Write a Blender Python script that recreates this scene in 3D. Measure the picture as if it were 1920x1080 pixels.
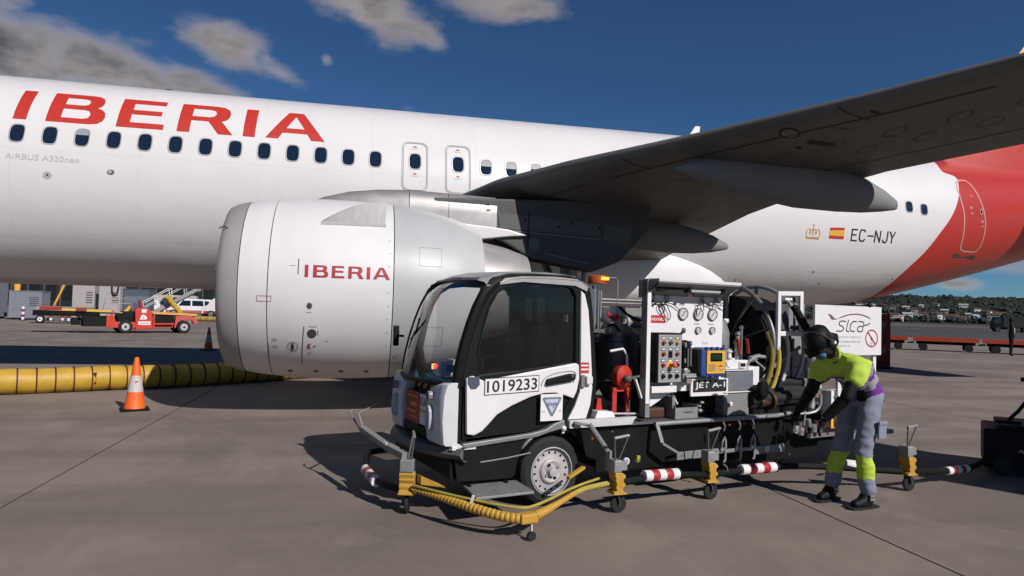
import bpy, bmesh, math, random
from mathutils import Vector, Matrix
random.seed(7)
rad = math.radians
for o in list(bpy.data.objects): bpy.data.objects.remove(o)
SC = bpy.context.scene
COL = SC.collection
# ------------------------------------------------------------------ camera
CAM_POS = (6.236, -15.87, 1.501)
yaw, pit, rol = rad(12.33), rad(1.88), rad(1.61)
cd = bpy.data.cameras.new('camera'); cam = bpy.data.objects.new('camera', cd); COL.objects.link(cam)
fw = Vector((math.sin(yaw)*math.cos(pit), math.cos(yaw)*math.cos(pit), math.sin(pit)))
rt = Vector((math.cos(yaw), -math.sin(yaw), 0)); up = rt.cross(fw)
rt2 = rt*math.cos(rol)+up*math.sin(rol); up2 = up*math.cos(rol)-rt*math.sin(rol)
m = Matrix((rt2, up2, -fw)).transposed().to_4x4(); m.translation = Vector(CAM_POS)
cam.matrix_world = m
cd.sensor_width = 36; cd.lens = 36*1280/1920; cd.clip_start = .05; cd.clip_end = 20000
SC.camera = cam
# ------------------------------------------------------------------ sun, sky, exposure
KX, KY = .69, 1.2                       # horizontal travel of light per metre of height
sd = Vector((KX, -KY, 1)).normalized()   # towards the sun
sl = bpy.data.lights.new('sun', 'SUN'); sl.energy = 5.0; sl.angle = rad(.5); sl.color = (1, .955, .93)
so = bpy.data.objects.new('sun', sl); COL.objects.link(so); so.rotation_euler = sd.to_track_quat('Z', 'Y').to_euler()
SC.view_settings.view_transform = 'Standard'; SC.view_settings.look = 'None'
SC.view_settings.exposure = 0.05; SC.view_settings.gamma = 1
W = bpy.data.worlds.new('World'); SC.world = W; W.use_nodes = True
nt = W.node_tree; nt.nodes.clear()
def N(t, **k):
    n = nt.nodes.new(t)
    for a, b in k.items(): setattr(n, a, b)
    return n
def L(a, b): nt.links.new(a, b)
def MA(op, a, b=None, c=None, clamp=False):
    n = N('ShaderNodeMath', operation=op); n.use_clamp = clamp
    for i, v in enumerate((a, b, c)):
        if v is None: continue
        if isinstance(v, (int, float)): n.inputs[i].default_value = v
        else: L(v, n.inputs[i])
    return n.outputs[0]
sky = N('ShaderNodeTexSky', sky_type='NISHITA'); sky.sun_disc = False
sky.sun_elevation = math.asin(sd.z); sky.sun_rotation = math.atan2(sd.x, sd.y)
sky.altitude = 600; sky.air_density = .75; sky.dust_density = .1; sky.ozone_density = 3.5
tc = N('ShaderNodeTexCoord'); sp = N('ShaderNodeSeparateXYZ'); L(tc.outputs['Generated'], sp.inputs[0])
AZ = MA('MULTIPLY', MA('ARCTAN2', sp.outputs[0], sp.outputs[1]), 57.2958)
EL = MA('MULTIPLY', MA('ARCSINE', sp.outputs[2]), 57.2958)
cm = N('ShaderNodeCombineXYZ'); L(MA('MULTIPLY', AZ, .11), cm.inputs[0]); L(MA('MULTIPLY', EL, .2), cm.inputs[1])
nz1 = N('ShaderNodeTexNoise'); nz1.inputs['Scale'].default_value = 1.9; nz1.inputs['Detail'].default_value = 9; nz1.inputs['Roughness'].default_value = .55
nz1.inputs['Distortion'].default_value = .25
L(cm.outputs[0], nz1.inputs['Vector'])
# clouds seen that day: azimuth, elevation, half width, half height, tilt, strength
CL = [(-26, 16.2, 10, 2.6, -8, 1.2), (-18.5, 15.9, 8, 2.3, -14, 1.15), (-12, 15.3, 5.5, 1.5, -22, 1.05), (-11.0, 19.4, 3.3, 1.6, -12, 1.12), (-7.6, 18.3, 3.0, .9, -25, .9),
      (-.2, 23.4, 5.2, 1.9, -14, 1.15), (4.0, 22.0, 3.0, 1.15, -25, .9), (11, 24.4, 5.2, 1.35, -4, 1.05), (-3.6, 19.3, .55, .55, 0, .75), (-25.5, 19.3, 2.6, 1.0, 0, .8),
      (-16.7, 18.3, 2.2, .8, -10, .55), (3.2, 16.2, 1.0, .4, 0, .5), (45.5, 2.7, 1.6, .55, 0, .95), (50, 3.9, 6, .7, 0, .62), (44, 1.2, 26, .9, 0, .78), (-20, 1.2, 40, .9, 0, .75), (120, 1.5, 50, .9, 0, .75),
      (80, 12, 10, 2.5, 0, .9), (-70, 16, 12, 3, 0, 1), (130, 20, 10, 3, 0, .9), (-140, 22, 12, 3, 0, .9)]
acc = None
for a, e, wa, we, t, s in CL:
    c_, s_ = math.cos(rad(t)), math.sin(rad(t))
    da = MA('SUBTRACT', AZ, a); de = MA('SUBTRACT', EL, e)
    x = MA('DIVIDE', MA('ADD', MA('MULTIPLY', da, c_), MA('MULTIPLY', de, s_)), wa)
    y = MA('DIVIDE', MA('SUBTRACT', MA('MULTIPLY', de, c_), MA('MULTIPLY', da, s_)), we)
    r2 = MA('ADD', MA('MULTIPLY', x, x), MA('MULTIPLY', y, y))
    g = MA('MULTIPLY', MA('EXPONENT', MA('MULTIPLY', r2, -.7)), s)
    acc = g if acc is None else MA('MAXIMUM', acc, g)
nz2 = N('ShaderNodeTexNoise'); nz2.inputs['Scale'].default_value = 7; nz2.inputs['Detail'].default_value = 8; nz2.inputs['Roughness'].default_value = .62; L(cm.outputs[0], nz2.inputs['Vector'])
dens = MA('ADD', MA('ADD', acc, MA('MULTIPLY', MA('SUBTRACT', nz1.outputs['Fac'], .5), 1.25)), MA('MULTIPLY', MA('SUBTRACT', nz2.outputs['Fac'], .5), .34))
ss = N('ShaderNodeMapRange', interpolation_type='SMOOTHSTEP'); L(dens, ss.inputs['Value']); ss.inputs['From Min'].default_value = .34; ss.inputs['From Max'].default_value = 1.12
s2 = N('ShaderNodeMapRange'); L(dens, s2.inputs['Value']); s2.inputs['From Min'].default_value = .7; s2.inputs['From Max'].default_value = 1.5
cc = N('ShaderNodeMix', data_type='RGBA'); cc.inputs['A'].default_value = (8.0, 7.2, 7.0, 1); cc.inputs['B'].default_value = (1.9, 1.9, 2.05, 1); L(MA('ADD', s2.outputs[0], MA('MULTIPLY', MA('SUBTRACT', nz1.outputs['Fac'], .5), 1.1), clamp=True), cc.inputs['Factor'])
tn = N('ShaderNodeMix', data_type='RGBA', blend_type='MULTIPLY'); tn.inputs['Factor'].default_value = 1; L(sky.outputs[0], tn.inputs['A']); tn.inputs['B'].default_value = (.56, .92, 1.16, 1)
mx = N('ShaderNodeMix', data_type='RGBA'); L(MA('MULTIPLY', ss.outputs[0], .93), mx.inputs['Factor']); L(tn.outputs['Result'], mx.inputs['A']); L(cc.outputs['Result'], mx.inputs['B'])
bg = N('ShaderNodeBackground'); bg.inputs['Strength'].default_value = .05; L(mx.outputs['Result'], bg.inputs['Color'])
wo = N('ShaderNodeOutputWorld'); L(bg.outputs[0], wo.inputs['Surface'])

# ------------------------------------------------------------------ materials
MT = {}
def mat(name, col=(.5, .5, .5), rough=.5, metal=0, var=.08, scale=6, coat=0, bump=0, bscale=40, emit=None, es=1, alpha=1, trans=0, ior=1.45, rvar=.12, dirt=0, dcol=(.12, .1, .085)):
    if name in MT: return MT[name]
    if not emit: col = tuple(x*.76 for x in col)
    mm = bpy.data.materials.new(name); mm.use_nodes = True; t = mm.node_tree; n = t.nodes; b = n['Principled BSDF']
    b.inputs['Base Color'].default_value = (*col, 1); b.inputs['Roughness'].default_value = rough; b.inputs['Metallic'].default_value = metal
    b.inputs['Coat Weight'].default_value = coat; b.inputs['IOR'].default_value = ior
    if trans: b.inputs['Transmission Weight'].default_value = trans
    if alpha < 1: b.inputs['Alpha'].default_value = alpha
    if emit: b.inputs['Emission Color'].default_value = (*emit, 1); b.inputs['Emission Strength'].default_value = es
    co = n.new('ShaderNodeTexCoord')
    if var or dirt:
        nz = n.new('ShaderNodeTexNoise'); nz.inputs['Scale'].default_value = scale; nz.inputs['Detail'].default_value = 7; nz.inputs['Roughness'].default_value = .6
        t.links.new(co.outputs['Object'], nz.inputs['Vector'])
        mr = n.new('ShaderNodeMapRange'); mr.inputs['From Min'].default_value = .3; mr.inputs['From Max'].default_value = .7
        mr.inputs['To Min'].default_value = 1-var; mr.inputs['To Max'].default_value = 1+var*.6
        t.links.new(nz.outputs['Fac'], mr.inputs['Value'])
        hs = n.new('ShaderNodeHueSaturation'); hs.inputs['Color'].default_value = (*col, 1); t.links.new(mr.outputs[0], hs.inputs['Value'])
        out = hs.outputs[0]
        if dirt:
            n2 = n.new('ShaderNodeTexNoise'); n2.inputs['Scale'].default_value = scale*2.7; n2.inputs['Detail'].default_value = 9; n2.inputs['Roughness'].default_value = .7
            t.links.new(co.outputs['Object'], n2.inputs['Vector'])
            m2 = n.new('ShaderNodeMapRange'); m2.inputs['From Min'].default_value = .52; m2.inputs['From Max'].default_value = .78; m2.inputs['To Max'].default_value = dirt
            t.links.new(n2.outputs['Fac'], m2.inputs['Value'])
            mi = n.new('ShaderNodeMix'); mi.data_type = 'RGBA'; t.links.new(m2.outputs[0], mi.inputs['Factor']); t.links.new(out, mi.inputs['A']); mi.inputs['B'].default_value = (*dcol, 1)
            out = mi.outputs['Result']
        t.links.new(out, b.inputs['Base Color'])
        r = n.new('ShaderNodeMapRange'); r.inputs['To Min'].default_value = max(0, rough-rvar*rough); r.inputs['To Max'].default_value = min(1, rough+rvar)
        t.links.new(nz.outputs['Fac'], r.inputs['Value']); t.links.new(r.outputs[0], b.inputs['Roughness'])
    if bump:
        nb = n.new('ShaderNodeTexNoise'); nb.inputs['Scale'].default_value = bscale; nb.inputs['Detail'].default_value = 5
        t.links.new(co.outputs['Object'], nb.inputs['Vector'])
        bp = n.new('ShaderNodeBump'); bp.inputs['Strength'].default_value = bump; bp.inputs['Distance'].default_value = .01
        t.links.new(nb.outputs['Fac'], bp.inputs['Height']); t.links.new(bp.outputs[0], b.inputs['Normal'])
    MT[name] = mm; return mm
WHITE = mat('white_paint', (.80, .765, .75), .38, var=.05, scale=1.2, dirt=.10, dcol=(.45, .42, .4))
TWHITE = mat('truck_white', (.80, .77, .755), .42, var=.05, scale=3, dirt=.16, dcol=(.4, .37, .34))
PANELW = mat('panel_white', (.82, .79, .78), .5, var=.04, scale=3, dirt=.12, dcol=(.4, .38, .35))
RED = mat('livery_red', (.52, .028, .015), .4, var=.05)
TRED = mat('equipment_red', (.55, .035, .02), .45, var=.1, dirt=.2)
SILVER = mat('bare_aluminium', (.50, .47, .45), .38, metal=.55, var=.15, scale=3)
NGREY = mat('nacelle_grey', (.50, .50, .50), .4, var=.05, scale=2)
LIPM = mat('lip_metal', (.40, .375, .36), .45, metal=.05, var=.06, scale=2)
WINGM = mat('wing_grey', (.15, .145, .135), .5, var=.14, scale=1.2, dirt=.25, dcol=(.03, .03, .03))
FAIRG = mat('fairing_grey', (.24, .235, .23), .6, var=.06)
BLACK = mat('black_plastic', (.005, .006, .005), .55, var=.2, rvar=.2)
BLACK.node_tree.nodes['Principled BSDF'].inputs['Specular IOR Level'].default_value = .22
BLACKG = mat('black_gloss', (.008, .008, .008), .16, var=0)
RUB = mat('rubber', (.014, .014, .014), .8, var=.25, scale=12)
DGREY = mat('dark_grey_plastic', (.10, .10, .10), .6, var=.15, scale=8)
STEEL = mat('galvanised_steel', (.36, .35, .345), .48, metal=.45, var=.2, scale=9, dirt=.15)
CHROME = mat('chrome', (.62, .61, .6), .16, metal=.95, var=.05)
GPAINT = mat('grey_paint', (.24, .235, .23), .5, var=.1, dirt=.2)
RIM = mat('wheel_rim_paint', (.50, .46, .45), .5, metal=.1, var=.12, dirt=.3, scale=10)
YEL = mat('yellow_paint', (.56, .315, .04), .5, var=.12, scale=12, dirt=.35, dcol=(.12, .07, .02))
DUCTY = mat('duct_yellow', (.56, .33, .03), .5, var=.12, scale=5, bump=.4, bscale=22, dirt=.25, dcol=(.25, .14, .02))
TAPE = mat('dark_red_tape', (.09, .018, .012), .7)
ORANGE = mat('cone_orange', (.95, .14, .015), .5, var=.06, scale=10)
BAND = mat('reflective_band', (.62, .55, .53), .45, var=.1, scale=14)
GLASS = mat('cab_glass', (1, 1, 1), .03, var=0, trans=1, ior=1.2)
def thin_glass(name, tint, fres=1.45):
    mm = bpy.data.materials.new(name); mm.use_nodes = True; t = mm.node_tree; n = t.nodes; n.remove(n['Principled BSDF'])
    tr = n.new('ShaderNodeBsdfTransparent'); tr.inputs[0].default_value = (*tint, 1)
    gl = n.new('ShaderNodeBsdfGlossy'); gl.inputs['Roughness'].default_value = .03; gl.inputs['Color'].default_value = (.9, .9, .9, 1)
    fr = n.new('ShaderNodeFresnel'); fr.inputs[0].default_value = fres
    mi = n.new('ShaderNodeMixShader'); t.links.new(fr.outputs[0], mi.inputs[0]); t.links.new(tr.outputs[0], mi.inputs[1]); t.links.new(gl.outputs[0], mi.inputs[2])
    t.links.new(mi.outputs[0], n['Material Output'].inputs['Surface']); return mm
WSG = thin_glass('windscreen_glass', (.98, .98, .97), 1.6); SIDEG = thin_glass('side_glass', (.42, .43, .42)); SIDEG2 = thin_glass('far_side_glass', (.99, .99, .98))
PANE = mat('cabin_pane', (.010, .022, .045), .06, var=0, coat=.5)
PSHADE = mat('window_blind', (.34, .35, .37), .35, var=.05)
PRINTK = mat('black_print', (.015, .015, .015), .6, var=0)
PRINTG = mat('grey_print', (.42, .38, .36), .6, var=0)
PRINTR = mat('red_print', (.55, .034, .022), .5, var=.04)
PRINTB = mat('engine_red_print', (.42, .03, .04), .5, var=.04)
PRINTP = mat('dark_purple_print', (.10, .04, .06), .6, var=0)
GOLD = mat('gold_print', (.62, .33, .06), .5, var=.05)
SPYEL = mat('flag_yellow', (.85, .45, .05), .5, var=.04)
BLUE = mat('blue_case', (.035, .075, .26), .4, var=.12, scale=14, dirt=.2)
LCD = mat('lcd', (.015, .035, .02), .2, var=0)
HIVIS = mat('hivis_yellow', (.50, .68, .06), .75, var=.1, scale=9, bump=.5, bscale=14)
PURPLE = mat('purple_cloth', (.16, .03, .30), .8, var=.12, bump=.5, bscale=18)
REFL = mat('reflective_tape', (.40, .38, .41), .4, var=.12)
TROUS = mat('grey_cloth', (.23, .25, .31), .85, var=.14, scale=8, bump=.7, bscale=14)
SKIN = mat('skin', (.05, .03, .022), .6, var=.1)
BMASK = mat('blue_mask', (.05, .14, .26), .8)
CARDR = mat('red_carton', (.42, .045, .03), .6, var=.25, scale=14); CARDO = mat('orange_print', (.8, .28, .03), .6)
HPOD = mat('headlamp_pod', (.66, .655, .67), .4, var=.05)
LAMPG = mat('lamp_glass', (.5, .5, .52), .12, var=0, coat=.6)
AMBER = mat('amber_beacon', (.9, .22, .02), .3, var=0, emit=(1, .30, .03), es=2.4)
AMBERD = mat('amber_base', (.45, .09, .02), .4)
REDLED = mat('red_led', (.9, .02, .02), .3, var=0, emit=(1, .04, .02), es=3)
HOSEY = mat('hose_yellow', (.50, .36, .04), .5); HOSEW = mat('hose_pale', (.62, .60, .52), .5)
COPPER = mat('brown_metal', (.10, .045, .025), .5, metal=.3)
SLATE = mat('filter_vessel_steel', (.16, .17, .20), .32, metal=.6, var=.25, scale=5)

# ------------------------------------------------------------------ mesh building
class B:
    def __init__(s): s.bm = bmesh.new(); s.mi = 0
    def quadf(s, vs):
        try: f = s.bm.faces.new(vs); f.material_index = s.mi; return f
        except ValueError: return None
    def box(s, x0, x1, y0, y1, z0, z1, rz=0, c=None):
        P = [(x0, y0, z0), (x1, y0, z0), (x1, y1, z0), (x0, y1, z0), (x0, y0, z1), (x1, y0, z1), (x1, y1, z1), (x0, y1, z1)]
        return s.hexa(P)
    def hexa(s, P):
        v = [s.bm.verts.new(p) for p in P]
        for f in ((0, 3, 2, 1), (4, 5, 6, 7), (0, 1, 5, 4), (1, 2, 6, 5), (2, 3, 7, 6), (3, 0, 4, 7)): s.quadf([v[i] for i in f])
        return s
    def rings(s, R, closed=True, cap=True):
        vs = [[s.bm.verts.new(p) for p in r] for r in R]
        n = len(vs[0])
        for a, b in zip(vs, vs[1:]):
            for i in range(n if closed else n-1):
                j = (i+1) % n; s.quadf([a[i], a[j], b[j], b[i]])
        if cap and closed: s.quadf(vs[0][::-1]); s.quadf(vs[-1])
        return s
    def bar(s, a, b, w, h=None, upv=(0, 0, 1)):
        a, b = Vector(a), Vector(b); d = (b-a).normalized(); u = Vector(upv)
        if abs(d.dot(u)) > .98: u = Vector((1, 0, 0))
        r = d.cross(u).normalized(); u = r.cross(d); h = h or w
        return s.rings([[p+r*(x*w/2)+u*(y*h/2) for x, y in ((-1, -1), (1, -1), (1, 1), (-1, 1))] for p in (a, b)])
    def tube(s, pts, r, n=8, cap=True, smooth=0):
        pts = [Vector(p) for p in pts]
        for _ in range(smooth):
            q = [pts[0]]
            for a, b in zip(pts, pts[1:]): q += [a*.75+b*.25, a*.25+b*.75]
            pts = q+[pts[-1]]
        rr = r if isinstance(r, (list, tuple)) else [r]*len(pts)
        if len(rr) != len(pts): rr = [rr[int(i*(len(rr)-1)/(len(pts)-1))] for i in range(len(pts))]
        R = []; u = None
        for i, p in enumerate(pts):
            d = (pts[min(i+1, len(pts)-1)]-pts[max(i-1, 0)]).normalized()
            if u is None: u = d.orthogonal().normalized()
            u = (u-d*u.dot(d)).normalized(); v = d.cross(u)
            R.append([p+(u*math.cos(2*math.pi*k/n)+v*math.sin(2*math.pi*k/n))*rr[i] for k in range(n)])
        return s.rings(R, True, cap)
    def cyl(s, a, b, r, r2=None, n=20): return s.tube([a, b], [r, r if r2 is None else r2], n)
    def lathe(s, prof, o=(0, 0, 0), ax=(0, 0, 1), n=32, cap=False):
        o = Vector(o); ax = Vector(ax).normalized(); u = ax.orthogonal().normalized(); v = ax.cross(u)
        return s.rings([[o+ax*t+(u*math.cos(2*math.pi*k/n)+v*math.sin(2*math.pi*k/n))*max(r, 1e-4) for k in range(n)] for t, r in prof], True, cap)
    def prism(s, loops, y0, y1, f=None):
        """loops of (x,z): first outer, others holes; slab between y0 and y1 (plane xz)"""
        f = f or (lambda x, z, y: (x, y, z))
        if len(loops) == 1:
            L0 = loops[0]; a = [s.bm.verts.new(f(x, z, y0)) for x, z in L0]; b = [s.bm.verts.new(f(x, z, y1)) for x, z in L0]
            s.quadf(a); s.quadf(b[::-1])
            for i in range(len(a)): j = (i+1) % len(a); s.quadf([a[i], b[i], b[j], a[j]])
            return s
        t = fill2d(loops); vm = {}
        for y, rev in ((y0, 0), (y1, 1)):
            vs = [s.bm.verts.new(f(v.co.x, v.co.y, y)) for v in t.verts]
            for fc in t.faces:
                q = [vs[v.index] for v in fc.verts]; s.quadf(q[::-1] if rev else q)
            vm[rev] = vs
        for e in t.edges:
            if len(e.link_faces) == 1: i, j = e.verts[0].index, e.verts[1].index; s.quadf([vm[0][i], vm[0][j], vm[1][j], vm[1][i]])
        t.free(); return s
    def sphere(s, c, r, n=16, m=10, sc=(1, 1, 1)):
        c = Vector(c)
        R = [[c+Vector((math.cos(2*math.pi*k/n)*math.sin(math.pi*j/m)*sc[0], math.sin(2*math.pi*k/n)*math.sin(math.pi*j/m)*sc[1], -math.cos(math.pi*j/m)*sc[2]))*r for k in range(n)] for j in range(1, m)]
        return s.rings(R)
def fill2d(loops):
    t = bmesh.new(); es = []
    for Lp in loops:
        v = [t.verts.new((x, z, 0)) for x, z in Lp]
        es += [t.edges.new((v[i], v[(i+1) % len(v)])) for i in range(len(v))]
    bmesh.ops.triangle_fill(t, use_beauty=True, use_dissolve=False, edges=es)
    t.verts.index_update(); return t
def link(name, me, parent=None, loc=None, rz=0):
    o = bpy.data.objects.new(name, me); COL.objects.link(o)
    if parent is not None: o.parent = parent
    if loc is not None: o.location = loc
    if rz: o.rotation_euler = (0, 0, rz)
    return o
def obj(name, b, mats, parent=None, smooth=False, bevel=0, loc=None, rz=0, seg=2, ang=35, subd=0):
    bm = b.bm if isinstance(b, B) else b
    bmesh.ops.remove_doubles(bm, verts=bm.verts, dist=1e-5)
    bmesh.ops.recalc_face_normals(bm, faces=bm.faces)
    if bevel:
        ed = [e for e in bm.edges if len(e.link_faces) == 2 and e.calc_face_angle(0) > rad(ang)]
        try: bmesh.ops.bevel(bm, geom=ed, offset=bevel, segments=seg, affect='EDGES', profile=.6, clamp_overlap=True)
        except Exception: pass
    me = bpy.data.meshes.new(name); bm.to_mesh(me); bm.free()
    for mm in (mats if isinstance(mats, (list, tuple)) else [mats]): me.materials.append(mm)
    if smooth:
        for p in me.polygons: p.use_smooth = True
        try: me.set_sharp_from_angle(angle=rad(ang))
        except Exception: pass
    o = link(name, me, parent, loc, rz)
    return o
def thing(name, label, cat, loc=(0, 0, 0), rz=0, group=None):
    o = link(name, None, None, loc, rz); o.empty_display_size = .2; return tag(o, label, cat, group)
def tag(o, label, cat, group=None, kind=None):
    if label: o['label'] = label
    if cat: o['category'] = cat
    if group: o['group'] = group
    if kind: o['kind'] = kind
    return o
def struct(o): o['kind'] = 'structure'; return o
def dup(root, loc, rz=0, label=None):
    def cp(o, par):
        c = o.copy(); COL.objects.link(c)
        if par: c.parent = par
        for ch in list(o.children): cp(ch, c)
        return c
    r = cp(root, None); r.location = loc; r.rotation_euler = (0, 0, rz)
    if label: r['label'] = label
    return r
_tx = {}
def text2d(s, x0, x1, z0, z1, shear=0, weight=0):
    """text outline mesh fitted into a box, as bmesh with xy coords"""
    cu = bpy.data.curves.new('t', 'FONT'); cu.body = s; cu.resolution_u = 3; cu.shear = shear; cu.offset = weight
    ob = bpy.data.objects.new('t', cu); COL.objects.link(ob); bpy.context.view_layer.update()
    dg = bpy.context.evaluated_depsgraph_get(); me = bpy.data.meshes.new_from_object(ob.evaluated_get(dg))
    bm = bmesh.new(); bm.from_mesh(me); bpy.data.objects.remove(ob); bpy.data.meshes.remove(me)
    xs = [v.co.x for v in bm.verts]; ys = [v.co.y for v in bm.verts]
    for v in bm.verts:
        v.co = ((v.co.x-min(xs))/(max(xs)-min(xs))*(x1-x0)+x0, (v.co.y-min(ys))/(max(ys)-min(ys))*(z1-z0)+z0, 0)
    return bm
def text3d(s, x0, x1, z0, z1, fn, **k):
    bm = text2d(s, x0, x1, z0, z1, **k)
    for v in bm.verts: v.co = fn(v.co.x, v.co.y)
    return bm
def decal(name, bm, fn, m_, parent, dz=.08, dx=None):
    """drape a flat outline over a surface: cut into strips, then map"""
    zs = [v.co.y for v in bm.verts]; xs = [v.co.x for v in bm.verts]
    def cut(lo, hi, st, ax):
        k = math.floor(lo/st)+1
        while k*st < hi:
            bmesh.ops.bisect_plane(bm, geom=bm.verts[:]+bm.edges[:]+bm.faces[:], plane_co=(k*st, 0, 0) if ax == 0 else (0, k*st, 0), plane_no=(1, 0, 0) if ax == 0 else (0, 1, 0)); k += 1
    cut(min(zs), max(zs), dz, 1)
    if dx: cut(min(xs), max(xs), dx, 0)
    for v in bm.verts: v.co = fn(v.co.x, v.co.y)
    me = bpy.data.meshes.new(name); bm.to_mesh(me); bm.free(); me.materials.append(m_)
    return link(name, me, parent)
def ell(cx, cz, rx, rz_, n=24): return [(cx+rx*math.cos(2*math.pi*i/n), cz+rz_*math.sin(2*math.pi*i/n)) for i in range(n)]
def rrect(x0, x1, z0, z1, r, n=5):
    P = []
    for cx, cz, a in ((x1-r, z1-r, 0), (x0+r, z1-r, 90), (x0+r, z0+r, 180), (x1-r, z0+r, 270)):
        for i in range(n+1): t = rad(a+90*i/n); P.append((cx+r*math.cos(t), cz+r*math.sin(t)))
    return P

# ================================================================== GROUND
def ground_mat(name, col, dark, scale=.35, seal=False):
    col = tuple(x*.76 for x in col); dark = tuple(x*.76 for x in dark)
    mm = bpy.data.materials.new(name); mm.use_nodes = True; t = mm.node_tree; n = t.nodes; b = n['Principled BSDF']; b.inputs['Roughness'].default_value = .85
    ge = n.new('ShaderNodeNewGeometry')
    def noise(sc, det=8, ro=.6, dist=0, stretch=None):
        z = n.new('ShaderNodeTexNoise'); z.inputs['Scale'].default_value = sc; z.inputs['Detail'].default_value = det; z.inputs['Roughness'].default_value = ro; z.inputs['Distortion'].default_value = dist
        if stretch:
            mp = n.new('ShaderNodeMapping'); mp.inputs['Scale'].default_value = stretch; mp.inputs['Rotation'].default_value = (0, 0, .35); t.links.new(ge.outputs['Position'], mp.inputs[0]); t.links.new(mp.outputs[0], z.inputs['Vector'])
        else: t.links.new(ge.outputs['Position'], z.inputs['Vector'])
        return z.outputs['Fac']
    def mr(v, a, b_, c, d):
        r = n.new('ShaderNodeMapRange'); t.links.new(v, r.inputs['Value']); r.inputs['From Min'].default_value = a; r.inputs['From Max'].default_value = b_; r.inputs['To Min'].default_value = c; r.inputs['To Max'].default_value = d; return r.outputs[0]
    def mix(f, a, bcol, typ='MIX'):
        x = n.new('ShaderNodeMix'); x.data_type = 'RGBA'; x.blend_type = typ
        t.links.new(f, x.inputs['Factor'])
        (t.links.new(a, x.inputs['A']) if not isinstance(a, tuple) else setattr(x.inputs['A'], 'default_value', (*a, 1)))
        (t.links.new(bcol, x.inputs['B']) if not isinstance(bcol, tuple) else setattr(x.inputs['B'], 'default_value', (*bcol, 1)))
        return x.outputs['Result']
    big = noise(scale, 6, .6, .6); c = mix(mr(big, .38, .62, 0, 1), col, tuple(x*.9 for x in dark))
    tyre = noise(.5, 4, .5, .2, (.25, 2.2, 1)); c = mix(mr(tyre, .5, .68, 0, .6), c, tuple(x*.62 for x in dark))
    pale = noise(.9, 6, .65, .3); c = mix(mr(pale, .52, .7, 0, .6), c, tuple(min(1, x*1.18) for x in col))
    spot = noise(2.6, 5, .62); c = mix(mr(spot, .67, .74, 0, .7), c, tuple(x*.35 for x in dark))
    sp2 = noise(17, 3, .5); c = mix(mr(sp2, .74, .79, 0, .6), c, tuple(x*.3 for x in dark))
    oi = n.new('ShaderNodeObjectInfo'); c = mix(mr(oi.outputs['Random'], 0, 1, 0, .22), c, tuple(x*.75 for x in dark))
    streak = noise(1.6, 7, .68, .4, (1.6, .22, 1)); c = mix(mr(streak, .50, .72, 0, .42), c, tuple(x*.72 for x in dark))
    grit = noise(34, 5, .75); c = mix(mr(grit, .56, .70, 0, .35), c, tuple(x*.45 for x in dark))
    fine = noise(90, 4, .7); c = mix(mr(fine, .3, .7, 0, .34), c, tuple(x*.6 for x in dark))
    t.links.new(c, b.inputs['Base Color'])
    t.links.new(mr(pale, .3, .7, .72, .95), b.inputs['Roughness'])
    bp = n.new('ShaderNodeBump'); bp.inputs['Strength'].default_value = .35; bp.inputs['Distance'].default_value = .004
    t.links.new(noise(140, 4, .7), bp.inputs['Height']); t.links.new(bp.outputs[0], b.inputs['Normal'])
    return mm
CONC = ground_mat('apron_concrete', (.33, .262, .212), (.225, .18, .148))
JOINT = mat('joint_filler', (.02, .018, .017), .9, var=.2)
ASPH = ground_mat('taxiway_asphalt', (.075, .068, .062), (.06, .055, .05), .02)
GRASS = ground_mat('dry_grass_soil', (.17, .14, .10), (.12, .10, .07), .01)
FARC = ground_mat('far_concrete', (.27, .215, .178), (.19, .155, .13), .06)
b = B(); b.box(-9000, 9000, -6000, 9000, -.6, -.03); struct(obj('ground', b, GRASS))
b = B(); b.box(-220, 320, -60, 110, -.2, -.015); apron = struct(obj('apron', b, FARC))
X0, DX, Y0, DY = 3.78, 6.0, -8.3, 5.5
# slabs of the apron, each its own piece; the joints between them are recessed and filled
b = B(); b.box(X0-4*DX+.03, X0+9*DX-.03, Y0-2*DY+.03, Y0+9*DY-.03, -.013, -.008); jf = obj('joint_filler', b, JOINT, apron)
b = B(); g_ = .011; b.box(g_, DX-g_, g_, DY-g_, -.02, 0); slab = obj('slab', b, CONC, apron); sme = slab.data
first = True
for i in range(-4, 9):
    for j in range(-2, 9):
        o = slab if first else link('slab', sme, apron); first = False
        o.location = (X0+i*DX, Y0+j*DY, random.uniform(-.0015, .0015))
b = B(); b.box(-500, 1500, 116, 175, -.03, -.01); struct(obj('taxiway', b, ASPH))
b = B(); b.hexa([(60, 40, -.01), (330, 40, -.01), (330, 108, -.01), (40, 108, -.01), (60, 40, .012), (330, 40, .012), (330, 108, .012), (40, 108, .012)]); struct(obj('road', b, ASPH))

# ================================================================== AIRLINER
def interp(x, xs, ys):
    if x <= xs[0]: return ys[0]
    for a, b_, c, d in zip(xs, xs[1:], ys, ys[1:]):
        if x <= b_: return c+(d-c)*(x-a)/(b_-a)
    return ys[-1]
XS = [-9.7, -9.5, -9, -8, -6.5, -4, 17, 18.4, 19.7, 22.1, 24.6, 28.0]; ZB = [3.3, 2.9, 2.55, 2.2, 1.9, 1.77, 1.77, 1.88, 2.11, 2.70, 3.36, 4.5]
XT = [-9.7, -9.5, -9, -8, -6.5, -4, 20.5, 24, 28.0]; ZT = [3.5, 3.8, 4.2, 4.9, 5.6, 5.97, 5.97, 5.85, 5.3]
XR = [-9.7, -9.5, -9, -8, -6.5, -4, 16.5, 18.5, 21, 24, 28.0]; RR = [.05, .5, .95, 1.4, 1.8, 1.975, 1.975, 1.95, 1.75, 1.3, .4]
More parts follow.
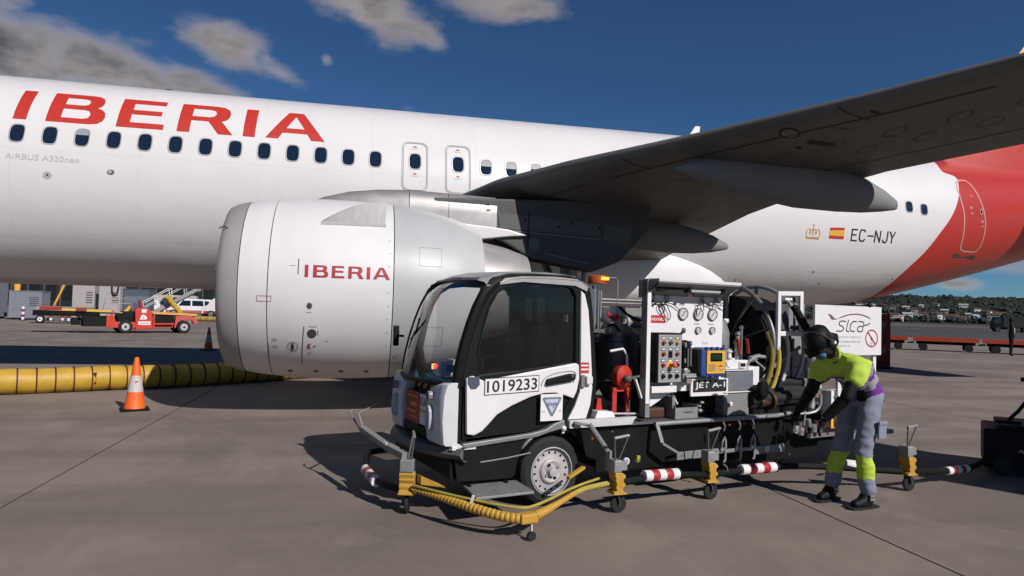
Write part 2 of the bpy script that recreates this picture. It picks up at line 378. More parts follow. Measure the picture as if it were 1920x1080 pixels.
def FU(x):
    def sm(xs, ys): return sum(interp(x+d, xs, ys)*w for d, w in ((-.5, .25), (0, .5), (.5, .25))) if x > -3 else interp(x, xs, ys)
    zb, zt, r = sm(XS, ZB), sm(XT, ZT), sm(XR, RR); return (zb+zt)/2, r, (zt-zb)/2
def onfus(x, z, off=.003, side=-1):
    zc, a, c = FU(x); q = max(-.999, min(.999, (z-zc)/c)); y = a*math.sqrt(1-q*q)
    nn = Vector((0, y/a/a, (z-zc)/c/c)).normalized(); return Vector((x, side*(y+nn.y*off), z+nn.z*off))
def fus_mat():
    base = mat('fuselage_paint', (.80, .765, .75), .3, var=.03, scale=.8, dirt=.05, dcol=(.5, .47, .45), coat=.3)
    t = base.node_tree; n = t.nodes; bs = n['Principled BSDF']
    src = bs.inputs['Base Color'].links[0].from_socket
    ge = n.new('ShaderNodeNewGeometry'); s_ = n.new('ShaderNodeSeparateXYZ'); t.links.new(ge.outputs['Position'], s_.inputs[0])
    fc = n.new('ShaderNodeFloatCurve'); cv = fc.mapping.curves[0]
    pts = [(1.7, 18.6), (1.9, 18.8), (2.09, 19.02), (2.4, 19.14), (2.79, 19.37), (3.23, 19.71), (3.65, 20.0), (4.13, 20.36), (4.56, 20.61), (4.92, 20.76), (5.2, 20.82), (5.33, 20.52), (5.6, 20.6), (6.0, 20.75)]
    fc.mapping.clip_min_x = 0; fc.mapping.clip_max_x = 1
    while len(cv.points) < len(pts): cv.points.new(.5, .5)
    for p, (z, x) in zip(cv.points, pts): p.location = ((z-1.7)/4.3, (x-18)/4)
    fc.mapping.update()
    def ma(op, a, b_=None):
        k = n.new('ShaderNodeMath'); k.operation = op
        for i, v in enumerate((a, b_)):
            if v is None: continue
            if isinstance(v, (int, float)): k.inputs[i].default_value = v
            else: t.links.new(v, k.inputs[i])
        return k.outputs[0]
    t.links.new(ma('DIVIDE', ma('SUBTRACT', s_.outputs[2], 1.7), 4.3), fc.inputs['Value'])
    edge = ma('ADD', ma('MULTIPLY', fc.outputs[0], 4), 18)
    isr = ma('GREATER_THAN', s_.outputs[0], edge)
    mi = n.new('ShaderNodeMix'); mi.data_type = 'RGBA'; t.links.new(isr, mi.inputs['Factor']); t.links.new(src, mi.inputs['A']); mi.inputs['B'].default_value = (.38, .027, .017, 1)
    # thin skin-panel seams: circumferential every 1.6 m, lap joints along the body
    fx = ma('ABSOLUTE', ma('SUBTRACT', ma('FRACT', ma('DIVIDE', ma('ADD', s_.outputs[0], 20.3), 2.13)), .5)); sx = ma('LESS_THAN', fx, .0018)
    s1 = ma('LESS_THAN', ma('ABSOLUTE', ma('SUBTRACT', s_.outputs[2], 4.18)), .004); s2_ = ma('LESS_THAN', ma('ABSOLUTE', ma('SUBTRACT', s_.outputs[2], 2.62)), .005)
    sm_ = ma('MULTIPLY', ma('MAXIMUM', sx, ma('MAXIMUM', s1, s2_)), .16)
    m2 = n.new('ShaderNodeMix'); m2.data_type = 'RGBA'; t.links.new(sm_, m2.inputs['Factor']); t.links.new(mi.outputs['Result'], m2.inputs['A']); m2.inputs['B'].default_value = (.1, .09, .09, 1)
    t.links.new(m2.outputs['Result'], bs.inputs['Base Color'])
    mp = n.new('ShaderNodeMapping'); mp.inputs['Scale'].default_value = (1.9, .9, 3.2); t.links.new(ge.outputs['Position'], mp.inputs[0])
    rn = n.new('ShaderNodeTexNoise'); rn.inputs['Scale'].default_value = 1.0; rn.inputs['Detail'].default_value = 2; t.links.new(mp.outputs[0], rn.inputs['Vector'])
    bp = n.new('ShaderNodeBump'); bp.inputs['Strength'].default_value = .5; bp.inputs['Distance'].default_value = .012; t.links.new(rn.outputs['Fac'], bp.inputs['Height'])
    t.links.new(bp.outputs[0], bs.inputs['Normal']); t.links.new(bp.outputs[0], bs.inputs['Coat Normal']); return base
plane = thing('airliner', 'white and red twin-engined airliner being refuelled on the apron', 'airplane', (0, 0, 0))
b = B(); n = 96; R = []
xs = [-9.7, -9.62, -9.5, -9.25, -9, -8.5, -8, -7.2, -6.5, -5.2, -4]+[-4+i*.75 for i in range(1, 28)]+[17.2+i*.35 for i in range(31)]
for x in xs:
    zc, a, c = FU(x); R.append([(x, a*math.cos(2*math.pi*k/n), zc+c*math.sin(2*math.pi*k/n)) for k in range(n)])
b.rings(R); fus = obj('fuselage', b, fus_mat(), plane, smooth=True, ang=60)
# cabin windows: frame + dark pane, each one its own
def oval(rx, rz_): return [(rx*math.copysign(abs(math.cos(t))**.62, math.cos(t)), rz_*math.copysign(abs(math.sin(t))**.62, math.sin(t))) for t in [2*math.pi*i/28 for i in range(28)]]
def cab_window(x, z, shade=0, side=-1, rx=.115, rz_=.165, red=False):
    bb = B(); outer = [onfus(x+p, z+q, .001, side) for p, q in oval(rx+.022, rz_+.022)]; mid = [onfus(x+p, z+q, .007, side) for p, q in oval(rx+.014, rz_+.014)]; inn = [onfus(x+p, z+q, .006, side) for p, q in oval(rx, rz_)]; deep = [onfus(x+p, z+q, .0015, side) for p, q in oval(rx-.004, rz_-.004)]
    bb.rings([outer, mid, inn, deep], True, False)
    fr = obj('cabin_window', bb, RED if red else FRAMEM, fus, smooth=True)
    def lens(nm, pts, off, m_):
        pb = B(); cx_ = sum(p[0] for p in pts)/len(pts); cz_ = sum(p[1] for p in pts)/len(pts)
        R_ = [[onfus(x+cx_+(p-cx_)*t, z+cz_+(q-cz_)*t, off, side) for p, q in pts] for t in (1, .75, .5, .25, .02)]
        pb.rings(R_, True, False); obj(nm, pb, m_, fr, smooth=True, ang=90)
    lens('pane', oval(rx-.003, rz_-.003), .003, PANE)
    if shade:
        h = (1-shade)*2*rz_-rz_
        lens('blind', [(p, max(h, r)) for p, r in oval(rx-.006, rz_-.006)], .0045, PSHADE)
HOLEM = mat('panel_recess', (.015, .016, .015), .6, var=0)
FRAMEM = mat('window_frame_metal', (.55, .53, .52), .35, metal=.2, var=0)
for k in range(-15, 13): cab_window(.533*k, 4.475, .35 if k == 2 else 0)
for i, x in enumerate([8.66, 9.20, 9.73, 10.26, 10.8, 11.33, 11.87, 12.4]): cab_window(x, 4.475, [.45, .5, .4, .3, .3, .2, .4, 0][i])
for x in [12.93+.533*i for i in range(9)]: cab_window(x, 4.475)
cab_window(19.05, 4.27, rx=.1, rz_=.13); cab_window(19.50, 4.235, rx=.1, rz_=.13)
for k in range(-15, 12): cab_window(.533*k, 4.475, 0, 1)
# over-wing exits
def outline(name, P, w, m_, off=.004, closed=True, parent=None):
    bb = B(); Q = [Vector((x, 0, z)) for x, z in P]; n_ = len(Q); A = []; C = []
    for i in range(n_):
        p, q, r = Q[i-1], Q[i], Q[(i+1) % n_]
        d = ((q-p).normalized()+(r-q).normalized()).normalized(); nn = Vector((-d.z, 0, d.x))
        A.append(q+nn*w/2); C.append(q-nn*w/2)
    f = lambda v: bb.bm.verts.new(onfus(v.x, v.z, off))
    va, vc = [f(v) for v in A], [f(v) for v in C]
    for i in range(n_ if closed else n_-1): j = (i+1) % n_; bb.quadf([va[i], va[j], vc[j], vc[i]])
    return obj(name, bb, m_, parent or fus)
LINEG = mat('line_grey', (.46, .43, .42), .5, var=0); LINED = mat('gap_line', (.10, .09, .09), .6, var=0)
def dice(P, st=.07):
    o_ = []
    for (x0, z0), (x1, z1) in zip(P, P[1:]+P[:1]):
        k = max(1, int(math.hypot(x1-x0, z1-z0)/st)); o_ += [(x0+(x1-x0)*i/k, z0+(z1-z0)*i/k) for i in range(k)]
    return o_
for xc in (7.19, 8.075):
    P = dice(rrect(xc-.26, xc+.26, 3.86, 4.915, .13)); e = outline('emergency_exit', P, .018, LINEG)
    outline('door_gap', dice(rrect(xc-.235, xc+.235, 3.885, 4.89, .115)), .007, LINED, .005, parent=e)
    cab_window(xc, 4.49)
    t = fill2d([rrect(xc-.035, xc+.035, 4.80, 4.825, .004)]); decal('exit_sign', t, lambda x, z: onfus(x, z, .005), PRINTR, e)
    t = fill2d([rrect(xc-.03, xc+.03, 4.21, 4.235, .004)]); decal('exit_sign', t, lambda x, z: onfus(x, z, .005), PRINTR, e)
    for zz in (4.755, 4.16): decal('exit_text', text2d('EMERGENCY EXIT', xc-.07, xc+.07, zz, zz+.022), lambda x, z: onfus(x, z, .005), PRINTG, e)
# IBERIA titles
LET = {
 'I': [[(-.13, 5.41), (.09, 5.41), (.09, 4.755), (-.13, 4.755)]],
 'B': [[(.40, 5.41), (1.05, 5.41), (1.17, 5.395), (1.255, 5.35), (1.285, 5.27), (1.285, 5.22), (1.26, 5.16), (1.20, 5.118), (1.29, 5.085), (1.355, 5.02), (1.372, 4.93), (1.345, 4.84), (1.26, 4.775), (1.13, 4.755), (.40, 4.755)],
       [(.64, 5.31), (.95, 5.31), (1.02, 5.29), (1.048, 5.235), (1.02, 5.175), (.95, 5.155), (.64, 5.155)], [(.64, 5.055), (1.0, 5.055), (1.085, 5.03), (1.115, 4.955), (1.085, 4.885), (1.0, 4.86), (.64, 4.86)]],
 'E': [[(1.585, 5.41), (2.362, 5.41), (2.362, 5.305), (1.81, 5.305), (1.81, 5.155), (2.33, 5.155), (2.33, 5.05), (1.81, 5.05), (1.81, 4.87), (2.405, 4.87), (2.405, 4.755), (1.585, 4.755)]],
 'R': [[(2.645, 5.41), (3.28, 5.41), (3.42, 5.395), (3.53, 5.33), (3.565, 5.235), (3.545, 5.13), (3.49, 5.07), (3.42, 5.044), (3.655, 4.755), (3.39, 4.755), (3.18, 5.025), (2.87, 5.025), (2.87, 4.755), (2.645, 4.755)],
       [(2.87, 5.31), (3.19, 5.31), (3.27, 5.29), (3.305, 5.22), (3.27, 5.15), (3.19, 5.125), (2.87, 5.125)]],
 'I.': [[(3.84, 5.41), (4.065, 5.41), (4.065, 4.755), (3.84, 4.755)]],
 'A': [[(4.655, 5.41), (4.935, 5.41), (5.39, 4.765), (5.13, 4.765), (5.045, 4.905), (4.575, 4.905), (4.50, 4.765), (4.26, 4.765)], [(4.80, 5.31), (4.985, 5.015), (4.64, 5.015)]]}
for k, lp in LET.items(): decal('letter', fill2d(lp), lambda x, z: onfus(x, z, .004), PRINTR, fus, .06)
decal('type_name', text2d('AIRBUS A320neo', -.135, 1.07, 3.98, 4.085), lambda x, z: onfus(x, z, .004), mat('pale_grey_print', (.55, .51, .49), .6, var=0), fus)
# registration, flag, crown
sg = lambda P: [P]
def strokes(S, w):
    bb = bmesh.new()
    for (x0, z0), (x1, z1) in S:
        d = Vector((x1-x0, z1-z0)).normalized(); nn = Vector((-d.y, d.x))*w/2; e_ = d*w*.35
        v = [bb.verts.new((x0+nn.x-e_.x, z0+nn.y-e_.y, 0)), bb.verts.new((x0-nn.x-e_.x, z0-nn.y-e_.y, 0)), bb.verts.new((x1-nn.x+e_.x, z1-nn.y+e_.y, 0)), bb.verts.new((x1+nn.x+e_.x, z1+nn.y+e_.y, 0))]
        bb.faces.new(v)
    return bb
def reg(ch, x, z, w, h, m_=PRINTK, lw=.034, nm='registration_letter'):
    G = {'E': [((0, 0), (0, 1)), ((0, 1), (1, 1)), ((0, .52), (.8, .52)), ((0, 0), (1, 0))], 'C': [((1, .85), (.8, 1)), ((.8, 1), (.2, 1)), ((.2, 1), (0, .8)), ((0, .8), (0, .2)), ((0, .2), (.2, 0)), ((.2, 0), (.8, 0)), ((.8, 0), (1, .15))],
         '-': [((0, .5), (1, .5))], 'N': [((0, 0), (0, 1)), ((0, 1), (1, 0)), ((1, 0), (1, 1))], 'J': [((.9, 1), (.9, .2)), ((.9, .2), (.7, 0)), ((.7, 0), (.25, 0)), ((.25, 0), (.05, .2))], 'Y': [((0, 1), (.5, .45)), ((1, 1), (.5, .45)), ((.5, .45), (.5, 0))]}[ch]
    decal(nm, strokes([((x+a*w, z+b_*h), (x+c*w, z+d*h)) for (a, b_), (c, d) in G], lw), lambda p, q: onfus(p, q, .004), m_, fus, .1)
for ch, x in zip('EC-NJY', (17.43, 17.65, 17.88, 18.08, 18.30, 18.50)): reg(ch, x, 3.375, .145, .255)
def shp(name, loops, m_): return decal(name, fill2d(loops), lambda p, q: onfus(p, q, .004), m_, fus, .06)
shp('flag', [[(16.83, 3.575), (17.22, 3.6), (17.22, 3.655), (16.83, 3.64)]], PRINTR); shp('flag', [[(16.83, 3.39), (17.22, 3.39), (17.22, 3.455), (16.83, 3.455)]], PRINTR)
shp('flag', [[(16.83, 3.456), (17.22, 3.456), (17.22, 3.599), (16.83, 3.574)]], SPYEL)
cw = [((16.22, 3.365), (16.56, 3.365)), ((16.22, 3.39), (16.56, 3.39)), ((16.23, 3.40), (16.21, 3.50)), ((16.55, 3.40), (16.57, 3.50)), ((16.39, 3.62), (16.39, 3.70)), ((16.365, 3.675), (16.415, 3.675)), ((16.39, 3.42), (16.39, 3.60))]
for cx, rx in ((16.27, .06), (16.51, .06), (16.345, .045), (16.435, .045)):
    for i in range(9):
        t0, t1 = math.pi*i/8*.95, math.pi*(i+1)/8*.95; cw.append(((cx+rx*math.cos(t0), 3.48+.1*math.sin(t0)), (cx+rx*math.cos(t1), 3.48+.1*math.sin(t1))))
decal('crown_emblem', strokes(cw, .016), lambda p, q: onfus(p, q, .004), GOLD, fus, .1)
# rear door on the red tail
dp = [(20.907, 5.113), (21.10, 5.115), (21.20, 5.02), (21.315, 4.752), (21.44, 4.35), (21.52, 4.0), (21.56, 3.65), (21.55, 3.45), (21.50, 3.35), (21.40, 3.315), (21.0, 3.315), (20.87, 3.36), (20.835, 3.447), (20.80, 3.834), (20.763, 4.227), (20.70, 4.55), (20.68, 4.85), (20.75, 5.05)]
rd = outline('rear_door', dice(dp, .1), .035, mat('door_outline', (.62, .33, .30), .5, var=0))
shp('door_sill', [[(20.72, 3.14), (21.58, 3.14), (21.58, 3.24), (20.72, 3.24)]], mat('sill_brown', (.09, .05, .045), .6))
shp('door_porthole_ring', [ell(21.36, 4.31, .052, .075), ell(21.36, 4.31, .034, .055)], LINEG); shp('door_porthole', [ell(21.36, 4.31, .034, .055)], PANE)
for x0, z0, z1 in ((20.95, 4.35, 4.42), (20.97, 4.22, 4.27), (21.34, 4.02, 4.10), (21.36, 3.92, 3.97), (21.02, 4.68, 4.72)): shp('door_notice', [[(x0, z0), (x0+.11, z0), (x0+.11, z1), (x0, z1)]], mat('faded_notice', (.52, .16, .13), .6))
# small fuselage fittings
star = []
for i in range(40):
    a = 2*math.pi*i/40; r = .068+.016*math.cos(7*a); star.append((.555+r*math.cos(a), 3.725+r*math.sin(a)))
shp('outflow_star', [star], LINEG); shp('drain_hole', [ell(.555, 3.727, .018, .02)], PRINTK)
shp('static_port', [ell(1.60, 3.852, .065, .05)], mat('port_metal', (.25, .24, .23), .35, metal=.5)); shp('static_port', [ell(1.585, 3.86, .035, .03)], LINEG)
for x, z in ((14.75, 2.36), (16.68, 2.62), (19.1, 2.55), (17.0, 2.35), (12.9, 2.95), (11.9, 2.6)): shp('drain_mast', [ell(x, z, .02, .02, 10)], PRINTK)
b = B(); b.hexa([(13.62, -.015, 5.95), (13.95, -.015, 5.95), (13.95, .015, 5.95), (13.62, .015, 5.95), (13.86, -.008, 6.32), (14.0, -.008, 6.32), (14.0, .008, 6.32), (13.86, .008, 6.32)])
b.bm.transform(Matrix.Translation((.5, 0, 0))); obj('blade_antenna', b, WHITE, fus, bevel=.01)
b = B(); b.hexa([(1.9, -.02, 5.95), (2.05, -.02, 5.95), (2.05, .02, 5.95), (1.9, .02, 5.95), (1.95, -.012, 6.06), (2.05, -.012, 6.06), (2.05, .012, 6.06), (1.95, .012, 6.06)]); obj('blade_antenna', b, BLACK, fus)
# wing-body fairing
b = B(); R = []
for i in range(41):
    t = -1+2*i/40; g2 = (1-min(.9999, abs(t))**2.6)**(1/2.6); x = 9+6.3*t; zc = 2.42-.25*max(0, t)**3; q = []
    for k in range(64):
        a = 2*math.pi*k/64; ca, sa = math.cos(a), math.sin(a)
        q.append((x, 2.12*g2*math.copysign(abs(ca)**.7, ca), zc+.98*g2*math.copysign(abs(sa)**.7, sa)))
    R.append(q)
b.rings(R); bf = obj('belly_fairing', b, WHITE, plane, smooth=True, ang=60)
b = B(); b.box(11.2, 11.42, -2.06, -2.0, 2.55, 2.57); obj('scuff_plate', b, LINEG, bf)
# wing
def wing(side):
    SEC = [(1.2, 5.75, 2.70, 12.7, 2.62, .125), (3.5, 6.95, 3.02, 12.55, 2.95, .12), (5.6, 8.12, 3.40, 12.5, 3.22, .115), (6.7, 8.885, 3.52, 12.5, 3.30, .115), (8.28, 10.1, 3.66, 12.83, 3.44, .11), (9.75, 11.17, 3.79, 13.6, 3.57, .11), (11, 11.98, 3.90, 14.2, 3.70, .11), (14, 13.75, 4.17, 15.5, 4.0, .11), (17, 15.5, 4.44, 17.0, 4.30, .10)]
    b = B(); R = []
    U = [0, .004, .015, .04, .08, .15, .25, .36, .5, .64, .78, .9, .97, 1]
    for y, xl, zl, xt, zt_, th in SEC:
        ch = xt-xl; q = []
        def T_(u): return th*5*(.2969*math.sqrt(u)-.126*u-.3516*u*u+.2843*u**3-.1036*u**4)*ch
        for u in U[::-1]: q.append((xl+ch*u, side*y, zl+(zt_-zl)*u+T_(u)*1.05+.01))
        for u in U[1:]: q.append((xl+ch*u, side*y, zl+(zt_-zl)*u-T_(u)*.8))
        R.append(q)
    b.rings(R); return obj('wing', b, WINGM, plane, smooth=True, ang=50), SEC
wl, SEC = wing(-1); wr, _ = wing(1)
def wunder(x, y, off=.004):
    """point on the underside of the port wing"""
    S_ = [[s[i] for s in SEC] for i in range(6)]
    xl, zl, xt, zt_, th = (interp(y, S_[0], S_[i]) for i in range(1, 6)); ch = xt-xl; u = max(.001, min(1, (x-xl)/ch))
    return zl+(zt_-zl)*u-.8*th*5*(.2969*math.sqrt(u)-.126*u-.3516*u*u+.2843*u**3-.1036*u**4)*ch-off
def under(name, x, y, loops, m_, off=.005):
    t = fill2d(loops)
    for v in t.verts: v.co = (x+v.co.x, -(y+v.co.y), wunder(x+v.co.x, y+v.co.y, off))
    me = bpy.data.meshes.new(name); t.to_mesh(me); t.free(); me.materials.append(m_); return link(name, me, wl)
PANM = mat('wing_panel', (.17, .165, .155), .3, var=.1)
under('refuel_panel_ring', 10.92, 9.0, [ell(0, 0, .12, .10), ell(0, 0, .095, .078)], HOLEM)
under('refuel_panel', 10.92, 9.0, [ell(0, 0, .094, .077)], PANM, .004)
under('vent_opening', 11.38, 8.95, [[(-.16, -.07), (.16, -.03), (.16, .05), (-.16, .04)]], HOLEM); under('vent_opening', 11.22, 8.75, [ell(0, 0, .05, .03)], HOLEM)
under('drain_slot', 11.72, 8.1, [ell(0, 0, .07, .03)], HOLEM); under('drain_slot', 11.42, 9.75, [ell(0, 0, .07, .02)], HOLEM)
for y0, y1, f0 in ((6.9, 10.6, .13), (6.9, 10.6, .72), (5.9, 6.6, .13), (11, 15.5, .15), (11, 15.5, .72)):
    b = B(); prev = None
    for i in range(15):
        y = y0+(y1-y0)*i/14; xl = interp(y, [s[0] for s in SEC], [s[1] for s in SEC]); xt = interp(y, [s[0] for s in SEC], [s[3] for s in SEC]); x = xl+(xt-xl)*f0
        c = (b.bm.verts.new((x, -y, wunder(x, y, .004))), b.bm.verts.new((x+.022, -y, wunder(x+.022, y, .004))))
        if prev: b.quadf([prev[0], prev[1], c[1], c[0]])
        prev = c
    obj('panel_gap', b, HOLEM, wl)
for y0 in (7.45, 9.6, 12.2): # slat joints
    xl = interp(y0, [s[0] for s in SEC], [s[1] for s in SEC]); b = B(); pr = None
    for i in range(8):
        x = xl+.02+.4*i/7; c = (b.bm.verts.new((x, -y0, wunder(x, y0, .004))), b.bm.verts.new((x, -y0-.014, wunder(x, y0+.014, .004))))
        if pr: b.quadf([pr[0], pr[1], c[1], c[0]])
        pr = c
    obj('panel_gap', b, HOLEM, wl)
for yy in (11.2,):
    b = B(); b.tube([(12.0, -yy, 3.93), (11.9, -yy, 3.99)], .02, 8); obj('stall_fence', b, SILVER, wl)
# sharklet
for sd_ in (-1, 1):
    b = B(); b.rings([[(15.5+a, sd_*17, 4.4+z) for a, z in ((0, 0), (.6, .08), (1.5, -.03), (.6, -.06))], [(16.4+a, sd_*17.5, 5.2+z) for a, z in ((0, 0), (.4, .03), (.9, 0), (.4, -.03))], [(17.2+a, sd_*17.7, 6.8) for a, z in ((0, 0), (.15, .03), (.4, 0), (.15, -.03))]]); obj('sharklet', b, RED, wl if sd_ < 0 else wr, smooth=True)
# flap track fairings
def canoe(y, x0, x1, zt0, zt1, prof, wd, hide=None, side=-1):
    b = B(); R = []; NN = len(prof)
    for i, (x, zb, zt_, w_) in enumerate(prof):
        zc, h = (zb+zt_)/2, (zt_-zb)/2; R.append([(x, side*(y+w_*math.cos(2*math.pi*k/20)), zc+h*math.sin(2*math.pi*k/20)) for k in range(20)])
    b.rings(R); return obj('flap_track_fairing', b, FAIRG, wl if side < 0 else wr, smooth=True, ang=50)
for sd_ in (-1, 1):
    canoe(8.0, 0, 0, 0, 0, [(10.0, 3.32, 3.36, .02), (10.4, 3.2, 3.5, .10), (11.0, 3.04, 3.55, .17), (11.7, 2.94, 3.55, .21), (12.3, 2.925, 3.5, .21), (12.7, 2.935, 3.40, .18), (13.0, 2.965, 3.27, .12), (13.22, 3.0, 3.14, .05), (13.25, 3.02, 3.10, .02)], 0, side=sd_)
    canoe(5.0, 0, 0, 0, 0, [(9.4, 2.95, 2.98, .02), (10.0, 2.72, 3.1, .12), (10.8, 2.6, 3.15, .18), (11.4, 2.565, 3.1, .2), (11.8, 2.575, 3.01, .19), (12.15, 2.61, 2.91, .14), (12.42, 2.665, 2.79, .06), (12.47, 2.69, 2.75, .02)], 0, side=sd_)
    canoe(12.4, 0, 0, 0, 0, [(13.0, 3.9, 3.94, .02), (13.6, 3.7, 4.0, .12), (14.4, 3.62, 4.0, .16), (15.2, 3.68, 3.95, .12), (15.7, 3.8, 3.88, .03)], 0, side=sd_)
# tail
b = B(); b.rings([[(x, y, z) for x, y in ((x0, 0), (x0+c*.3, .16*c/5), (x0+c, 0), (x0+c*.3, -.16*c/5))] for x0, c, z in ((21.5, 6.3, 5.6), (22.9, 5.0, 7.2), (24.4, 3.9, 9.2), (26.5, 2.2, 11.8))])
fin = obj('tail_fin', b, RED, plane, smooth=True, ang=40)
b = B(); b.rings([[(x0, 0, z), (x0+.12, .045, z), (x0+c*.26, .17*c/5, z), (x0+c*.26, -.17*c/5, z), (x0+.12, -.045, z)] for x0, c, z in ((24.0, 3.95, 8.75), (24.36, 3.9, 9.2), (26.46, 2.2, 11.8))]); obj('fin_stripe', b, SPYEL, fin)
for sd_ in (-1, 1):
    b = B(); b.rings([[(x0+a*c, sd_*y, z+t_*c) for a, t_ in ((0, 0), (.3, .05), (1, 0), (.3, -.04))] for x0, c, y, z in ((22.9, 3.8, 1.0, 4.75), (25.3, 1.6, 6.2, 5.3))]); obj('tailplane', b, WHITE, plane, smooth=True, ang=40)
# landing gear
for sd_ in (-1, 1):
    g = obj('landing_gear', B().cyl((10.0, sd_*3.8, .6), (10.0, sd_*3.5, 2.9), .13, .17, 16), STEEL, plane, smooth=True)
    for dy in (-.42, .42):
        b = B(); b.lathe([(-.2, .3), (-.2, .52), (-.13, .58), (.13, .58), (.2, .52), (.2, .3)], (10.0, sd_*3.8+dy, .58), (0, 1, 0), 32, True); obj('tyre', b, RUB, g, smooth=True)
    b = B(); b.tube([(10.1, sd_*3.75, 1.2), (9.6, sd_*3.0, 2.6)], .07, 10); b.box(10.25, 10.3, sd_*3.65-.05, sd_*3.65+.05, 1.0, 2.7); obj('brace', b, STEEL, g, smooth=True)
b = B(); b.cyl((-4.6, 0, .4), (-4.5, 0, 2.2), .09, .12, 14); g = obj('landing_gear', b, STEEL, plane, smooth=True)
for dy in (-.25, .25):
    b = B(); b.lathe([(-.1, .2), (-.1, .34), (.1, .34), (.1, .2)], (-4.6, dy, .38), (0, 1, 0), 28, True); obj('tyre', b, RUB, g, smooth=True)
# ---------------- engine
EY, EZ = -5.75, 1.735
def nacR(x): return interp(x, [4.72, 4.9, 5.08, 5.35, 5.7, 6.1, 6.62, 6.9, 7.2, 7.5, 7.87], [1.175, 1.208, 1.23, 1.256, 1.272, 1.27, 1.248, 1.22, 1.168, 1.095, .97])
def onnac(x, z, off=.003, ey=EY):
    r = nacR(x); q = max(-.99, min(.99, (z-EZ)/r)); c = math.sqrt(1-q*q); return Vector((x, ey-(r+off)*c, EZ+(r+off)*q))
def seg(name, x0, x1, m_, par, ey, k=12, inward=0, gap=.006):
    P = [(x0+gap, nacR(x0)-.03), (x0+gap, nacR(x0+gap)-.004)]
    P += [(x0+gap+(x1-x0-2*gap)*i/k, nacR(x0+(x1-x0)*i/k)) for i in range(k+1)]
    P += [(x1-gap, nacR(x1)-.03)]
    b = B(); b.lathe(P, (0, ey, EZ), (1, 0, 0), 96); return obj(name, b, m_, par, smooth=True, ang=40)
for side in (-1, 1):
    ey = side*5.75
    eng = link('engine', None, plane)
    lip = B(); lip.lathe([(5.35, .88), (5.1, .885), (4.85, .895), (4.68, .92), (4.56, .965), (4.475, 1.01), (4.445, 1.045), (4.46, 1.085), (4.53, 1.13), (4.63, 1.160), (4.714, 1.176), (4.714, 1.14)], (0, ey, EZ), (1, 0, 0), 96)
    obj('inlet_lip', lip, LIPM, eng, smooth=True, ang=60)
    seg('inlet_cowl', 4.72, 5.08, WHITE, eng, ey, 6); seg('fan_cowl', 5.08, 6.62, WHITE, eng, ey, 14); seg('reverser_cowl', 6.62, 7.87, NGREY, eng, ey, 14)
    b = B(); b.lathe([(5.1, 1.1), (7.8, .93), (7.86, .955), (7.3, .80), (5.6, .80)], (0, ey, EZ), (1, 0, 0), 64); obj('duct_liner', b, DGREY, eng, smooth=True)
    b = B(); b.lathe([(5.32, .89), (5.34, .3), (5.2, .22), (4.95, .06), (4.9, .001)], (0, ey, EZ), (1, 0, 0), 48); fan = obj('fan', b, DGREY, eng, smooth=True)
    b = B()
    for k in range(18):
        a = 2*math.pi*k/18; ca, sa = math.cos(a), math.sin(a); c2, s2x = math.cos(a+.18), math.sin(a+.18)
        v = [b.bm.verts.new(p) for p in ((5.22, ey+.25*ca, EZ+.25*sa), (5.16, ey+.87*ca, EZ+.87*sa), (5.30, ey+.87*c2, EZ+.87*s2x), (5.30, ey+.25*c2, EZ+.25*s2x))]; b.quadf(v)
    obj('fan_blades', b, SLATE, eng)
    b = B(); b.lathe([(7.3, .80), (7.9, .74), (8.3, .66), (8.62, .56), (8.62, .52), (8.2, .5)], (0, ey, EZ+.05), (1, 0, 0), 64); obj('core_cowl', b, mat('core_metal', (.42, .40, .39), .42, metal=.3), eng, smooth=True, ang=40)
    b = B(); b.lathe([(8.2, .40), (8.7, .34), (9.1, .18), (9.3, .03)], (0, ey, EZ+.05), (1, 0, 0), 48, True); obj('exhaust_plug', b, COPPER, eng, smooth=True)
    b = B()
    def pyl(L_, w_, f_=None): b.prism([L_], ey-w_, ey+w_)
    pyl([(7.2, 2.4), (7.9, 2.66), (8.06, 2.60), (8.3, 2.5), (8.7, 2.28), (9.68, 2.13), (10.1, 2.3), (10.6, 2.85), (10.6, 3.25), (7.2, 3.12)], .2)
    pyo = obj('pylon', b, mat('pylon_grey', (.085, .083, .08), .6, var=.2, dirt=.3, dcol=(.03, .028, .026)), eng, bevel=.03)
    if side < 0:
        yy = ey-.2045
        def pd(nm, loops, m_, dy=0):
            b = B(); b.prism([loops], yy-dy-.004, yy-dy); return obj(nm, b, m_, pyo)
        pd('pylon_door', [(8.15, 2.95), (9.75, 2.86), (9.78, 2.66), (8.2, 2.72)], mat('pylon_panel_grey', (.11, .108, .104), .5, var=.15))
        pd('pylon_door', [(9.80, 2.86), (10.3, 2.82), (10.2, 2.5), (9.82, 2.6)], mat('pylon_panel_grey', (.11, .108, .104)))
        pd('round_plate', ell(8.72, 2.50, .09, .10, 24), mat('plate_blue_grey', (.13, .14, .15), .5)); pd('pylon_seam', [(8.2, 2.70), (9.78, 2.63), (9.78, 2.615), (8.2, 2.685)], mat('seam_light', (.22, .21, .20), .5)); pd('pylon_seam', [(8.62, 2.98), (8.64, 2.98), (8.64, 2.45), (8.62, 2.45)], HOLEM, .002); pd('pylon_seam', [(8.9, 2.38), (9.6, 2.25), (9.6, 2.235), (8.9, 2.36)], mat('seam_light', (.22, .21, .20)))
        for x_, z_ in ((8.58, 2.86), (9.3, 2.84), (9.74, 2.8), (9.1, 2.78)): pd('pylon_fastener', ell(x_, z_, .02, .022, 10), HOLEM, .003)
    b = B()
    b.prism([[(7.3, 2.45), (8.35, 2.60), (8.62, 2.62), (8.3, 2.70), (7.3, 2.78)]], ey-.27, ey+.27); obj('pylon_fairing', b, WHITE, eng, bevel=.02)
    b = B(); R = []
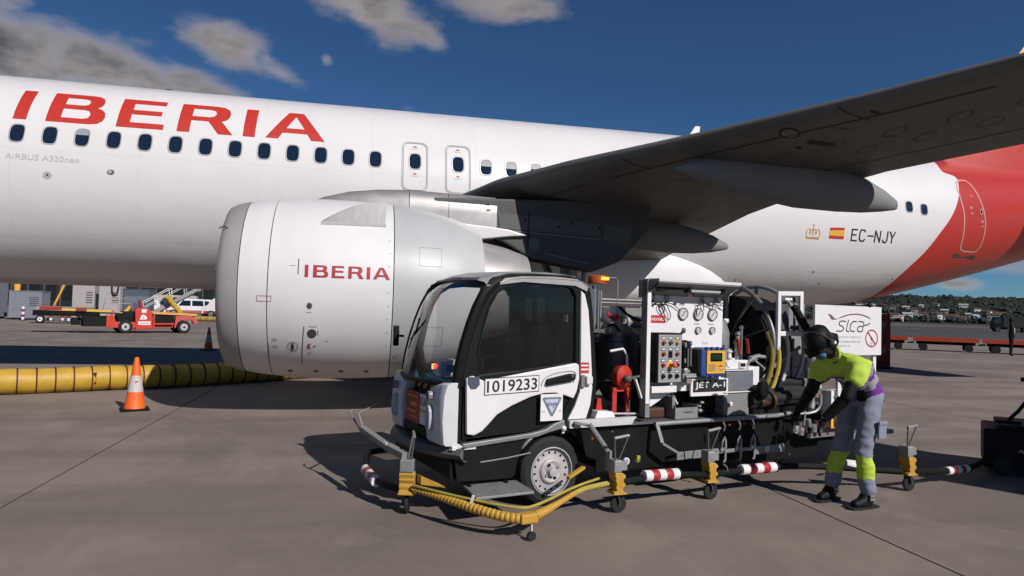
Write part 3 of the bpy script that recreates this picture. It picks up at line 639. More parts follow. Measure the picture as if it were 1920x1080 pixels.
    for x, zt_, wd in ((5.45, 2.97, .02), (5.66, 3.06, .10), (6.0, 3.155, .17), (6.4, 3.21, .20), (6.85, 3.235, .22)): R.append([(x, ey+wd*math.cos(t_), 2.7+(zt_-2.7)*max(0, math.sin(t_))**.6) for t_ in [math.pi*i/12 for i in range(13)]])
    b.rings(R, False); p1 = obj('pylon_nose', b, SILVER, eng, smooth=True, ang=60)
    for x0, x1 in ((6.855, 7.42), (7.428, 8.14)):
        b = B(); R = []
        for i in range(5):
            x = x0+(x1-x0)*i/4; zt_ = 3.235-.03*(x-6.85); R.append([(x, ey+.225*math.cos(t_)*(1+.1*math.sin(t_)), 2.66+(zt_-2.66)*max(0, math.sin(t_))**.5) for t_ in [math.pi*j/14 for j in range(15)]])
        b.rings(R, False); q_ = obj('pylon_panel', b, SILVER, eng, smooth=True, ang=60)
    for x, z in ((8.0, 2.98), (8.03, 2.98), (8.0, 3.08), (8.03, 3.08)): b = B(); b.sphere((x, ey-.235, z), .012, 8, 6); obj('fastener', b, CHROME, q_)
    if side > 0: continue
    # strake on the fan cowl
    b = B(); ft = [onnac(5.69+.81*i/8, 2.585-.0*i, -.01) for i in range(9)]
    tp = [p+Vector((.01, -.015+.06*(i/8), .015+.30*math.sin(math.pi/2*(i/8))**.9)) for i, p in enumerate(ft)]
    P_ = ft+tp[::-1]
    for dy in (0,):
        vs0 = [b.bm.verts.new(p) for p in ft]; vs1 = [b.bm.verts.new(p) for p in tp]; vs2 = [b.bm.verts.new(p+Vector((0, .012, .012))) for p in tp]; vs3 = [b.bm.verts.new(p+Vector((0, .03, .03))) for p in ft]
        for A_, C_ in ((vs0, vs1), (vs1, vs2), (vs2, vs3)):
            for i in range(8): b.quadf([A_[i], A_[i+1], C_[i+1], C_[i]])
        b.quadf([vs0[-1], vs1[-1], vs2[-1], vs3[-1]])
    obj('strake', b, mat('strake_grey', (.50, .48, .47), .4), eng)
    def nd(name, bm_, m_, dz=.06): return decal(name, bm_, lambda x, z: onnac(x, z, .004), m_, eng, dz, .12)
    nd('strake_root', fill2d([[(5.68, 2.545), (6.51, 2.555), (6.51, 2.60), (5.68, 2.585)]]), LINEG)
    # lettering on the cowl
    fx = lambda x: 5.522+(x+.13)/(5.39+.13)*(6.575-5.522); fz = lambda z: 1.845+(z-4.755)/.655*.155
    for k, lp in LET.items(): nd('letter', fill2d([[(fx(x), fz(z)) for x, z in q] for q in lp]), PRINTB)
    nd('cowl_mark', fill2d([[(5.438, 1.875), (5.448, 1.875), (5.448, 2.072), (5.438, 2.072)]]), PRINTK); nd('cowl_mark', fill2d([[(5.34, 1.98), (5.41, 1.98), (5.41, 1.986), (5.34, 1.986)]]), PRINTG)
    DARKM = mat('hatch_metal', (.13, .125, .12), .4, metal=.5, var=.2, scale=30)
    nd('round_vent', fill2d([ell(5.592, 1.488, .031, .036)]), DARKM); nd('round_vent', fill2d([ell(5.625, 1.138, .048, .048)]), DARKM)
    nd('vent_rim', fill2d([ell(5.625, 1.138, .056, .056), ell(5.625, 1.138, .048, .048)]), PRINTK); nd('vent_rim', fill2d([ell(5.592, 1.488, .036, .041), ell(5.592, 1.488, .031, .036)]), PRINTG)
    nd('no_step_sign', fill2d([ell(5.387, .962, .066, .066, 32), ell(5.387, .962, .060, .060, 32)]), PRINTK)
    nd('walking_figure', fill2d([ell(5.387, 1.0, .011, .012, 10)]), PRINTK); nd('walking_figure', fill2d([[(5.366, .985), (5.408, .985), (5.402, .94), (5.398, .915), (5.376, .915), (5.372, .94)]]), PRINTK)
    nd('sign_bar', strokes([((5.345, 1.005), (5.43, .92))], .006), PRINTG)
    nd('cowl_line', strokes([((5.529, 1.225), (5.49, .725))], .009), mat('brown_print', (.12, .07, .07), .6, var=0))
    nd('warning_mark', fill2d([[(5.565, .975), (5.580, 1.0), (5.605, 1.008), (5.612, 1.003), (5.598, .985), (5.595, .965), (5.612, .945), (5.605, .94), (5.578, .948)]]), PRINTB)
    nd('warning_mark', fill2d([[(5.635, .973), (5.667, .983), (5.667, .963)]]), PRINTK)
    for x0, x1, z in ((5.57, 5.62, .885), (5.57, 5.62, .872), (5.14, 5.2, 1.055), (5.14, 5.2, 1.035), (5.13, 5.21, .965), (5.13, 5.21, .955), (5.56, 5.62, 1.405), (5.59, 5.69, 1.225), (5.79, 5.83, 1.04)): nd('placard', fill2d([[(x0, z), (x1, z), (x1, z+.007), (x0, z+.007)]]), PRINTG)
    nd('bracket_mark', fill2d([[(5.695, 1.12), (5.705, 1.12), (5.705, 1.18), (5.695, 1.18)]]), PRINTG)
    nd('access_panel', fill2d([rrect(4.955, 5.135, 1.525, 1.60, .012), rrect(4.963, 5.127, 1.533, 1.592, .008)]), mat('pink_outline', (.45, .26, .25), .6, var=0))
    nd('latch', fill2d([[(5.088, .88), (5.10, .88), (5.10, 1.0), (5.088, 1.0)]]), PRINTG)
    nd('red_tip_mark', fill2d([ell(6.70, .85, .03, .018, 12)]), PRINTG)
    for k in range(9): nd('cowl_fastener', fill2d([ell(6.56, 1.0+.17*k, .008, .008, 8)]), PRINTG)
    for k in range(4): nd('cowl_latch', fill2d([rrect(5.3+.33*k, 5.36+.33*k, .60, .63, .006)]), mat('hatch_metal'))
    for P_ in (((6.9, 1.0), (7.3, 1.0), (7.3, 1.25), (6.9, 1.25)), ((6.95, 2.05), (7.25, 2.05), (7.25, 2.3), (6.95, 2.3))):
        nd('reverser_panel', strokes(list(zip(P_, P_[1:]+P_[:1])), .006), mat('faint_seam', (.44, .44, .44), .5, var=0))
    # inlet probe
    b = B(); b.tube([(4.56, -5.75-.86, EZ+.70), (4.49, -5.75-.90, EZ+.73), (4.43, -5.75-.91, EZ+.70)], .007, 8); obj('inlet_probe', b, BLACK, eng)

# ================================================================== HYDRANT DISPENSER TRUCK  (local frame: x along the truck to the rear, y away from the camera side, z up)
PH = rad(16); TO = Vector((7.71294, -10.77457, 0))
def TW(x, y, z=0): return TO+Vector((x*math.cos(PH)-y*math.sin(PH), x*math.sin(PH)+y*math.cos(PH), z))
trk = thing('fuel_truck', 'small white and black hydrant dispenser truck numbered 1019233 with gauges panel and hose reel', 'fuel truck', TO, PH)
TWD = 1.20
# chassis
b = B(); b.box(-.62, 3.55, .10, 1.18, .30, .50); b.box(.42, 3.6, .06, 1.22, .50, .585); chs = obj('chassis', b, BLACK, trk, bevel=.01)
b = B(); b.box(.55, 1.0, .12, .5, .2, .5); obj('tank', b, BLACK, trk, bevel=.03); b = B(); b.box(1.25, 2.1, .15, .6, .16, .48); obj('tank', b, BLACK, trk, bevel=.03)
def wheel(x, y, s=-1):
    r = B(); r.lathe([(0, .17), (0, .235), (.02, .262), (.05, .27), (.13, .27), (.16, .262), (.18, .235), (.18, .17)], (x, y, .27), (0, -s, 0), 48)
    t = obj('wheel', r, RUB, trk, smooth=True)
    r = B(); r.lathe([(.012, .188), (-.004, .186), (-.006, .178), (.012, .172), (.02, .165), (.022, .115), (.016, .10), (.000, .092), (-.006, .08), (.004, .05), (-.012, .038), (-.03, .034), (-.034, .001)], (x, y, .27), (0, -s, 0), 48)
    rim = obj('rim', r, RIM, t, smooth=True, ang=25)
    for k in range(16):
        a = 2*math.pi*k/16+.1; r = B(); c = Vector((x+.142*math.cos(a), y+s*(-.0205), .27+.142*math.sin(a)))
        r.cyl(c, c+Vector((0, s*.0025, 0)), .0095, n=10); obj('rim_hole', r, BLACK, t)
    for k in range(4):
        a = 2*math.pi*k/4+.5; r = B(); c = Vector((x+.058*math.cos(a), y+s*.0, .27+.058*math.sin(a))); r.cyl(c, c+Vector((0, s*.016, 0)), .010, n=6); obj('wheel_nut', r, BLACK if k % 2 else STEEL, t)
wheel(0, .02); wheel(0, 1.26, 1); wheel(2.55, .14); wheel(2.55, 1.18, 1)
b = B(); b.prism([[(.43, .22), (.43, .585), (3.1, .585), (3.1, .20), (2.92, .16), (2.2, .16), (2.0, .2)]], .04, .06); b.box(3.1, 3.9, .02, .06, .3, .585); obj('side_tray', b, BLACK, trk)
# ---- cab
cab = link('cab', None, trk)
OUT = [(-.80, .98), (-.775, 1.15), (-.74, 1.35), (-.69, 1.53), (-.62, 1.67), (-.53, 1.745), (-.40, 1.78), (-.20, 1.79), (.12, 1.79), (.22, 1.775), (.295, 1.73), (.335, 1.66), (.36, 1.5), (.385, 1.25), (.41, 1.0), (.41, .85), (.375, .70), (.36, .655), (.10, .655)]
WIN = [(-.635, 1.02), (-.66, 1.16), (-.625, 1.35), (-.575, 1.52), (-.51, 1.63), (-.42, 1.685), (-.28, 1.705), (.10, 1.705), (.165, 1.685), (.195, 1.63), (.205, 1.10), (-.2, 1.055)]
for y0, y1 in ((.03, .085), (TWD-.085, TWD-.03)):
    b = B(); b.prism([OUT[:-1]+[(.22, .655), (.22, .98), (-.2, .95), (-.76, .93)], WIN], y0, y1); obj('door_frame', b, BLACK, cab, bevel=.008)
    b = B(); b.quadf([b.bm.verts.new((x*.999, y0+.022, z)) for x, z in WIN]); obj('side_window', b, SIDEG if y0 < .5 else SIDEG2, cab)
    # raised rubber bead round the window
    b = B(); b.tube([(x, y0-.003 if y0 < .5 else y1+.003, z) for x, z in WIN[1:10]], .006, 6); obj('window_seal', b, BLACKG, cab, smooth=True)
b = B(); b.tube([(x+.035, .024, z-.035 if z > 1.7 else z) for x, z in OUT[3:12]], .006, 8, smooth=1); obj('roof_rail', b, mat('grey_rail', (.24, .23, .23), .25), cab, smooth=True)
# rear pillar in white
b = B(); b.prism([[(.225, 1.675), (.262, 1.645), (.30, 1.52), (.325, 1.3), (.345, 1.05), (.355, .9), (.34, .77), (.30, .66), (.13, .66), (.19, .76), (.235, .87), (.24, 1.0)]], .006, .034); obj('rear_pillar', b, TWHITE, cab, bevel=.008)
# door lower panel
b = B(); b.prism([[(-.74, .60), (-.755, 1.0), (-.70, 1.02), (-.60, .975), (-.585, .985), (.19, 1.10), (.215, 1.09), (.222, .98), (.20, .88), (.17, .825), (.10, .85), (.0, .875), (-.10, .875), (-.22, .85), (-.38, .79), (-.50, .73), (-.57, .66), (-.62, .615), (-.68, .59)]], -.004, .03); dr = obj('door_panel', b, TWHITE, cab, bevel=.01)
b = B(); b.prism([[(-.76, .56), (-.76, 1.0), (.21, 1.1), (.24, .66), (.10, .655), (-.02, .63), (-.2, .585)]], .032, .05); obj('door_inner', b, BLACK, cab)
b = B(); b.prism([[(-.77, .50), (-.77, .535), (-.2, .578), (-.08, .60), (.0, .64), (.09, .665), (.10, .62), (.06, .595), (-.05, .575), (-.15, .548)]], -.01, .04); obj('sill_trim', b, mat('silver_trim', (.34, .33, .325), .3, metal=.5, var=.06), cab, bevel=.008)
b = B(); b.box(-.85, -.66, 0, .04, .49, .52); b.hexa([(-.86, .02, .49), (-.79, -.008, .49), (-.79, .03, .49), (-.86, .06, .49), (-.84, .02, .52), (-.79, -.008, .535), (-.79, .03, .535), (-.84, .06, .52)]); obj('sill_tip', b, TWHITE, cab, bevel=.005)
# skirt with wheel arch
arc = [(.34*math.cos(rad(a))*.95, .27+.34*math.sin(rad(a))) for a in range(15, 181, 15)]
b = B(); b.prism([[(-.80, .26), (-.83, .49), (-.2, .545), (.0, .60), (.36, .62), (.42, .5), (.42, .32)]+arc+[(-.36, .25)]], .012, .05); obj('side_skirt', b, BLACK, cab, bevel=.006)
b = B(); b.tube([(.335*math.cos(rad(a)), .012, .275+.325*math.sin(rad(a))) for a in range(68, 152, 7)], [.004, .012, .013, .012, .004], 8); obj('arch_trim', b, mat('grey_trim', (.20, .195, .19), .3), cab, smooth=True)
b = B(); b.tube([(-.62, .01, .39), (-.4, .008, .405), (-.2, .01, .428)], .006, 6); obj('skirt_line', b, GPAINT, cab)
b = B(); b.prism([[(.075, .655), (.09, .71), (.12, .77), (.22, .92), (.23, .66)]], .02, .045); obj('pillar_gap', b, BLACK, cab)
# interior
b = B(); b.box(-.7, .36, .09, 1.19, .56, .62); b.box(-.80, -.45, .10, 1.18, .62, .93); obj('floor_and_dash', b, BLACK, cab, bevel=.02)
b = B(); b.prism([[(.27, .62), (.33, .62), (.33, 1.72), (.27, 1.72)]], .09, 1.19)
rw = obj('rear_wall', b, BLACK, cab)
for y0 in (.62, .84):
    b = B(); b.box(.262, .27, y0, y0+.13, 1.40, 1.62); obj('rear_window', b, mat('dull_grey', (.30, .28, .275), .5), cab)
b = B(); b.box(-.05, .22, .2, .6, .62, .85); b.box(.12, .24, .2, .6, .85, 1.25); b.box(.13, .22, .28, .52, 1.25, 1.42); obj('seat', b, BLACK, cab, bevel=.04)
b = B(); b.box(-.05, .22, .7, 1.1, .62, .85); b.box(.12, .24, .7, 1.1, .85, 1.25); b.box(.13, .22, .78, 1.02, 1.25, 1.42); obj('seat', b, BLACK, cab, bevel=.04)
b = B(); R = [(-.52+.13*math.sin(a)*.35, .42+.17*math.cos(a), 1.02+.17*math.sin(a)) for a in [2*math.pi*i/24 for i in range(25)]]; b.tube(R, .014, 8, False); b.bar((-.52, .42, 1.02), (-.62, .42, .9), .04); obj('steering_wheel', b, BLACK, cab, smooth=True)
b = B(); b.box(-.50, -.33, .30, .36, 1.66, 1.69); obj('roof_lamp', b, PANELW, cab, bevel=.01)
b = B(); b.box(.17, .185, .12, .18, 1.42, 1.48); obj('belt_anchor', b, PANELW, cab, bevel=.004)
b = B(); b.box(-.72, -.5, .5, .75, .932, .945); b.bm.transform(Matrix.Rotation(.1, 4, 'Z')); obj('paper', b, PANELW, cab)
# windscreen
b = B(); R = []; NW = 17
def wsx(y, z):
    t = (y-TWD/2)/(TWD/2); base = interp(z, [.95, 1.1, 1.3, 1.5, 1.62, 1.70, 1.74], [-.945, -.92, -.875, -.805, -.74, -.66, -.58]); return base+.13*t*t
for z in (.95, 1.1, 1.25, 1.4, 1.52, 1.62, 1.69, 1.735):
    R.append([(wsx(.07+(TWD-.14)*i/(NW-1), z), .07+(TWD-.14)*i/(NW-1), z) for i in range(NW)])
b.rings(R, False, False); obj('windscreen', b, WSG, cab, smooth=True, ang=80)
for y in (.055, TWD-.055):
    b = B(); P = [(wsx(y, z)+.03, y, z) for z in (.93, 1.1, 1.25, 1.4, 1.52, 1.62, 1.69, 1.725)]+[(-.48, y, 1.738)]; b.tube(P, [.042]*7+[.036, .026], 10); obj('front_pillar', b, BLACK, cab, smooth=True)
b = B(); b.tube([(wsx(.07+(TWD-.14)*i/(NW-1), .95)-.005, .07+(TWD-.14)*i/(NW-1), .95) for i in range(NW)], .016, 8); obj('windscreen_seal', b, BLACK, cab, smooth=True)
b = B(); R = []
for y, dz in ((.02, -.03), (.06, 0), (.2, .02), (.60, .032), (1.0, .02), (1.14, 0), (1.18, -.03)):
    R.append([(-.62+.12*((y-.60)/.60)**2, y, 1.725+dz), (-.5+.06*((y-.60)/.60)**2, y, 1.765+dz), (-.3, y, 1.785+dz), (0, y, 1.795+dz), (.2, y, 1.785+dz), (.30, y, 1.735+dz), (.29, y, 1.70+dz), (.18, y, 1.74+dz), (-.3, y, 1.75+dz), (-.6, y, 1.705+dz)])
b.rings(R); obj('roof', b, mat('roof_grey', (.40, .38, .38), .25, var=.1), cab, smooth=True, ang=50)
b = B(); b.tube([(-.76, 1.0, 1.0), (-.86, .85, 1.2), (-.86, .7, 1.42)], .008, 6); obj('wiper', b, BLACK, cab)
b = B(); b.box(-.87, -.82, 1.30, 1.33, 1.16, 1.34); b.bar((-.8, 1.24, 1.25), (-.84, 1.31, 1.25), .02); obj('side_mirror', b, BLACK, cab, bevel=.008)
# front nose
b = B(); R = []
for z, dx in ((.50, .03), (.52, 0), (.80, 0), (.93, .03), (.955, .06)):
    R.append([(-.86+dx+.05*((y-.60)/.58)**2, y, z) for y in [.05+1.1*i/12 for i in range(13)]]+[(-.72, 1.15, z), (-.72, .05, z)])
b.rings(R); nose = obj('nose', b, BLACK, cab, smooth=True)
for i in range(4):
    y = .40+.13*i; t = [(y, .875), (y+.075, .875), (y+.045, .925), (y-.03, .925)]
    bb = B(); bb.quadf([bb.bm.verts.new((-.872+.05*((p-.60)/.58)**2+max(0, (q-.8)*.22), p, q)) for p, q in t]); obj('chevron', bb, mat('chevron_yellow', (.45, .24, .03), .6, var=.25, scale=30), nose)
for y0, y1, sgn in ((.015, .30, -1), (.83, 1.13, 1)):
    def px(y): return -.925+.025*((y-.58)/.58)**2
    pr = [(.52, .0), (.535, -.02), (.70, -.035), (.88, -.025), (.955, .0), (.97, .03)]
    b = B(); R = []
    ys = [y0+(y1-y0)*i/8 for i in range(9)]
    for z, dx in pr:
        top_in = .06 if z > .93 else 0
        R.append([(px(y)+dx+(.012 if i in (0, 8) else 0), y, z-(.06*((i/8 if sgn < 0 else 1-i/8))**2 if z > .85 else 0)) for i, y in enumerate(ys)]+[(-.805, y1, z), (-.805, y0, z)])
    b.rings(R); pod = obj('headlamp_pod', b, HPOD, cab, smooth=True, bevel=.012, ang=28, seg=3)
    yc = (y0+y1)/2-(.03*sgn)
    for zc, rz_, ry in ((.70, .085, .042), (.865, .03, .024)):
        bb = B(); bb.lathe([(.02, 1.12), (-.006, 1.1), (-.01, 1.0), (.004, .9), (.004, .0)], (0, 0, 0), (1, 0, 0), 24)
        for v in bb.bm.verts: v.co = (px(yc)-.052+v.co.x, yc+v.co.y*ry, zc+v.co.z*rz_)
        obj('headlamp', bb, LAMPG if zc < .8 else mat('grey_lens', (.25, .24, .27), .3), pod, smooth=True)
b = B(); b.prism([[(-.745, .965), (-.72, .925), (-.68, .925), (-.65, .955), (-.655, 1.015), (-.745, 1.01)]], -.008, -.004); obj('scallop', b, mat('blue_grey_plastic', (.07, .08, .12), .5), cab)
# cartons in the front tray
b = B(); b.box(-.915, -.86, .50, .815, .60, .845); c1 = obj('red_carton', b, CARDR, cab, bevel=.006)
for z0, z1, y0, y1 in ((.80, .812, .53, .75), (.73, .76, .55, .70), (.68, .70, .57, .78), (.64, .655, .53, .72)):
    bb = B(); bb.box(-.918, -.9155, y0, y1, z0, z1); obj('print', bb, CARDO, c1)
b = B(); b.box(-.915, -.86, .27, .495, .61, .84); c2 = obj('white_carton', b, PANELW, cab, bevel=.006)
bm = text2d('ULAN', 0, .17, 0, .065)
for v in bm.verts: v.co = (-.918, .485-v.co.x, .755+v.co.y)
obj('print', bm, PRINTK, c2)
bb = B(); bb.box(-.918, -.9155, .30, .48, .705, .73); obj('print', bb, mat('pale_gold', (.6, .45, .2), .6), c2)
b = B(); b.box(-.92, -.80, .30, .84, .53, .60); obj('tray', b, BLACK, cab, bevel=.01)
# bumper
b = B(); R = []
for z, dx in ((.415, .06), (.43, .01), (.46, -.01), (.50, .01), (.51, .05)):
    R.append([(-1.02+dx+.22*abs((y-.63)/.67)**2.4, y, z) for y in [-.04+1.34*i/20 for i in range(21)]]+[(-.78, 1.30, z), (-.78, -.04, z)])
b.rings(R); obj('bumper', b, mat('bumper_grey', (.11, .105, .10), .5, var=.1), cab, smooth=True)
b = B(); b.box(-.84, -.72, .05, 1.23, .28, .42); obj('under_bumper', b, BLACK, cab)
# door number, sticker, handle, marker
def side(name, bm_, m_, y, par): 
    for v in bm_.verts: v.co = (v.co.x, y, v.co.y)
    bmesh.ops.recalc_face_normals(bm_, faces=bm_.faces); me = bpy.data.meshes.new(name); bm_.to_mesh(me); bm_.free(); me.materials.append(m_); return link(name, me, par)
def skew(bm_, x0, k):
    for v in bm_.verts: v.co.y += (v.co.x-x0)*k
    return bm_
side('number_frame', skew(fill2d([[(-.612, .875), (-.148, .875), (-.148, 1.0), (-.612, 1.0)]]), -.6, .035), PRINTK, -.0065, dr)
side('number_plate', skew(fill2d([[(-.606, .881), (-.154, .881), (-.154, .994), (-.606, .994)]]), -.6, .035), PANELW, -.0085, dr)
side('truck_number', skew(text2d('1019233', -.592, -.168, .894, .981, weight=.012), -.6, .035), PRINTK, -.0105, dr)
b = B(); b.prism([rrect(-.135, .062, .665, .868, .004)], -.016, -.006); st = obj('sticker_board', b, PANELW, dr)
side('triangle_logo', fill2d([[(-.115, .845), (.045, .845), (.05, .832), (-.025, .70), (-.045, .70), (-.12, .832)], [(-.10, .83), (.03, .83), (-.033, .72)]]), mat('blue_grey_print', (.18, .19, .25), .5, var=0), -.018, st)
side('triangle_fill', fill2d([[(-.10, .83), (.03, .83), (-.033, .72)]]), mat('pale_blue_print', (.52, .54, .66), .5, var=0), -.0175, st)
side('logo_text', text2d('Pfj', -.078, .010, .752, .805, weight=.02), mat('blue_grey_print', (.1, .1, .2)), -.020, st)
for x0 in (-.125, .025): side('logo_text', fill2d([[(x0, .735), (x0+.028, .735), (x0+.028, .741), (x0, .741)]]), PRINTG, -.018, st)
b = B(); b.prism([[(-.10, .945), (-.085, .985), (.11, 1.022), (.165, 1.02), (.172, .985), (.15, .965), (-.08, .935)]], -.03, -.006); hd = obj('door_handle', b, BLACK, dr, bevel=.008)
b = B(); b.tube([(-.13, -.006, .93), (-.11, -.006, .99), (.0, -.006, 1.03), (.17, -.006, 1.045), (.19, -.006, 1.0), (.16, -.006, .95)], .004, 6, smooth=2); obj('handle_recess_edge', b, mat('shade_line', (.35, .33, .32), .5), dr)
b = B(); b.sphere((.135, -.03, 1.0), .016, 10, 8); obj('lock', b, DGREY, hd)
side('reflector_label', fill2d([[(.232, 1.02), (.315, 1.02), (.315, 1.105), (.232, 1.105)]]), PRINTR, .0035, cab)
for z in (1.044, 1.075): side('label_stripe', fill2d([[(.238, z), (.309, z), (.309, z+.013), (.238, z+.013)]]), PANELW, .0015, cab)
b = B(); b.prism([rrect(.235, .275, .905, 1.008, .018)], -.012, .006); ml = obj('side_marker', b, mat('grey_base', (.2, .19, .18), .5), cab, bevel=.004)
b = B(); b.prism([rrect(.272, .33, .935, 1.0, .012)], -.035, .0); obj('marker_lens', b, mat('clear_lens', (.75, .72, .70), .2, var=0), ml, bevel=.008)
b = B(); b.sphere((.08, -.012, .60), .022, 10, 8); b.cyl((.08, 0, .56), (.08, 0, .6), .012); obj('tow_eye', b, PANELW, cab, smooth=True)
# dashboard beacon seen through the screen
b = B(); b.prism([[(-.80, .98), (-.83, 1.03), (-.80, 1.09), (-.68, 1.11), (-.56, 1.07), (-.50, .98)]], .36, .50); db = obj('dash_unit', b, PANELW, cab, bevel=.012)
b = B(); b.box(-.83, -.80, .41, .45, 1.04, 1.065); obj('red_light', b, REDLED, db); b = B(); b.box(-.83, -.81, .46, .49, 1.03, 1.07); obj('amber_light', b, mat('amber_small', (1, .4, .05), emit=(1, .5, .1), es=1.5), db)
b = B(); b.box(-.76, -.58, .345, .358, 1.02, 1.07); b.box(-.74, -.56, .40, .53, .955, .972); obj('dark_window', b, BLACKG, db)
# footstep
b = B(); b.hexa([(-.78, -.27, .205), (-.33, -.28, .205), (-.30, .06, .205), (-.72, .08, .205), (-.78, -.27, .222), (-.33, -.28, .222), (-.30, .06, .222), (-.72, .08, .222)]); fs = obj('footstep', b, STEEL, trk, bevel=.003)
for i in range(13):
    for j in range(8):
        bb = B(); x = -.745+.034*i+.004*j; y = -.255+.04*j; r_ = .013 if (i+j) % 2 else -.013
        bb.bar((x-.012, y-r_, .2235), (x+.012, y+r_, .2235), .005, .003)
        if i == 0 and j == 0: tr0 = obj('tread_bump', bb, STEEL, fs)
        else:
            bb.bm.free(); o = link('tread_bump', tr0.data, fs); o.location = (x+.745, y+.255, 0)
            if (i+j) % 2: o.rotation_euler = (0, 0, 0)
b = B(); b.bar((-.7, 0, .21), (-.7, .3, .3), .03); b.bar((-.4, 0, .21), (-.4, .3, .3), .03); obj('step_bracket', b, BLACK, trk)

# ---- load bed
b = B(); b.box(.13, .74, -.02, .03, .595, .655); b.hexa([(.74, -.02, .595), (.76, -.02, .63), (.76, .03, .63), (.74, .03, .595), (.74, -.02, .655), (.79, -.02, .655), (.79, .03, .655), (.74, .03, .655)]); obj('bed_beam', b, mat('beam_grey', (.62, .60, .59), .45, var=.1, dirt=.2), trk, bevel=.003)
for x in (.16, .22): b = B(); b.cyl((x, -.03, .62), (x, -.02, .62), .009, n=8); obj('bolt', b, DGREY, trk)
b = B(); b.box(.42, 4.0, .0, 1.26, .586, .606); obj('bed_deck', b, DGREY, trk)
b = B(); b.cyl((.98, -.02, .585), (2.42, -.02, .585), .019, n=12); b.cyl((2.42, -.02, .585), (2.62, -.02, .60), .019, n=12); obj('side_tube', b, STEEL, trk, smooth=True)
b = B(); b.box(2.28, 2.45, -.05, .0, .575, .60); obj('tube_clamp', b, GPAINT, trk, bevel=.01)
b = B(); b.bar((.99, -.03, .585), (.99, -.1, .44), .035, .02); b.bar((.99, -.1, .44), (1.14, -.12, .355), .035, .02); obj('rail_bracket', b, GPAINT, trk, bevel=.004)
b = B(); b.box(1.13, 1.60, -.13, -.11, .295, .36); obj('lower_rail', b, GPAINT, trk, bevel=.004)
b = B(); b.box(1.60, 2.02, -.13, -.11, .315, .345); obj('lower_rail', b, STEEL, trk, bevel=.003)
b = B(); b.box(2.05, 2.42, -.13, -.11, .275, .345); obj('lower_rail', b, GPAINT, trk, bevel=.004)
side('rail_label', fill2d([[(2.17, .29), (2.22, .29), (2.22, .335), (2.17, .335)]]), PANELW, -.1315, trk); side('rail_label', text2d('A', 2.182, 2.208, .295, .33, weight=.02), PRINTG, -.134, trk)
for x in (1.18, 1.30, 1.35, 1.5): b = B(); b.cyl((x, -.137, .33), (x, -.13, .33), .006, n=8); obj('bolt', b, CHROME, trk)
# grab levers with little red tags
for x in (1.645, 1.83, 2.0):
    b = B(); b.tube([(x-.02, -.14, .36), (x-.025, -.15, .42), (x+.005, -.15, .46)], .008, 6); b.tube([(x+.02, -.14, .44), (x+.02, -.145, .38), (x+.02, -.14, .26), (x+.005, -.14, .24)], .011, 8); b.box(x-.035, x+.035, -.145, -.13, .335, .365); obj('valve_lever', b, STEEL, trk, smooth=True)
    b = B(); b.tube([(x-.01, -.14, .59), (x+.005, -.15, .55), (x, -.14, .51)], .009, 8, smooth=1); obj('lever_grip', b, CHROME, trk, smooth=True)
    b = B(); b.sphere((x+.075, -.13, .555), .010, 8, 6); obj('red_knob', b, TRED, trk)
b = B(); b.cyl((.62, -.115, .325), (.62, -.10, .325), .028, n=18); ga = obj('tyre_gauge', b, PANELW, trk); b = B(); b.cyl((.62, -.117, .325), (.62, -.114, .325), .019, n=16); obj('dial', b, PRINTG, ga)
b = B(); b.cyl((.73, -.115, .325), (.74, -.10, .33), .02, n=12); b.box(.72, .75, -.12, -.1, .325, .36); obj('yellow_valve', b, mat('lime_valve', (.4, .38, .04), .5), trk)
for p in ((.48, -.1, .565, .006), (.50, -.1, .29, .008), (2.5, -.12, .24, .006), (.26, -.14, .53, .011)): b = B(); b.sphere(p[:3], p[3], 8, 6); obj('bolt', b, TRED if p[3] == .011 else STEEL, trk)
# grey arm from the bed beam down to the ring
b = B(); b.bar((.16, -.04, .645), (.28, -.10, .62), .03, .02); b.bar((.26, -.10, .64), (.36, -.22, .44), .055, .02); b.bar((.36, -.22, .45), (.345, -.24, .30), .06, .02); obj('ring_arm', b, GPAINT, trk, bevel=.003)

# ---- equipment on the bed between cab and panel
b = B(); b.lathe([(0, .05), (.02, .19), (.05, .205), (.40, .205), (.44, .20), (.50, .13), (.52, .05)], (1.05, .62, .88), (0, 0, 1), 40, True); fv = obj('filter_vessel', b, SLATE, trk, smooth=True)
b = B(); b.lathe([(0, .215), (.03, .22), (.06, .22), (.07, .205)], (1.05, .62, 1.18), (0, 0, 1), 40); obj('flange', b, SLATE, fv, smooth=True)
b = B(); b.lathe([(-.16, .10), (0, .19)], (1.05, .62, .86), (0, 0, 1), 24, True); obj('vessel_foot', b, DGREY, fv)
b = B(); b.box(.80, .98, .40, .55, 1.42, 1.56); b.bm.transform(Matrix.Identity(4)); obj('pump_block', b, PANELW, trk, bevel=.02)
b = B(); b.cyl((.78, .45, 1.36), (1.02, .45, 1.36), .05, n=16); b.cyl((.92, .43, 1.3), (.92, .43, 1.48), .04, n=14); obj('pump_fitting', b, STEEL, trk, smooth=True)
for p, q, r in (((.58, .42, .95), (.58, .42, 1.74), .016), ((.63, .40, 1.40), (.63, .40, 1.74), .03), ((.70, .44, 1.35), (.70, .44, 1.72), .022), ((.76, .5, 1.45), (.76, .5, 1.7), .02)):
    b = B(); b.cyl(p, q, r, n=14); obj('standpipe', b, CHROME if r > .02 else STEEL, trk, smooth=True)
b = B(); b.box(.54, .72, .36, .50, 1.33, 1.36); b.box(.55, .60, .36, .5, 1.2, 1.7); obj('pipe_clamp', b, DGREY, trk)
b = B(); b.tube([(.62, .42, 1.30), (.72, .36, 1.36), (.84, .40, 1.42), (.9, .38, 1.34)], .012, 8, smooth=2); obj('hose', b, RUB, trk, smooth=True)
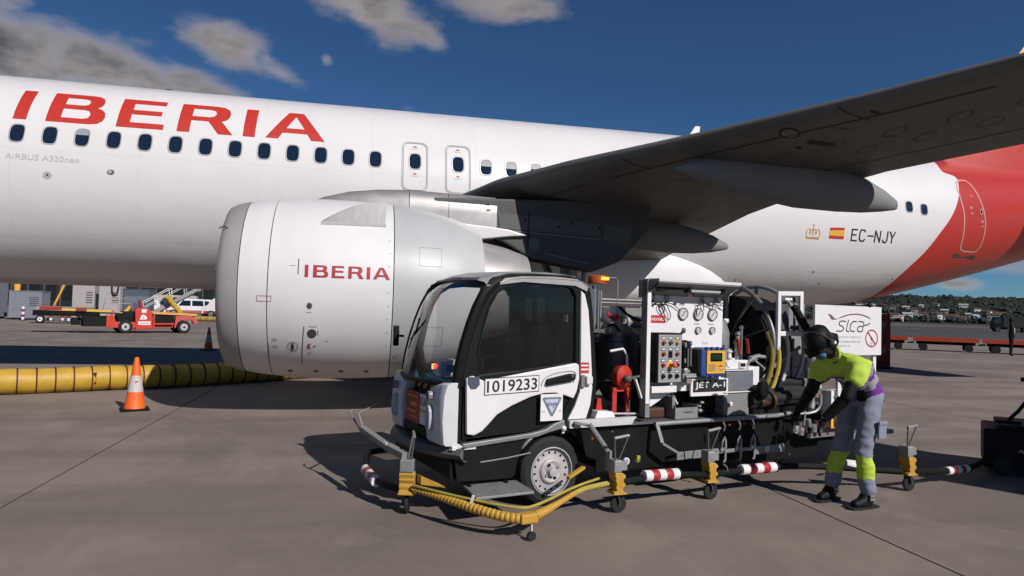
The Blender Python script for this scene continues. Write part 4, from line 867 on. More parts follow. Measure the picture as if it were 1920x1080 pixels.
b = B(); b.tube([(.90, .40, 1.56), (1.0, .35, 1.46), (1.2, .4, 1.43), (1.33, .5, 1.5), (1.42, .5, 1.62)], .013, 8, smooth=2); obj('hose', b, RUB, trk, smooth=True)
b = B(); b.tube([(.74, .36, 1.50), (.8, .36, 1.46), (.86, .38, 1.44)], .014, 8); b.sphere((.85, .37, 1.47), .025, 10, 8); obj('red_coupling', b, TRED, trk, smooth=True)
b = B(); b.cyl((1.18, .36, 1.20), (1.20, .30, 1.20), .02, n=10); b.box(1.16, 1.20, .30, .36, 1.17, 1.19); obj('red_coupling', b, TRED, trk)
b = B(); b.tube([(.9, .8, 1.63), (1.5, .8, 1.63)], .012, 8); b.tube([(.9, .8, 1.60), (1.5, .8, 1.60)], .008, 8); obj('cross_pipe', b, STEEL, trk, smooth=True)
b = B(); b.box(1.10, 1.6, .84, .92, 1.48, 1.57); obj('cross_member', b, GPAINT, trk)
b = B(); b.cyl((1.02, .75, 1.42), (1.5, .75, 1.42), .055, n=18); b.cyl((1.22, .75, 1.42), (1.3, .75, 1.42), .075, n=18); obj('manifold_pipe', b, STEEL, trk, smooth=True)
b = B(); b.lathe([(0, .07), (.03, .08), (.03, .05), (.12, .05), (.12, .075), (.15, .07)], (1.36, .55, 1.45), (0, 0, 1), 18, True); obj('pipe_fitting', b, PANELW, trk, smooth=True)
b = B(); b.tube([(.76, .40, 1.815), (.86, .40, 1.815), (.88, .40, 1.79), (.88, .40, 1.5)], .006, 6); obj('beacon_bracket', b, STEEL, trk)
b = B(); b.lathe([(0, .085), (.02, .088), (.03, .075)], (.65, .4, 1.755), (0, 0, 1), 28, True); bc = obj('beacon', b, AMBERD, trk, smooth=True)
b = B(); b.lathe([(0, .088), (.04, .088), (.05, .078)], (.65, .4, 1.777), (0, 0, 1), 28, True); obj('beacon_dome', b, AMBERD, bc, smooth=True)
b = B(); b.box(.635, .715, .305, .32, 1.785, 1.812); obj('beacon_lamp', b, AMBER, bc, bevel=.006)
# red valve on legs
b = B(); b.lathe([(-.07, .02), (-.06, .07), (-.03, .095), (.03, .10), (.06, .075), (.07, .03)], (.76, .16, .965), (.25, -1, 0), 28, True); rv = obj('red_valve', b, TRED, trk, smooth=True)
b = B(); b.box(.655, .70, .14, .17, .61, .88); obj('leg', b, TRED, rv, bevel=.003); b = B(); b.box(.80, .845, .14, .17, .61, .88); obj('leg', b, TRED, rv, bevel=.003)
b = B(); b.box(.655, .845, .135, .15, .845, .88); obj('valve_bar', b, TRED, rv)
b = B(); b.bar((.74, .05, .965), (.94, .03, .995), .018); b.sphere((.74, .055, .96), .035, 10, 8); obj('valve_handle', b, DGREY, rv, smooth=True)
b = B(); b.bar((.80, .03, .96), (.86, .02, .80), .035, .012); obj('tag', b, PANELW, rv)
b = B(); b.tube([(.66, .2, 1.18), (.80, .2, 1.20), (.825, .18, 1.15), (.835, .14, .64)], .011, 8); obj('lift_handle', b, PANELW, trk, smooth=True)
b = B(); b.hexa([(.45, .1, .64), (.53, .1, .64), (.53, .14, .64), (.45, .14, .64), (.475, .1, .80), (.51, .1, .80), (.51, .14, .80), (.475, .14, .80)]); obj('red_lever', b, TRED, trk)
b = B(); b.hexa([(.40, .02, .655), (.60, .02, .655), (.60, .14, .655), (.40, .14, .655), (.43, .03, .71), (.58, .03, .70), (.58, .13, .70), (.43, .13, .71)]); obj('lever_base', b, PANELW, trk, bevel=.005)
b = B(); b.tube([(.62, .1, .67), (.9, .08, .66)], .012, 8); obj('floor_pipe', b, STEEL, trk)
b = B(); b.box(.55, .9, .85, .95, .61, 1.3); b.box(1.3, 2.2, .95, 1.0, .61, 1.4); obj('back_plate', b, BLACK, trk)
for i in range(5):
    b = B(); b.cyl((1.45+.13*i, .6, .62), (1.45+.13*i, .6, 1.0+.1*(i % 2)), .05, n=12); obj('tube_stack', b, DGREY, trk, smooth=True)

# ---- control panel
b = B(); b.prism([[(.872, .645), (.895, .645), (.895, 1.79), (.872, 1.79)]], -.02, .055); cpn = obj('control_panel', b, GPAINT, trk, bevel=.003)
b = B(); b.box(.866, .905, -.03, -.02, .76, 1.79); keep1 = obj('edge_trim', b, PANELW, cpn)
b = B(); b.prism([[(.896, .72), (.896, 1.70), (1.815, 1.70), (1.80, .84), (1.22, .84), (1.08, .76), (1.0, .72)]], .06, .075); keep2 = obj('face_plate', b, PANELW, cpn, bevel=.003)
k3 = []
b = B(); b.hexa([(.885, -.145, 1.775), (1.82, -.145, 1.775), (1.985, .10, 1.775), (.885, .10, 1.775), (.885, -.15, 1.80), (1.82, -.15, 1.80), (1.985, .10, 1.80), (.885, .10, 1.80)]); k3.append(obj('hood', b, PANELW, cpn, bevel=.004))
b = B(); b.hexa([(.89, -.14, 1.765), (1.815, -.14, 1.765), (1.80, .058, 1.665), (.89, .058, 1.665), (.89, -.14, 1.774), (1.815, -.14, 1.774), (1.80, .07, 1.774), (.89, .07, 1.774)]); k3.append(obj('hood_lining', b, GPAINT, cpn))
b = B(); b.prism([[(-.145, 1.79), (.10, 1.79), (.10, 1.64), (.02, 1.65)]], .872, .888, lambda y, z, x: (x, y, z)); k3.append(obj('hood_end', b, GPAINT, cpn))
b = B(); b.prism([[(-.145, 1.78), (.10, 1.78), (.10, 1.64), (.05, 1.65)]], 1.80, 1.815, lambda y, z, x: (x, y, z)); k3.append(obj('hood_end', b, GPAINT, cpn))
b = B(); b.cyl((1.42, .1, 1.722), (1.80, .1, 1.722), .022, n=14); lt = obj('work_light', b, mat('lamp_tube', (.6, .58, .57), .3, var=0), cpn, smooth=True)
for x in (1.40, 1.80): b = B(); b.box(x-.02, x+.02, .07, .13, 1.70, 1.76); b.cyl((x, .07, 1.735), (x, .065, 1.735), .012); obj('lamp_clip', b, BLACK, lt)
b = B(); b.prism([[(1.02, 1.735), (1.08, 1.765), (1.4, 1.76), (1.4, 1.72), (1.2, 1.715), (1.1, 1.70)]], .08, .14); obj('wiring_box', b, BLACK, cpn)
b = B(); b.bar((1.0, .0, 1.77), (.94, .06, 1.70), .012); obj('stay', b, BLACK, cpn)
def fd(name, loops, m_, y=.2985, par=None): return side(name, fill2d(loops), m_, y, par or cpn)
# no smoking roundel
fd('no_smoking_sign', [ell(1.50, 1.71, .052, .046)], mat('sign_pink', (.6, .5, .5), .5, var=0), .17); fd('no_smoking_ring', [ell(1.50, 1.71, .056, .05), ell(1.50, 1.71, .046, .041)], mat('sign_dark_red', (.22, .03, .04), .5), .168)
side('no_smoking_bar', strokes([((1.465, 1.74), (1.535, 1.68)), ((1.47, 1.705), (1.535, 1.705))], .01), PRINTK, .166, cpn)
# gauges
GF = mat('gauge_face', (.62, .60, .58), .3, var=.04)
for x, z, r in ((1.515, 1.515, .056), (1.70, 1.515, .056), (1.875, 1.515, .056), (1.70, 1.368, .032), (1.875, 1.368, .032)):
    b = B(); b.lathe([(0, r), (.03, r), (.035, r*.93), (.028, r*.86)], (x, .30, z), (0, -1, 0), 28); g = obj('gauge', b, mat('gauge_rim', (.25, .245, .24), .3, metal=.6), cpn, smooth=True, ang=30)
    b = B(); b.cyl((x, .275, z), (x, .272, z), r*.86, n=26); obj('dial', b, GF, g)
    a = rad(50); side('needle', strokes([((x-.5*r*math.cos(a), z-.5*r*math.sin(a)), (x+.6*r*math.cos(a), z+.6*r*math.sin(a)))], r*.12), PRINTK, .270, g)
    tk = []
    for k in range(11): a2 = rad(225-27*k); tk.append(((x+.66*r*math.cos(a2), z+.66*r*math.sin(a2)), (x+.8*r*math.cos(a2), z+.8*r*math.sin(a2))))
    side('scale_marks', strokes(tk, r*.05), PRINTK, .2705, g)
    side('gauge_label', fill2d([[(x-.035, z+r+.018), (x+.035, z+r+.018), (x+.035, z+r+.03), (x-.035, z+r+.03)]]), PRINTG, .2985, cpn)
b = B(); b.sphere((1.515, .27, 1.365), .025, 10, 8); b.bar((1.515, .26, 1.365), (1.48, .22, 1.35), .02); obj('small_valve', b, DGREY, cpn)
# capillary hoses on hooks
def wire(P, r=.004, m_=None, s=2): b = B(); b.tube(P, r, 6, smooth=s); return obj('wire', b, m_ or PRINTK, cpn, smooth=True)
wire([(1.06, .27, 1.47), (1.15, .26, 1.60), (1.25, .26, 1.61), (1.30, .27, 1.53), (1.25, .27, 1.50), (1.20, .26, 1.58), (1.26, .26, 1.61)]); wire([(1.24, .26, 1.61), (1.28, .26, 1.50), (1.33, .26, 1.44), (1.36, .26, 1.50), (1.30, .26, 1.60)])
wire([(1.16, .26, 1.61), (1.36, .26, 1.61), (1.46, .265, 1.55)]); wire([(1.66, .26, 1.50), (1.66, .25, 1.60), (1.73, .25, 1.635), (1.75, .26, 1.55)]); wire([(1.70, .25, 1.64), (1.86, .25, 1.59), (1.95, .25, 1.56)]); wire([(1.84, .25, 1.55), (1.85, .25, 1.62), (1.90, .25, 1.64), (2.02, .25, 1.57)]); wire([(1.88, .25, 1.64), (1.99, .25, 1.62)])
for x in (1.13, 1.165, 1.29, 1.325, 1.72, 1.75, 1.89, 1.915): wire([(x, .27, 1.70), (x, .26, 1.635)], .005, s=0)
for x, z in ((1.15, 1.62), (1.31, 1.62), (1.735, 1.63), (1.90, 1.635), (1.17, 1.595), (1.26, 1.59)): b = B(); b.sphere((x, .26, z), .012, 8, 6); obj('clip', b, BLACK, cpn)
fd('danger_label', [[(1.155, 1.425), (1.325, 1.425), (1.325, 1.495), (1.155, 1.495)]], PRINTR); side('label_text', text2d('INFLAMABLE', 1.17, 1.31, 1.447, 1.473, weight=.02), PANELW, .297, cpn)
side('plate_text', text2d('Shell', 1.77, 1.84, 1.235, 1.265), mat('pale_blue_text', (.4, .43, .55), .5, var=0), .2985, cpn)
# switch box
b = B(); b.box(1.075, 1.35, .10, .30, .915, 1.345); sb = obj('switch_box', b, BLACK, cpn, bevel=.006)
b = B(); b.box(1.085, 1.34, .094, .10, .92, 1.33); obj('switch_plate', b, mat('switch_plate_grey', (.34, .335, .33), .4, var=.06), sb, bevel=.003)
BC = [['r', 'g', 'o'], ['r', 'h', 'r'], ['r', 'e', 'k'], ['k', 'k', 'k']]
CM = {'r': mat('button_red', (.32, .02, .02), .3), 'g': mat('button_green', (.03, .10, .06), .3), 'o': mat('button_orange', (.75, .25, .06), .3), 'k': BLACKG}
for i in range(4):
    for j in range(3):
        x = 1.135+.077*j; z = 1.262-.096*i
        fd('button_label', [[(x-.024, z+.028), (x+.024, z+.028), (x+.024, z+.05), (x-.024, z+.05)]], PRINTK, .0925, sb); fd('button_label', [[(x-.018, z+.033), (x+.018, z+.033), (x+.018, z+.045), (x-.018, z+.045)]], PANELW, .0915, sb)
        c = BC[i][j]
        if c == 'h': b = B(); b.box(x-.02, x+.02, .088, .094, z-.032, z+.024); obj('hour_meter', b, BLACKG, sb); continue
        if c == 'e':
            b = B(); b.lathe([(0, .03), (.002, .034), (.003, .03)], (x, .094, z), (0, -1, 0), 20, True); obj('stop_ring', b, SPYEL, sb)
            b = B(); b.lathe([(0, .014), (.04, .014), (.042, .024), (.06, .022), (.065, .01)], (x, .092, z), (.15, -1, .05), 20, True); obj('stop_button', b, mat('stop_red', (.75, .08, .05), .35), sb, smooth=True); continue
        b = B(); b.lathe([(0, .021), (.004, .021), (.006, .016), (.02, .014), (.023, .006)], (x, .094, z), (0, -1, 0), 16, True); obj('button', b, CM[c], sb, smooth=True)
# blue meter register
b = B(); b.box(1.60, 1.90, .12, .26, .955, 1.215); mt_ = obj('meter_register', b, BLUE, cpn, bevel=.025, seg=3)
for i in range(4):
    for z in (.957, 1.213): b = B(); b.cyl((1.655+.065*i, .115, z-.01), (1.655+.065*i, .115, z+.01), .014, n=10); obj('case_rib', b, BLUE, mt_, smooth=True)
b = B(); b.prism([rrect(1.655, 1.875, .985, 1.19, .012)], .108, .12); obj('meter_face', b, mat('meter_yellow', (.78, .42, .05), .45, var=.04), mt_)
b = B(); b.box(1.695, 1.835, .103, .108, 1.095, 1.17); obj('screen', b, BLACKG, mt_); b = B(); b.box(1.71, 1.82, .1015, .103, 1.11, 1.155); obj('screen', b, LCD, mt_)
for i in range(4):
    for j in range(4):
        b = B(); x = 1.675+.021*i; z = 1.06-.016*j; b.box(x, x+.015, .105, .108, z, z+.010); obj('key', b, mat('key_grey', (.3, .28, .22), .5), mt_)
for i in range(3):
    b = B(); x = 1.785+.024*i; b.box(x, x+.016, .105, .108, 1.045, 1.06); obj('key', b, TRED if i == 1 else mat('key_grey', (.3, .28, .22), .5), mt_)
side('face_text', text2d('VOLUME', 1.785, 1.855, 1.01, 1.03), PRINTG, .1065, mt_)
b = B(); b.prism([[(1.56, 1.20), (1.60, 1.21), (1.60, .96), (1.57, .99)]], .13, .26); obj('register_back', b, BLACK, mt_, bevel=.01)
# strainer between the boxes
b = B(); b.lathe([(0, .03), (.02, .055), (.20, .055), (.22, .04), (.235, .04), (.25, .02)], (1.47, .2, 1.03), (0, 0, 1), 24, True); sn = obj('air_eliminator', b, BLACKG, cpn, smooth=True)
b = B(); b.cyl((1.51, .165, 1.05), (1.51, .165, 1.22), .012, n=10); b.cyl((1.455, .14, 1.05), (1.455, .14, 1.21), .010, n=10); b.cyl((1.5, .19, 1.25), (1.53, .19, 1.25), .025, n=10); obj('chrome_tube', b, CHROME, sn, smooth=True)
for z in (1.24, 1.10, 1.0): b = B(); b.cyl((1.36, .2, z), (1.42 if z > 1.2 else 1.53, .2, z), .014, n=10); b.box(1.43, 1.45, .15, .19, z-.02, z+.02); obj('pipe', b, STEEL, sn)
b = B(); b.box(1.40, 1.56, .14, .20, .945, .985); b.box(1.44, 1.5, .13, .2, .90, .95); b.cyl((1.42, .13, .96), (1.54, .13, .96), .015); obj('valve_block', b, STEEL, sn, bevel=.004)
# JET A-1
b = B(); b.box(1.40, 1.845, .012, .03, .795, .945); js = obj('product_sign_frame', b, PANELW, cpn, bevel=.003)
b = B(); b.box(1.425, 1.82, .008, .012, .832, .937); obj('product_sign', b, PRINTK, js)
side('sign_text', text2d('JET A-1', 1.445, 1.80, .852, .918, weight=.012), PANELW, .006, js)
b = B(); b.box(1.66, 1.80, .02, .1, .945, .975); obj('white_bracket', b, PANELW, js)
b = B(); b.box(.93, 1.2, -.03, .06, .845, .90); keep4 = obj('box_shelf', b, PANELW, cpn, bevel=.003)
b = B(); b.box(.896, .935, .0, .06, .64, .84); keep5 = obj('side_pad', b, GPAINT, cpn)
b = B(); b.box(.94, 1.8, .20, .22, .61, .84); keep6 = obj('dark_back', b, BLACK, cpn)  # black sheet stands in for the shade inside the opening
# the panel face stands close to the truck's side: bring its members forward
fwd_ = math.tan(rad(39))
for o in list(cpn.children):
    if o in k3 or o in (keep1, keep2, keep4, keep5, keep6): continue
    ws = [v.co.y for v in o.data.vertices]; w0 = min(ws)
    if o.name.startswith(('product_sign', 'white_bracket')): continue
    w1 = .06+(w0-.30)*.62
    d = w1-w0; k = 1+d*.155
    zc_ = 1.50
    o.matrix_local = Matrix.Translation((d*.80-.0, 0, 0)) @ Matrix.Translation((1.4, w1, zc_)) @ Matrix.Diagonal((k, 1 if o.name[:4] in ('swit', 'mete') else 1, k, 1)) @ Matrix.Translation((-1.4, -w0, -zc_))
# steel bins
def bin_(x0, x1, y0, y1, z0, z1, nm, m_):
    w = .006; b = B(); b.box(x0, x1, y0, y0+w, z0, z1); b.box(x0, x1, y1-w, y1, z0, z1+.08); b.box(x0, x0+w, y0, y1, z0, z1+.02); b.box(x1-w, x1, y0, y1, z0, z1+.02); b.box(x0, x1, y0, y1, z0, z0+w); return obj(nm, b, m_, trk)
bn = bin_(1.215, 1.475, .0, .28, .607, .705, 'steel_bin', STEEL)
b = B(); b.bar((1.30, .14, .70), (1.27, .16, .84), .04, .02); b.bar((1.33, .1, .72), (1.29, .16, .86), .02, .01); obj('bin_tool', b, PANELW, bn)
side('bin_plate', fill2d([[(1.31, .66), (1.41, .66), (1.41, .668), (1.31, .668)]]), PRINTK, -.002, bn)
b = B(); b.box(1.20, 1.23, .02, .27, .70, .80); b.bm.transform(Matrix.Identity(4)); obj('bin_side', b, STEEL, bn)
b = B(); b.box(.96, 1.20, .10, .3, .61, .70); obj('brown_block', b, COPPER, trk, bevel=.02)
b = B(); b.box(1.50, 1.80, .12, .3, .61, .78); obj('dark_block', b, BLACK, trk, bevel=.01)
for p in ((1.56, .06, .66, .03), (1.58, .06, .73, .02), (1.55, .06, .70, .016)): b = B(); b.sphere(p[:3], p[3], 10, 8, (1.3, 1, .7)); obj('fitting', b, STEEL, trk, smooth=True)
b = B(); b.box(1.80, 2.115, .015, .34, .607, .815); g1 = obj('grey_box', b, GPAINT, trk, bevel=.008); b = B(); b.cyl((1.87, .01, .715), (1.87, -.005, .715), .02, n=12); b.box(1.84, 1.88, -.012, .012, .71, .72); obj('latch', b, PANELW, g1)
b = B(); b.box(1.79, 2.14, .0, .35, .815, .822); obj('lid', b, PANELW, g1)
b = B(); b.box(1.84, 2.19, .03, .36, .823, 1.01); g2 = obj('grey_box', b, mat('blue_grey_box', (.17, .18, .20), .4, var=.1), trk, bevel=.02); b = B(); b.box(1.82, 2.20, .02, .37, 1.01, 1.016); obj('lid', b, PANELW, g2)
b = B(); b.box(2.14, 2.28, .05, .2, .87, 1.04); ww = obj('white_box', b, PANELW, trk, bevel=.004)
# valves and pipes above them
b = B(); b.lathe([(0, .12), (.25, .12), (.30, .10), (.36, .09), (.38, .05)], (2.02, .34, 1.10), (0, 0, 1), 24, True); obj('deadman_housing', b, mat('housing_grey', (.22, .215, .21), .45, var=.1), trk, smooth=True)
for x, y, z0, z1, r, m_ in ((1.87, .16, 1.02, 1.22, .022, PANELW), (1.93, .14, 1.02, 1.24, .018, STEEL), (2.0, .16, 1.02, 1.2, .025, PANELW), (2.07, .14, 1.02, 1.28, .015, CHROME), (2.13, .18, 1.02, 1.36, .02, STEEL), (2.20, .2, 1.02, 1.42, .016, CHROME), (1.97, .1, 1.02, 1.12, .03, PANELW)):
    b = B(); b.cyl((x, y, z0), (x, y, z1), r, n=12); b.lathe([(0, r*1.5), (.015, r*1.5)], (x, y, z1-.03), (0, 0, 1), 12, True); obj('riser_pipe', b, m_, trk, smooth=True)
b = B(); b.box(1.86, 2.16, .06, .13, 1.02, 1.10); b.cyl((1.90, .05, 1.07), (1.90, .09, 1.07), .035); b.box(2.02, 2.1, .045, .065, 1.03, 1.09); obj('valve_manifold', b, PANELW, trk, bevel=.008)
b = B(); b.box(2.03, 2.09, .04, .045, 1.045, 1.075); obj('manifold_slot', b, BLACK, trk)
for x in (2.05, 2.17): b = B(); b.bar((x, .08, 1.16), (x-.05, .06, 1.30), .028, .015); obj('red_handle', b, TRED, trk, bevel=.004)
b = B(); b.tube([(2.12, .08, 1.02), (2.16, .06, 1.10), (2.24, .05, 1.14), (2.34, .04, 1.13)], .018, 8, smooth=1); b.bar((2.16, .05, 1.14), (2.34, .04, 1.02), .014); obj('hose_nozzle', b, STEEL, trk, smooth=True)
b = B(); b.hexa([(2.2, .05, 1.08), (2.3, .05, 1.12), (2.3, .09, 1.12), (2.2, .09, 1.08), (2.16, .05, 1.13), (2.3, .05, 1.16), (2.3, .09, 1.16), (2.16, .09, 1.13)]); obj('nozzle_guard', b, GPAINT, trk, bevel=.008)
for x in (2.0, 2.08): b = B(); b.box(x, x+.06, .3, .34, 1.44, 1.48); obj('white_cap', b, PANELW, trk, bevel=.008)
# hose reel: plane across the truck
def ring_(xc, r, w, m_, par, nm='rim'):
    b = B(); b.lathe([(-w, r-.02), (-w, r+.02), (w, r+.02), (w, r-.02)], (xc, .66, 1.22), (1, 0, 0), 64); 
    b2 = B(); pts = [(xc, .66+r*math.cos(t), 1.22+r*math.sin(t)) for t in [2*math.pi*i/64 for i in range(65)]]; b2.tube(pts, w, 8, False); b.bm.free(); return obj(nm, b2, m_, par, smooth=True)
RS = mat('reel_steel', (.20, .19, .185), .45, metal=.4, var=.15)
reel = ring_(2.48, .605, .024, RS, trk, 'hose_reel'); ring_(2.90, .605, .02, mat('reel_steel_light', (.45, .43, .42), .4, metal=.3), reel)
for a in (18, 55, 90, 145, 200, 235, 290, 340):
    for x in (2.48, 2.90):
        b = B(); b.bar((x, .66+.1*math.cos(rad(180-a)), 1.22+.1*math.sin(rad(180-a))), (x, .66+.6*math.cos(rad(180-a)), 1.22+.6*math.sin(rad(180-a))), .045, .012); obj('spoke', b, RS, reel)
b = B(); b.cyl((2.42, .66, 1.22), (2.95, .66, 1.22), .1, n=24); obj('hub', b, BLACK, reel)
for i in range(6):
    b = B(); x = 2.54+.06*i; b.tube([(x, .66+.42*math.cos(t), 1.22+.42*math.sin(t)) for t in [2*math.pi*k/40 for k in range(41)]], .033, 10, False); obj('hose_turn', b, RUB, reel, smooth=True)
b = B(); b.cyl((2.50, .66, 1.22), (2.86, .66, 1.22), .50, n=48); obj('drum', b, BLACK, reel)
b = B(); b.tube([(2.47, .10, 1.38), (2.51, .04, 1.25), (2.53, .03, 1.12), (2.50, .03, .95), (2.40, .04, .76)], .022, 10, smooth=2); obj('hose', b, HOSEY, trk, smooth=True)
b = B(); b.tube([(2.46, .12, 1.36), (2.47, .07, 1.25), (2.46, .05, 1.10), (2.42, .05, .95), (2.34, .06, .78)], .024, 10, smooth=2); obj('hose', b, mat('hose_ochre', (.24, .17, .02), .6), trk, smooth=True)
b = B(); b.tube([(2.65, .06, 1.36), (2.66, .03, 1.18), (2.64, .03, 1.03), (2.56, .04, .86), (2.46, .05, .74)], .018, 10, smooth=2); obj('hose', b, HOSEW, trk, smooth=True)
b = B(); b.cyl((2.63, .06, 1.30), (2.63, .06, 1.40), .022, n=12); obj('hose_swivel', b, STEEL, trk)
b = B(); b.bar((1.74, .5, 1.55), (1.86, .48, 1.60), .03, .02); obj('ochre_handle', b, mat('ochre', (.30, .16, .03), .5), trk)
# white guide frame
WF = B(); WF.prism([[(2.49, 1.20), (2.49, 1.755), (2.845, 1.765), (2.845, 1.33), (2.53, 1.33), (2.53, 1.20)], [(2.53, 1.375), (2.53, 1.715), (2.80, 1.722), (2.80, 1.375)]], .02, .05); wf = obj('guide_frame', WF, PANELW, trk, bevel=.003)
for x in (2.565, 2.765): b = B(); b.cyl((x, .06, 1.43), (x, .06, 1.68), .013, n=10); obj('roller', b, STEEL, wf, smooth=True)
for x, z in ((2.565, 1.69), (2.765, 1.69), (2.565, 1.41), (2.765, 1.41)): b = B(); b.box(x-.025, x+.025, .03, .09, z-.02, z+.02); obj('roller_block', b, DGREY, wf)
b = B(); b.box(2.62, 2.72, .05, .08, 1.675, 1.70); obj('top_roller', b, PANELW, wf)
b = B(); b.box(2.60, 2.74, .10, .16, .70, 1.66); obj('post', b, DGREY, wf, bevel=.005)
b = B(); b.bar((2.68, .0, 1.62), (2.82, -.04, 1.40), .07, .05); b.bar((2.82, -.04, 1.40), (2.9, -.05, 1.36), .07, .05); obj('black_arm', b, BLACK, wf, bevel=.01)
for x in (2.55, 2.78, 2.84): b = B(); b.box(x, x+.03, .14, .17, .78, 1.3); obj('lower_post', b, GPAINT, wf)
b = B(); b.box(2.45, 2.95, .12, .16, .76, .79); obj('lower_rail', b, GPAINT, trk); b = B(); b.box(2.45, 2.9, .2, .24, .84, 1.04); obj('lower_panel', b, mat('dusty_panel', (.28, .255, .245), .6), trk)
b = B(); b.bar((2.5, .1, 1.02), (2.9, .1, 1.22), .02, .03); obj('brace', b, GPAINT, trk)
b = B(); b.box(2.98, 3.42, .46, .9, .62, 1.66); obj('grey_cabinet', b, mat('cabinet_grey', (.27, .26, .255), .5, var=.08), trk, bevel=.006)
# big black coupling and hose bundle at the working platform
b = B(); b.lathe([(0, .075), (.02, .082), (.05, .082), (.06, .05)], (2.05, -.04, .84), (.3, -1, 0), 28, True); b.bm.transform(Matrix.Translation((.14, 0, .0))); obj('round_coupling', b, BLACK, trk, smooth=True)
for i, (z, y) in enumerate(((.70, .03), (.78, .08), (.86, .12), (.66, .1), (.74, .0))):
    b = B(); b.tube([(2.12, y, z), (2.4, y-.04, z+.02), (2.7, y, z+.03), (3.0, y+.05, z)], .05, 12, smooth=1); obj('thick_hose', b, RUB, trk, smooth=True)
b = B(); b.lathe([(0, .05), (.12, .05), (.12, .09), (.15, .09)], (2.2, -.02, .72), (1, 0, .1), 20, True); obj('hose_end', b, COPPER, trk, smooth=True)
b = B(); b.box(2.15, 3.05, .0, .3, .606, .66); obj('hose_tray', b, BLACK, trk)
b = B(); b.tube([(2.62, -.06, .60), (2.85, -.10, .60), (2.93, -.12, .66), (2.93, -.12, .78)], .014, 8, smooth=1); obj('grab_rail', b, STEEL, trk, smooth=True)
# underwing coupling hanging in front of the worker
b = B(); b.lathe([(0, .05), (.07, .05), (.07, .04), (.10, .045), (.13, .04)], (0, 0, 0), (0, 0, 1), 20, True)
cp_ = obj('coupling_head', b, STEEL, trk, smooth=True, ang=30, loc=(2.60, -.28, 1.03))
b = B(); b.lathe([(-.035, .042), (0, .042)], (0, 0, 0), (0, 0, 1), 20, True); obj('coupling_red_band', b, mat('dull_red', (.26, .05, .045), .5), cp_)
b = B(); b.lathe([(-.14, .030), (-.10, .042), (-.06, .044), (-.036, .035)], (0, 0, 0), (0, 0, 1), 18, True); obj('coupling_sleeve', b, mat('cream_plastic', (.45, .46, .34), .5), cp_, smooth=True)
b = B(); b.tube([(0, 0, -.14), (0, 0, -.22), (.005, 0, -.30), (-.02, 0, -.36)], [.026, .022, .03, .018], 12, smooth=1); obj('coupling_neck', b, STEEL, cp_, smooth=True)
b = B(); b.bar((.05, -.02, .10), (.05, -.02, -.02), .03, .02); b.bar((.045, -.03, -.03), (.06, -.03, -.16), .03, .02); obj('coupling_handle', b, PANELW, cp_, bevel=.004)
b = B(); b.cyl((.0, 0, -.05), (-.05, 0, -.05), .03); b.box(-.09, -.04, -.02, .02, -.07, .02); obj('coupling_lever', b, DGREY, cp_)
# brass fittings low down by the hands
for x, z, r, m_ in ((2.52, .47, .03, STEEL), (2.60, .50, .02, CHROME), (2.60, .45, .03, STEEL), (2.67, .47, .02, COPPER), (2.72, .52, .026, STEEL), (2.78, .47, .03, STEEL), (2.82, .50, .022, COPPER), (2.86, .46, .028, CHROME), (2.92, .50, .03, COPPER)):
    b = B(); b.cyl((x, -.16, z-.03), (x+random.uniform(-.02, .02), -.16, z+.04), r, n=10); b.cyl((x-.02, -.18, z), (x+.03, -.14, z), r*.6, n=8); obj('drain_fitting', b, m_, trk, smooth=True)
b = B(); b.cyl((2.64, -.16, .45), (2.66, -.16, .62), .008, n=8); obj('drain_rod', b, STEEL, trk)
b = B(); b.hexa([(2.78, -.12, .37), (3.4, -.12, .37), (3.4, -.08, .37), (2.78, -.08, .37), (2.83, -.12, .45), (3.4, -.12, .45), (3.4, -.08, .45), (2.83, -.08, .45)]); obj('rear_rail', b, mat('taupe_paint', (.20, .175, .165), .5, var=.1), trk)
b = B(); b.box(2.99, 3.60, -.19, -.08, .47, .82); o_ = obj('fire_box', b, PANELW, trk, bevel=.006); b = B(); b.box(2.985, 3.605, -.195, -.188, .465, .54); obj('yellow_base', b, SPYEL, o_)
b = B(); b.tube([(3.03, -.20, .76), (3.06, -.21, .82), (3.10, -.21, .82), (3.12, -.20, .76), (3.08, -.20, .72), (3.03, -.20, .76)], .008, 6); obj('steel_loop', b, STEEL, o_)
# SLCA board
SY = -.25
b = B(); b.box(2.665, 3.655, SY, SY+.025, 1.16, 1.635); sgn_ = obj('company_board', b, mat('board_white', (.78, .75, .745), .5, var=.03, dirt=.1, dcol=(.4, .38, .36)), trk, bevel=.004)
for x0, z0 in ((3.57, .48), (3.04, .50)):
    b = B(); b.box(x0, x0+.045, SY+.027, SY+.055, z0+.1, 1.17); o_ = obj('board_post', b, PANELW, sgn_); b = B(); b.box(x0-.012, x0+.055, SY+.02, SY+.06, z0-.005, z0+.10); obj('post_foot', b, YEL, o_); b = B(); b.cyl((x0+.02, SY+.04, z0-.04), (x0+.02, SY+.04, z0), .012); obj('post_bolt', b, STEEL, o_)
b = B(); b.box(3.60, 3.70, SY+.03, SY+.05, .80, .815); b.box(3.665, 3.68, SY+.03, SY+.05, .68, .80); obj('post_hook', b, PANELW, sgn_)
b = B(); b.box(3.2, 3.95, -.2, .3, .36, .40); obj('rear_step', b, GPAINT, trk); b = B(); b.box(3.45, 3.62, -.24, -.2, .37, .40); obj('step_edge', b, PANELW, trk)
LG = mat('logo_grey', (.14, .12, .12), .5, var=0)
def sgd(name, bm_, m_, y=SY-.0015): return side(name, bm_, m_, y, sgn_)
x0, z0 = 2.97, 1.40
S = []
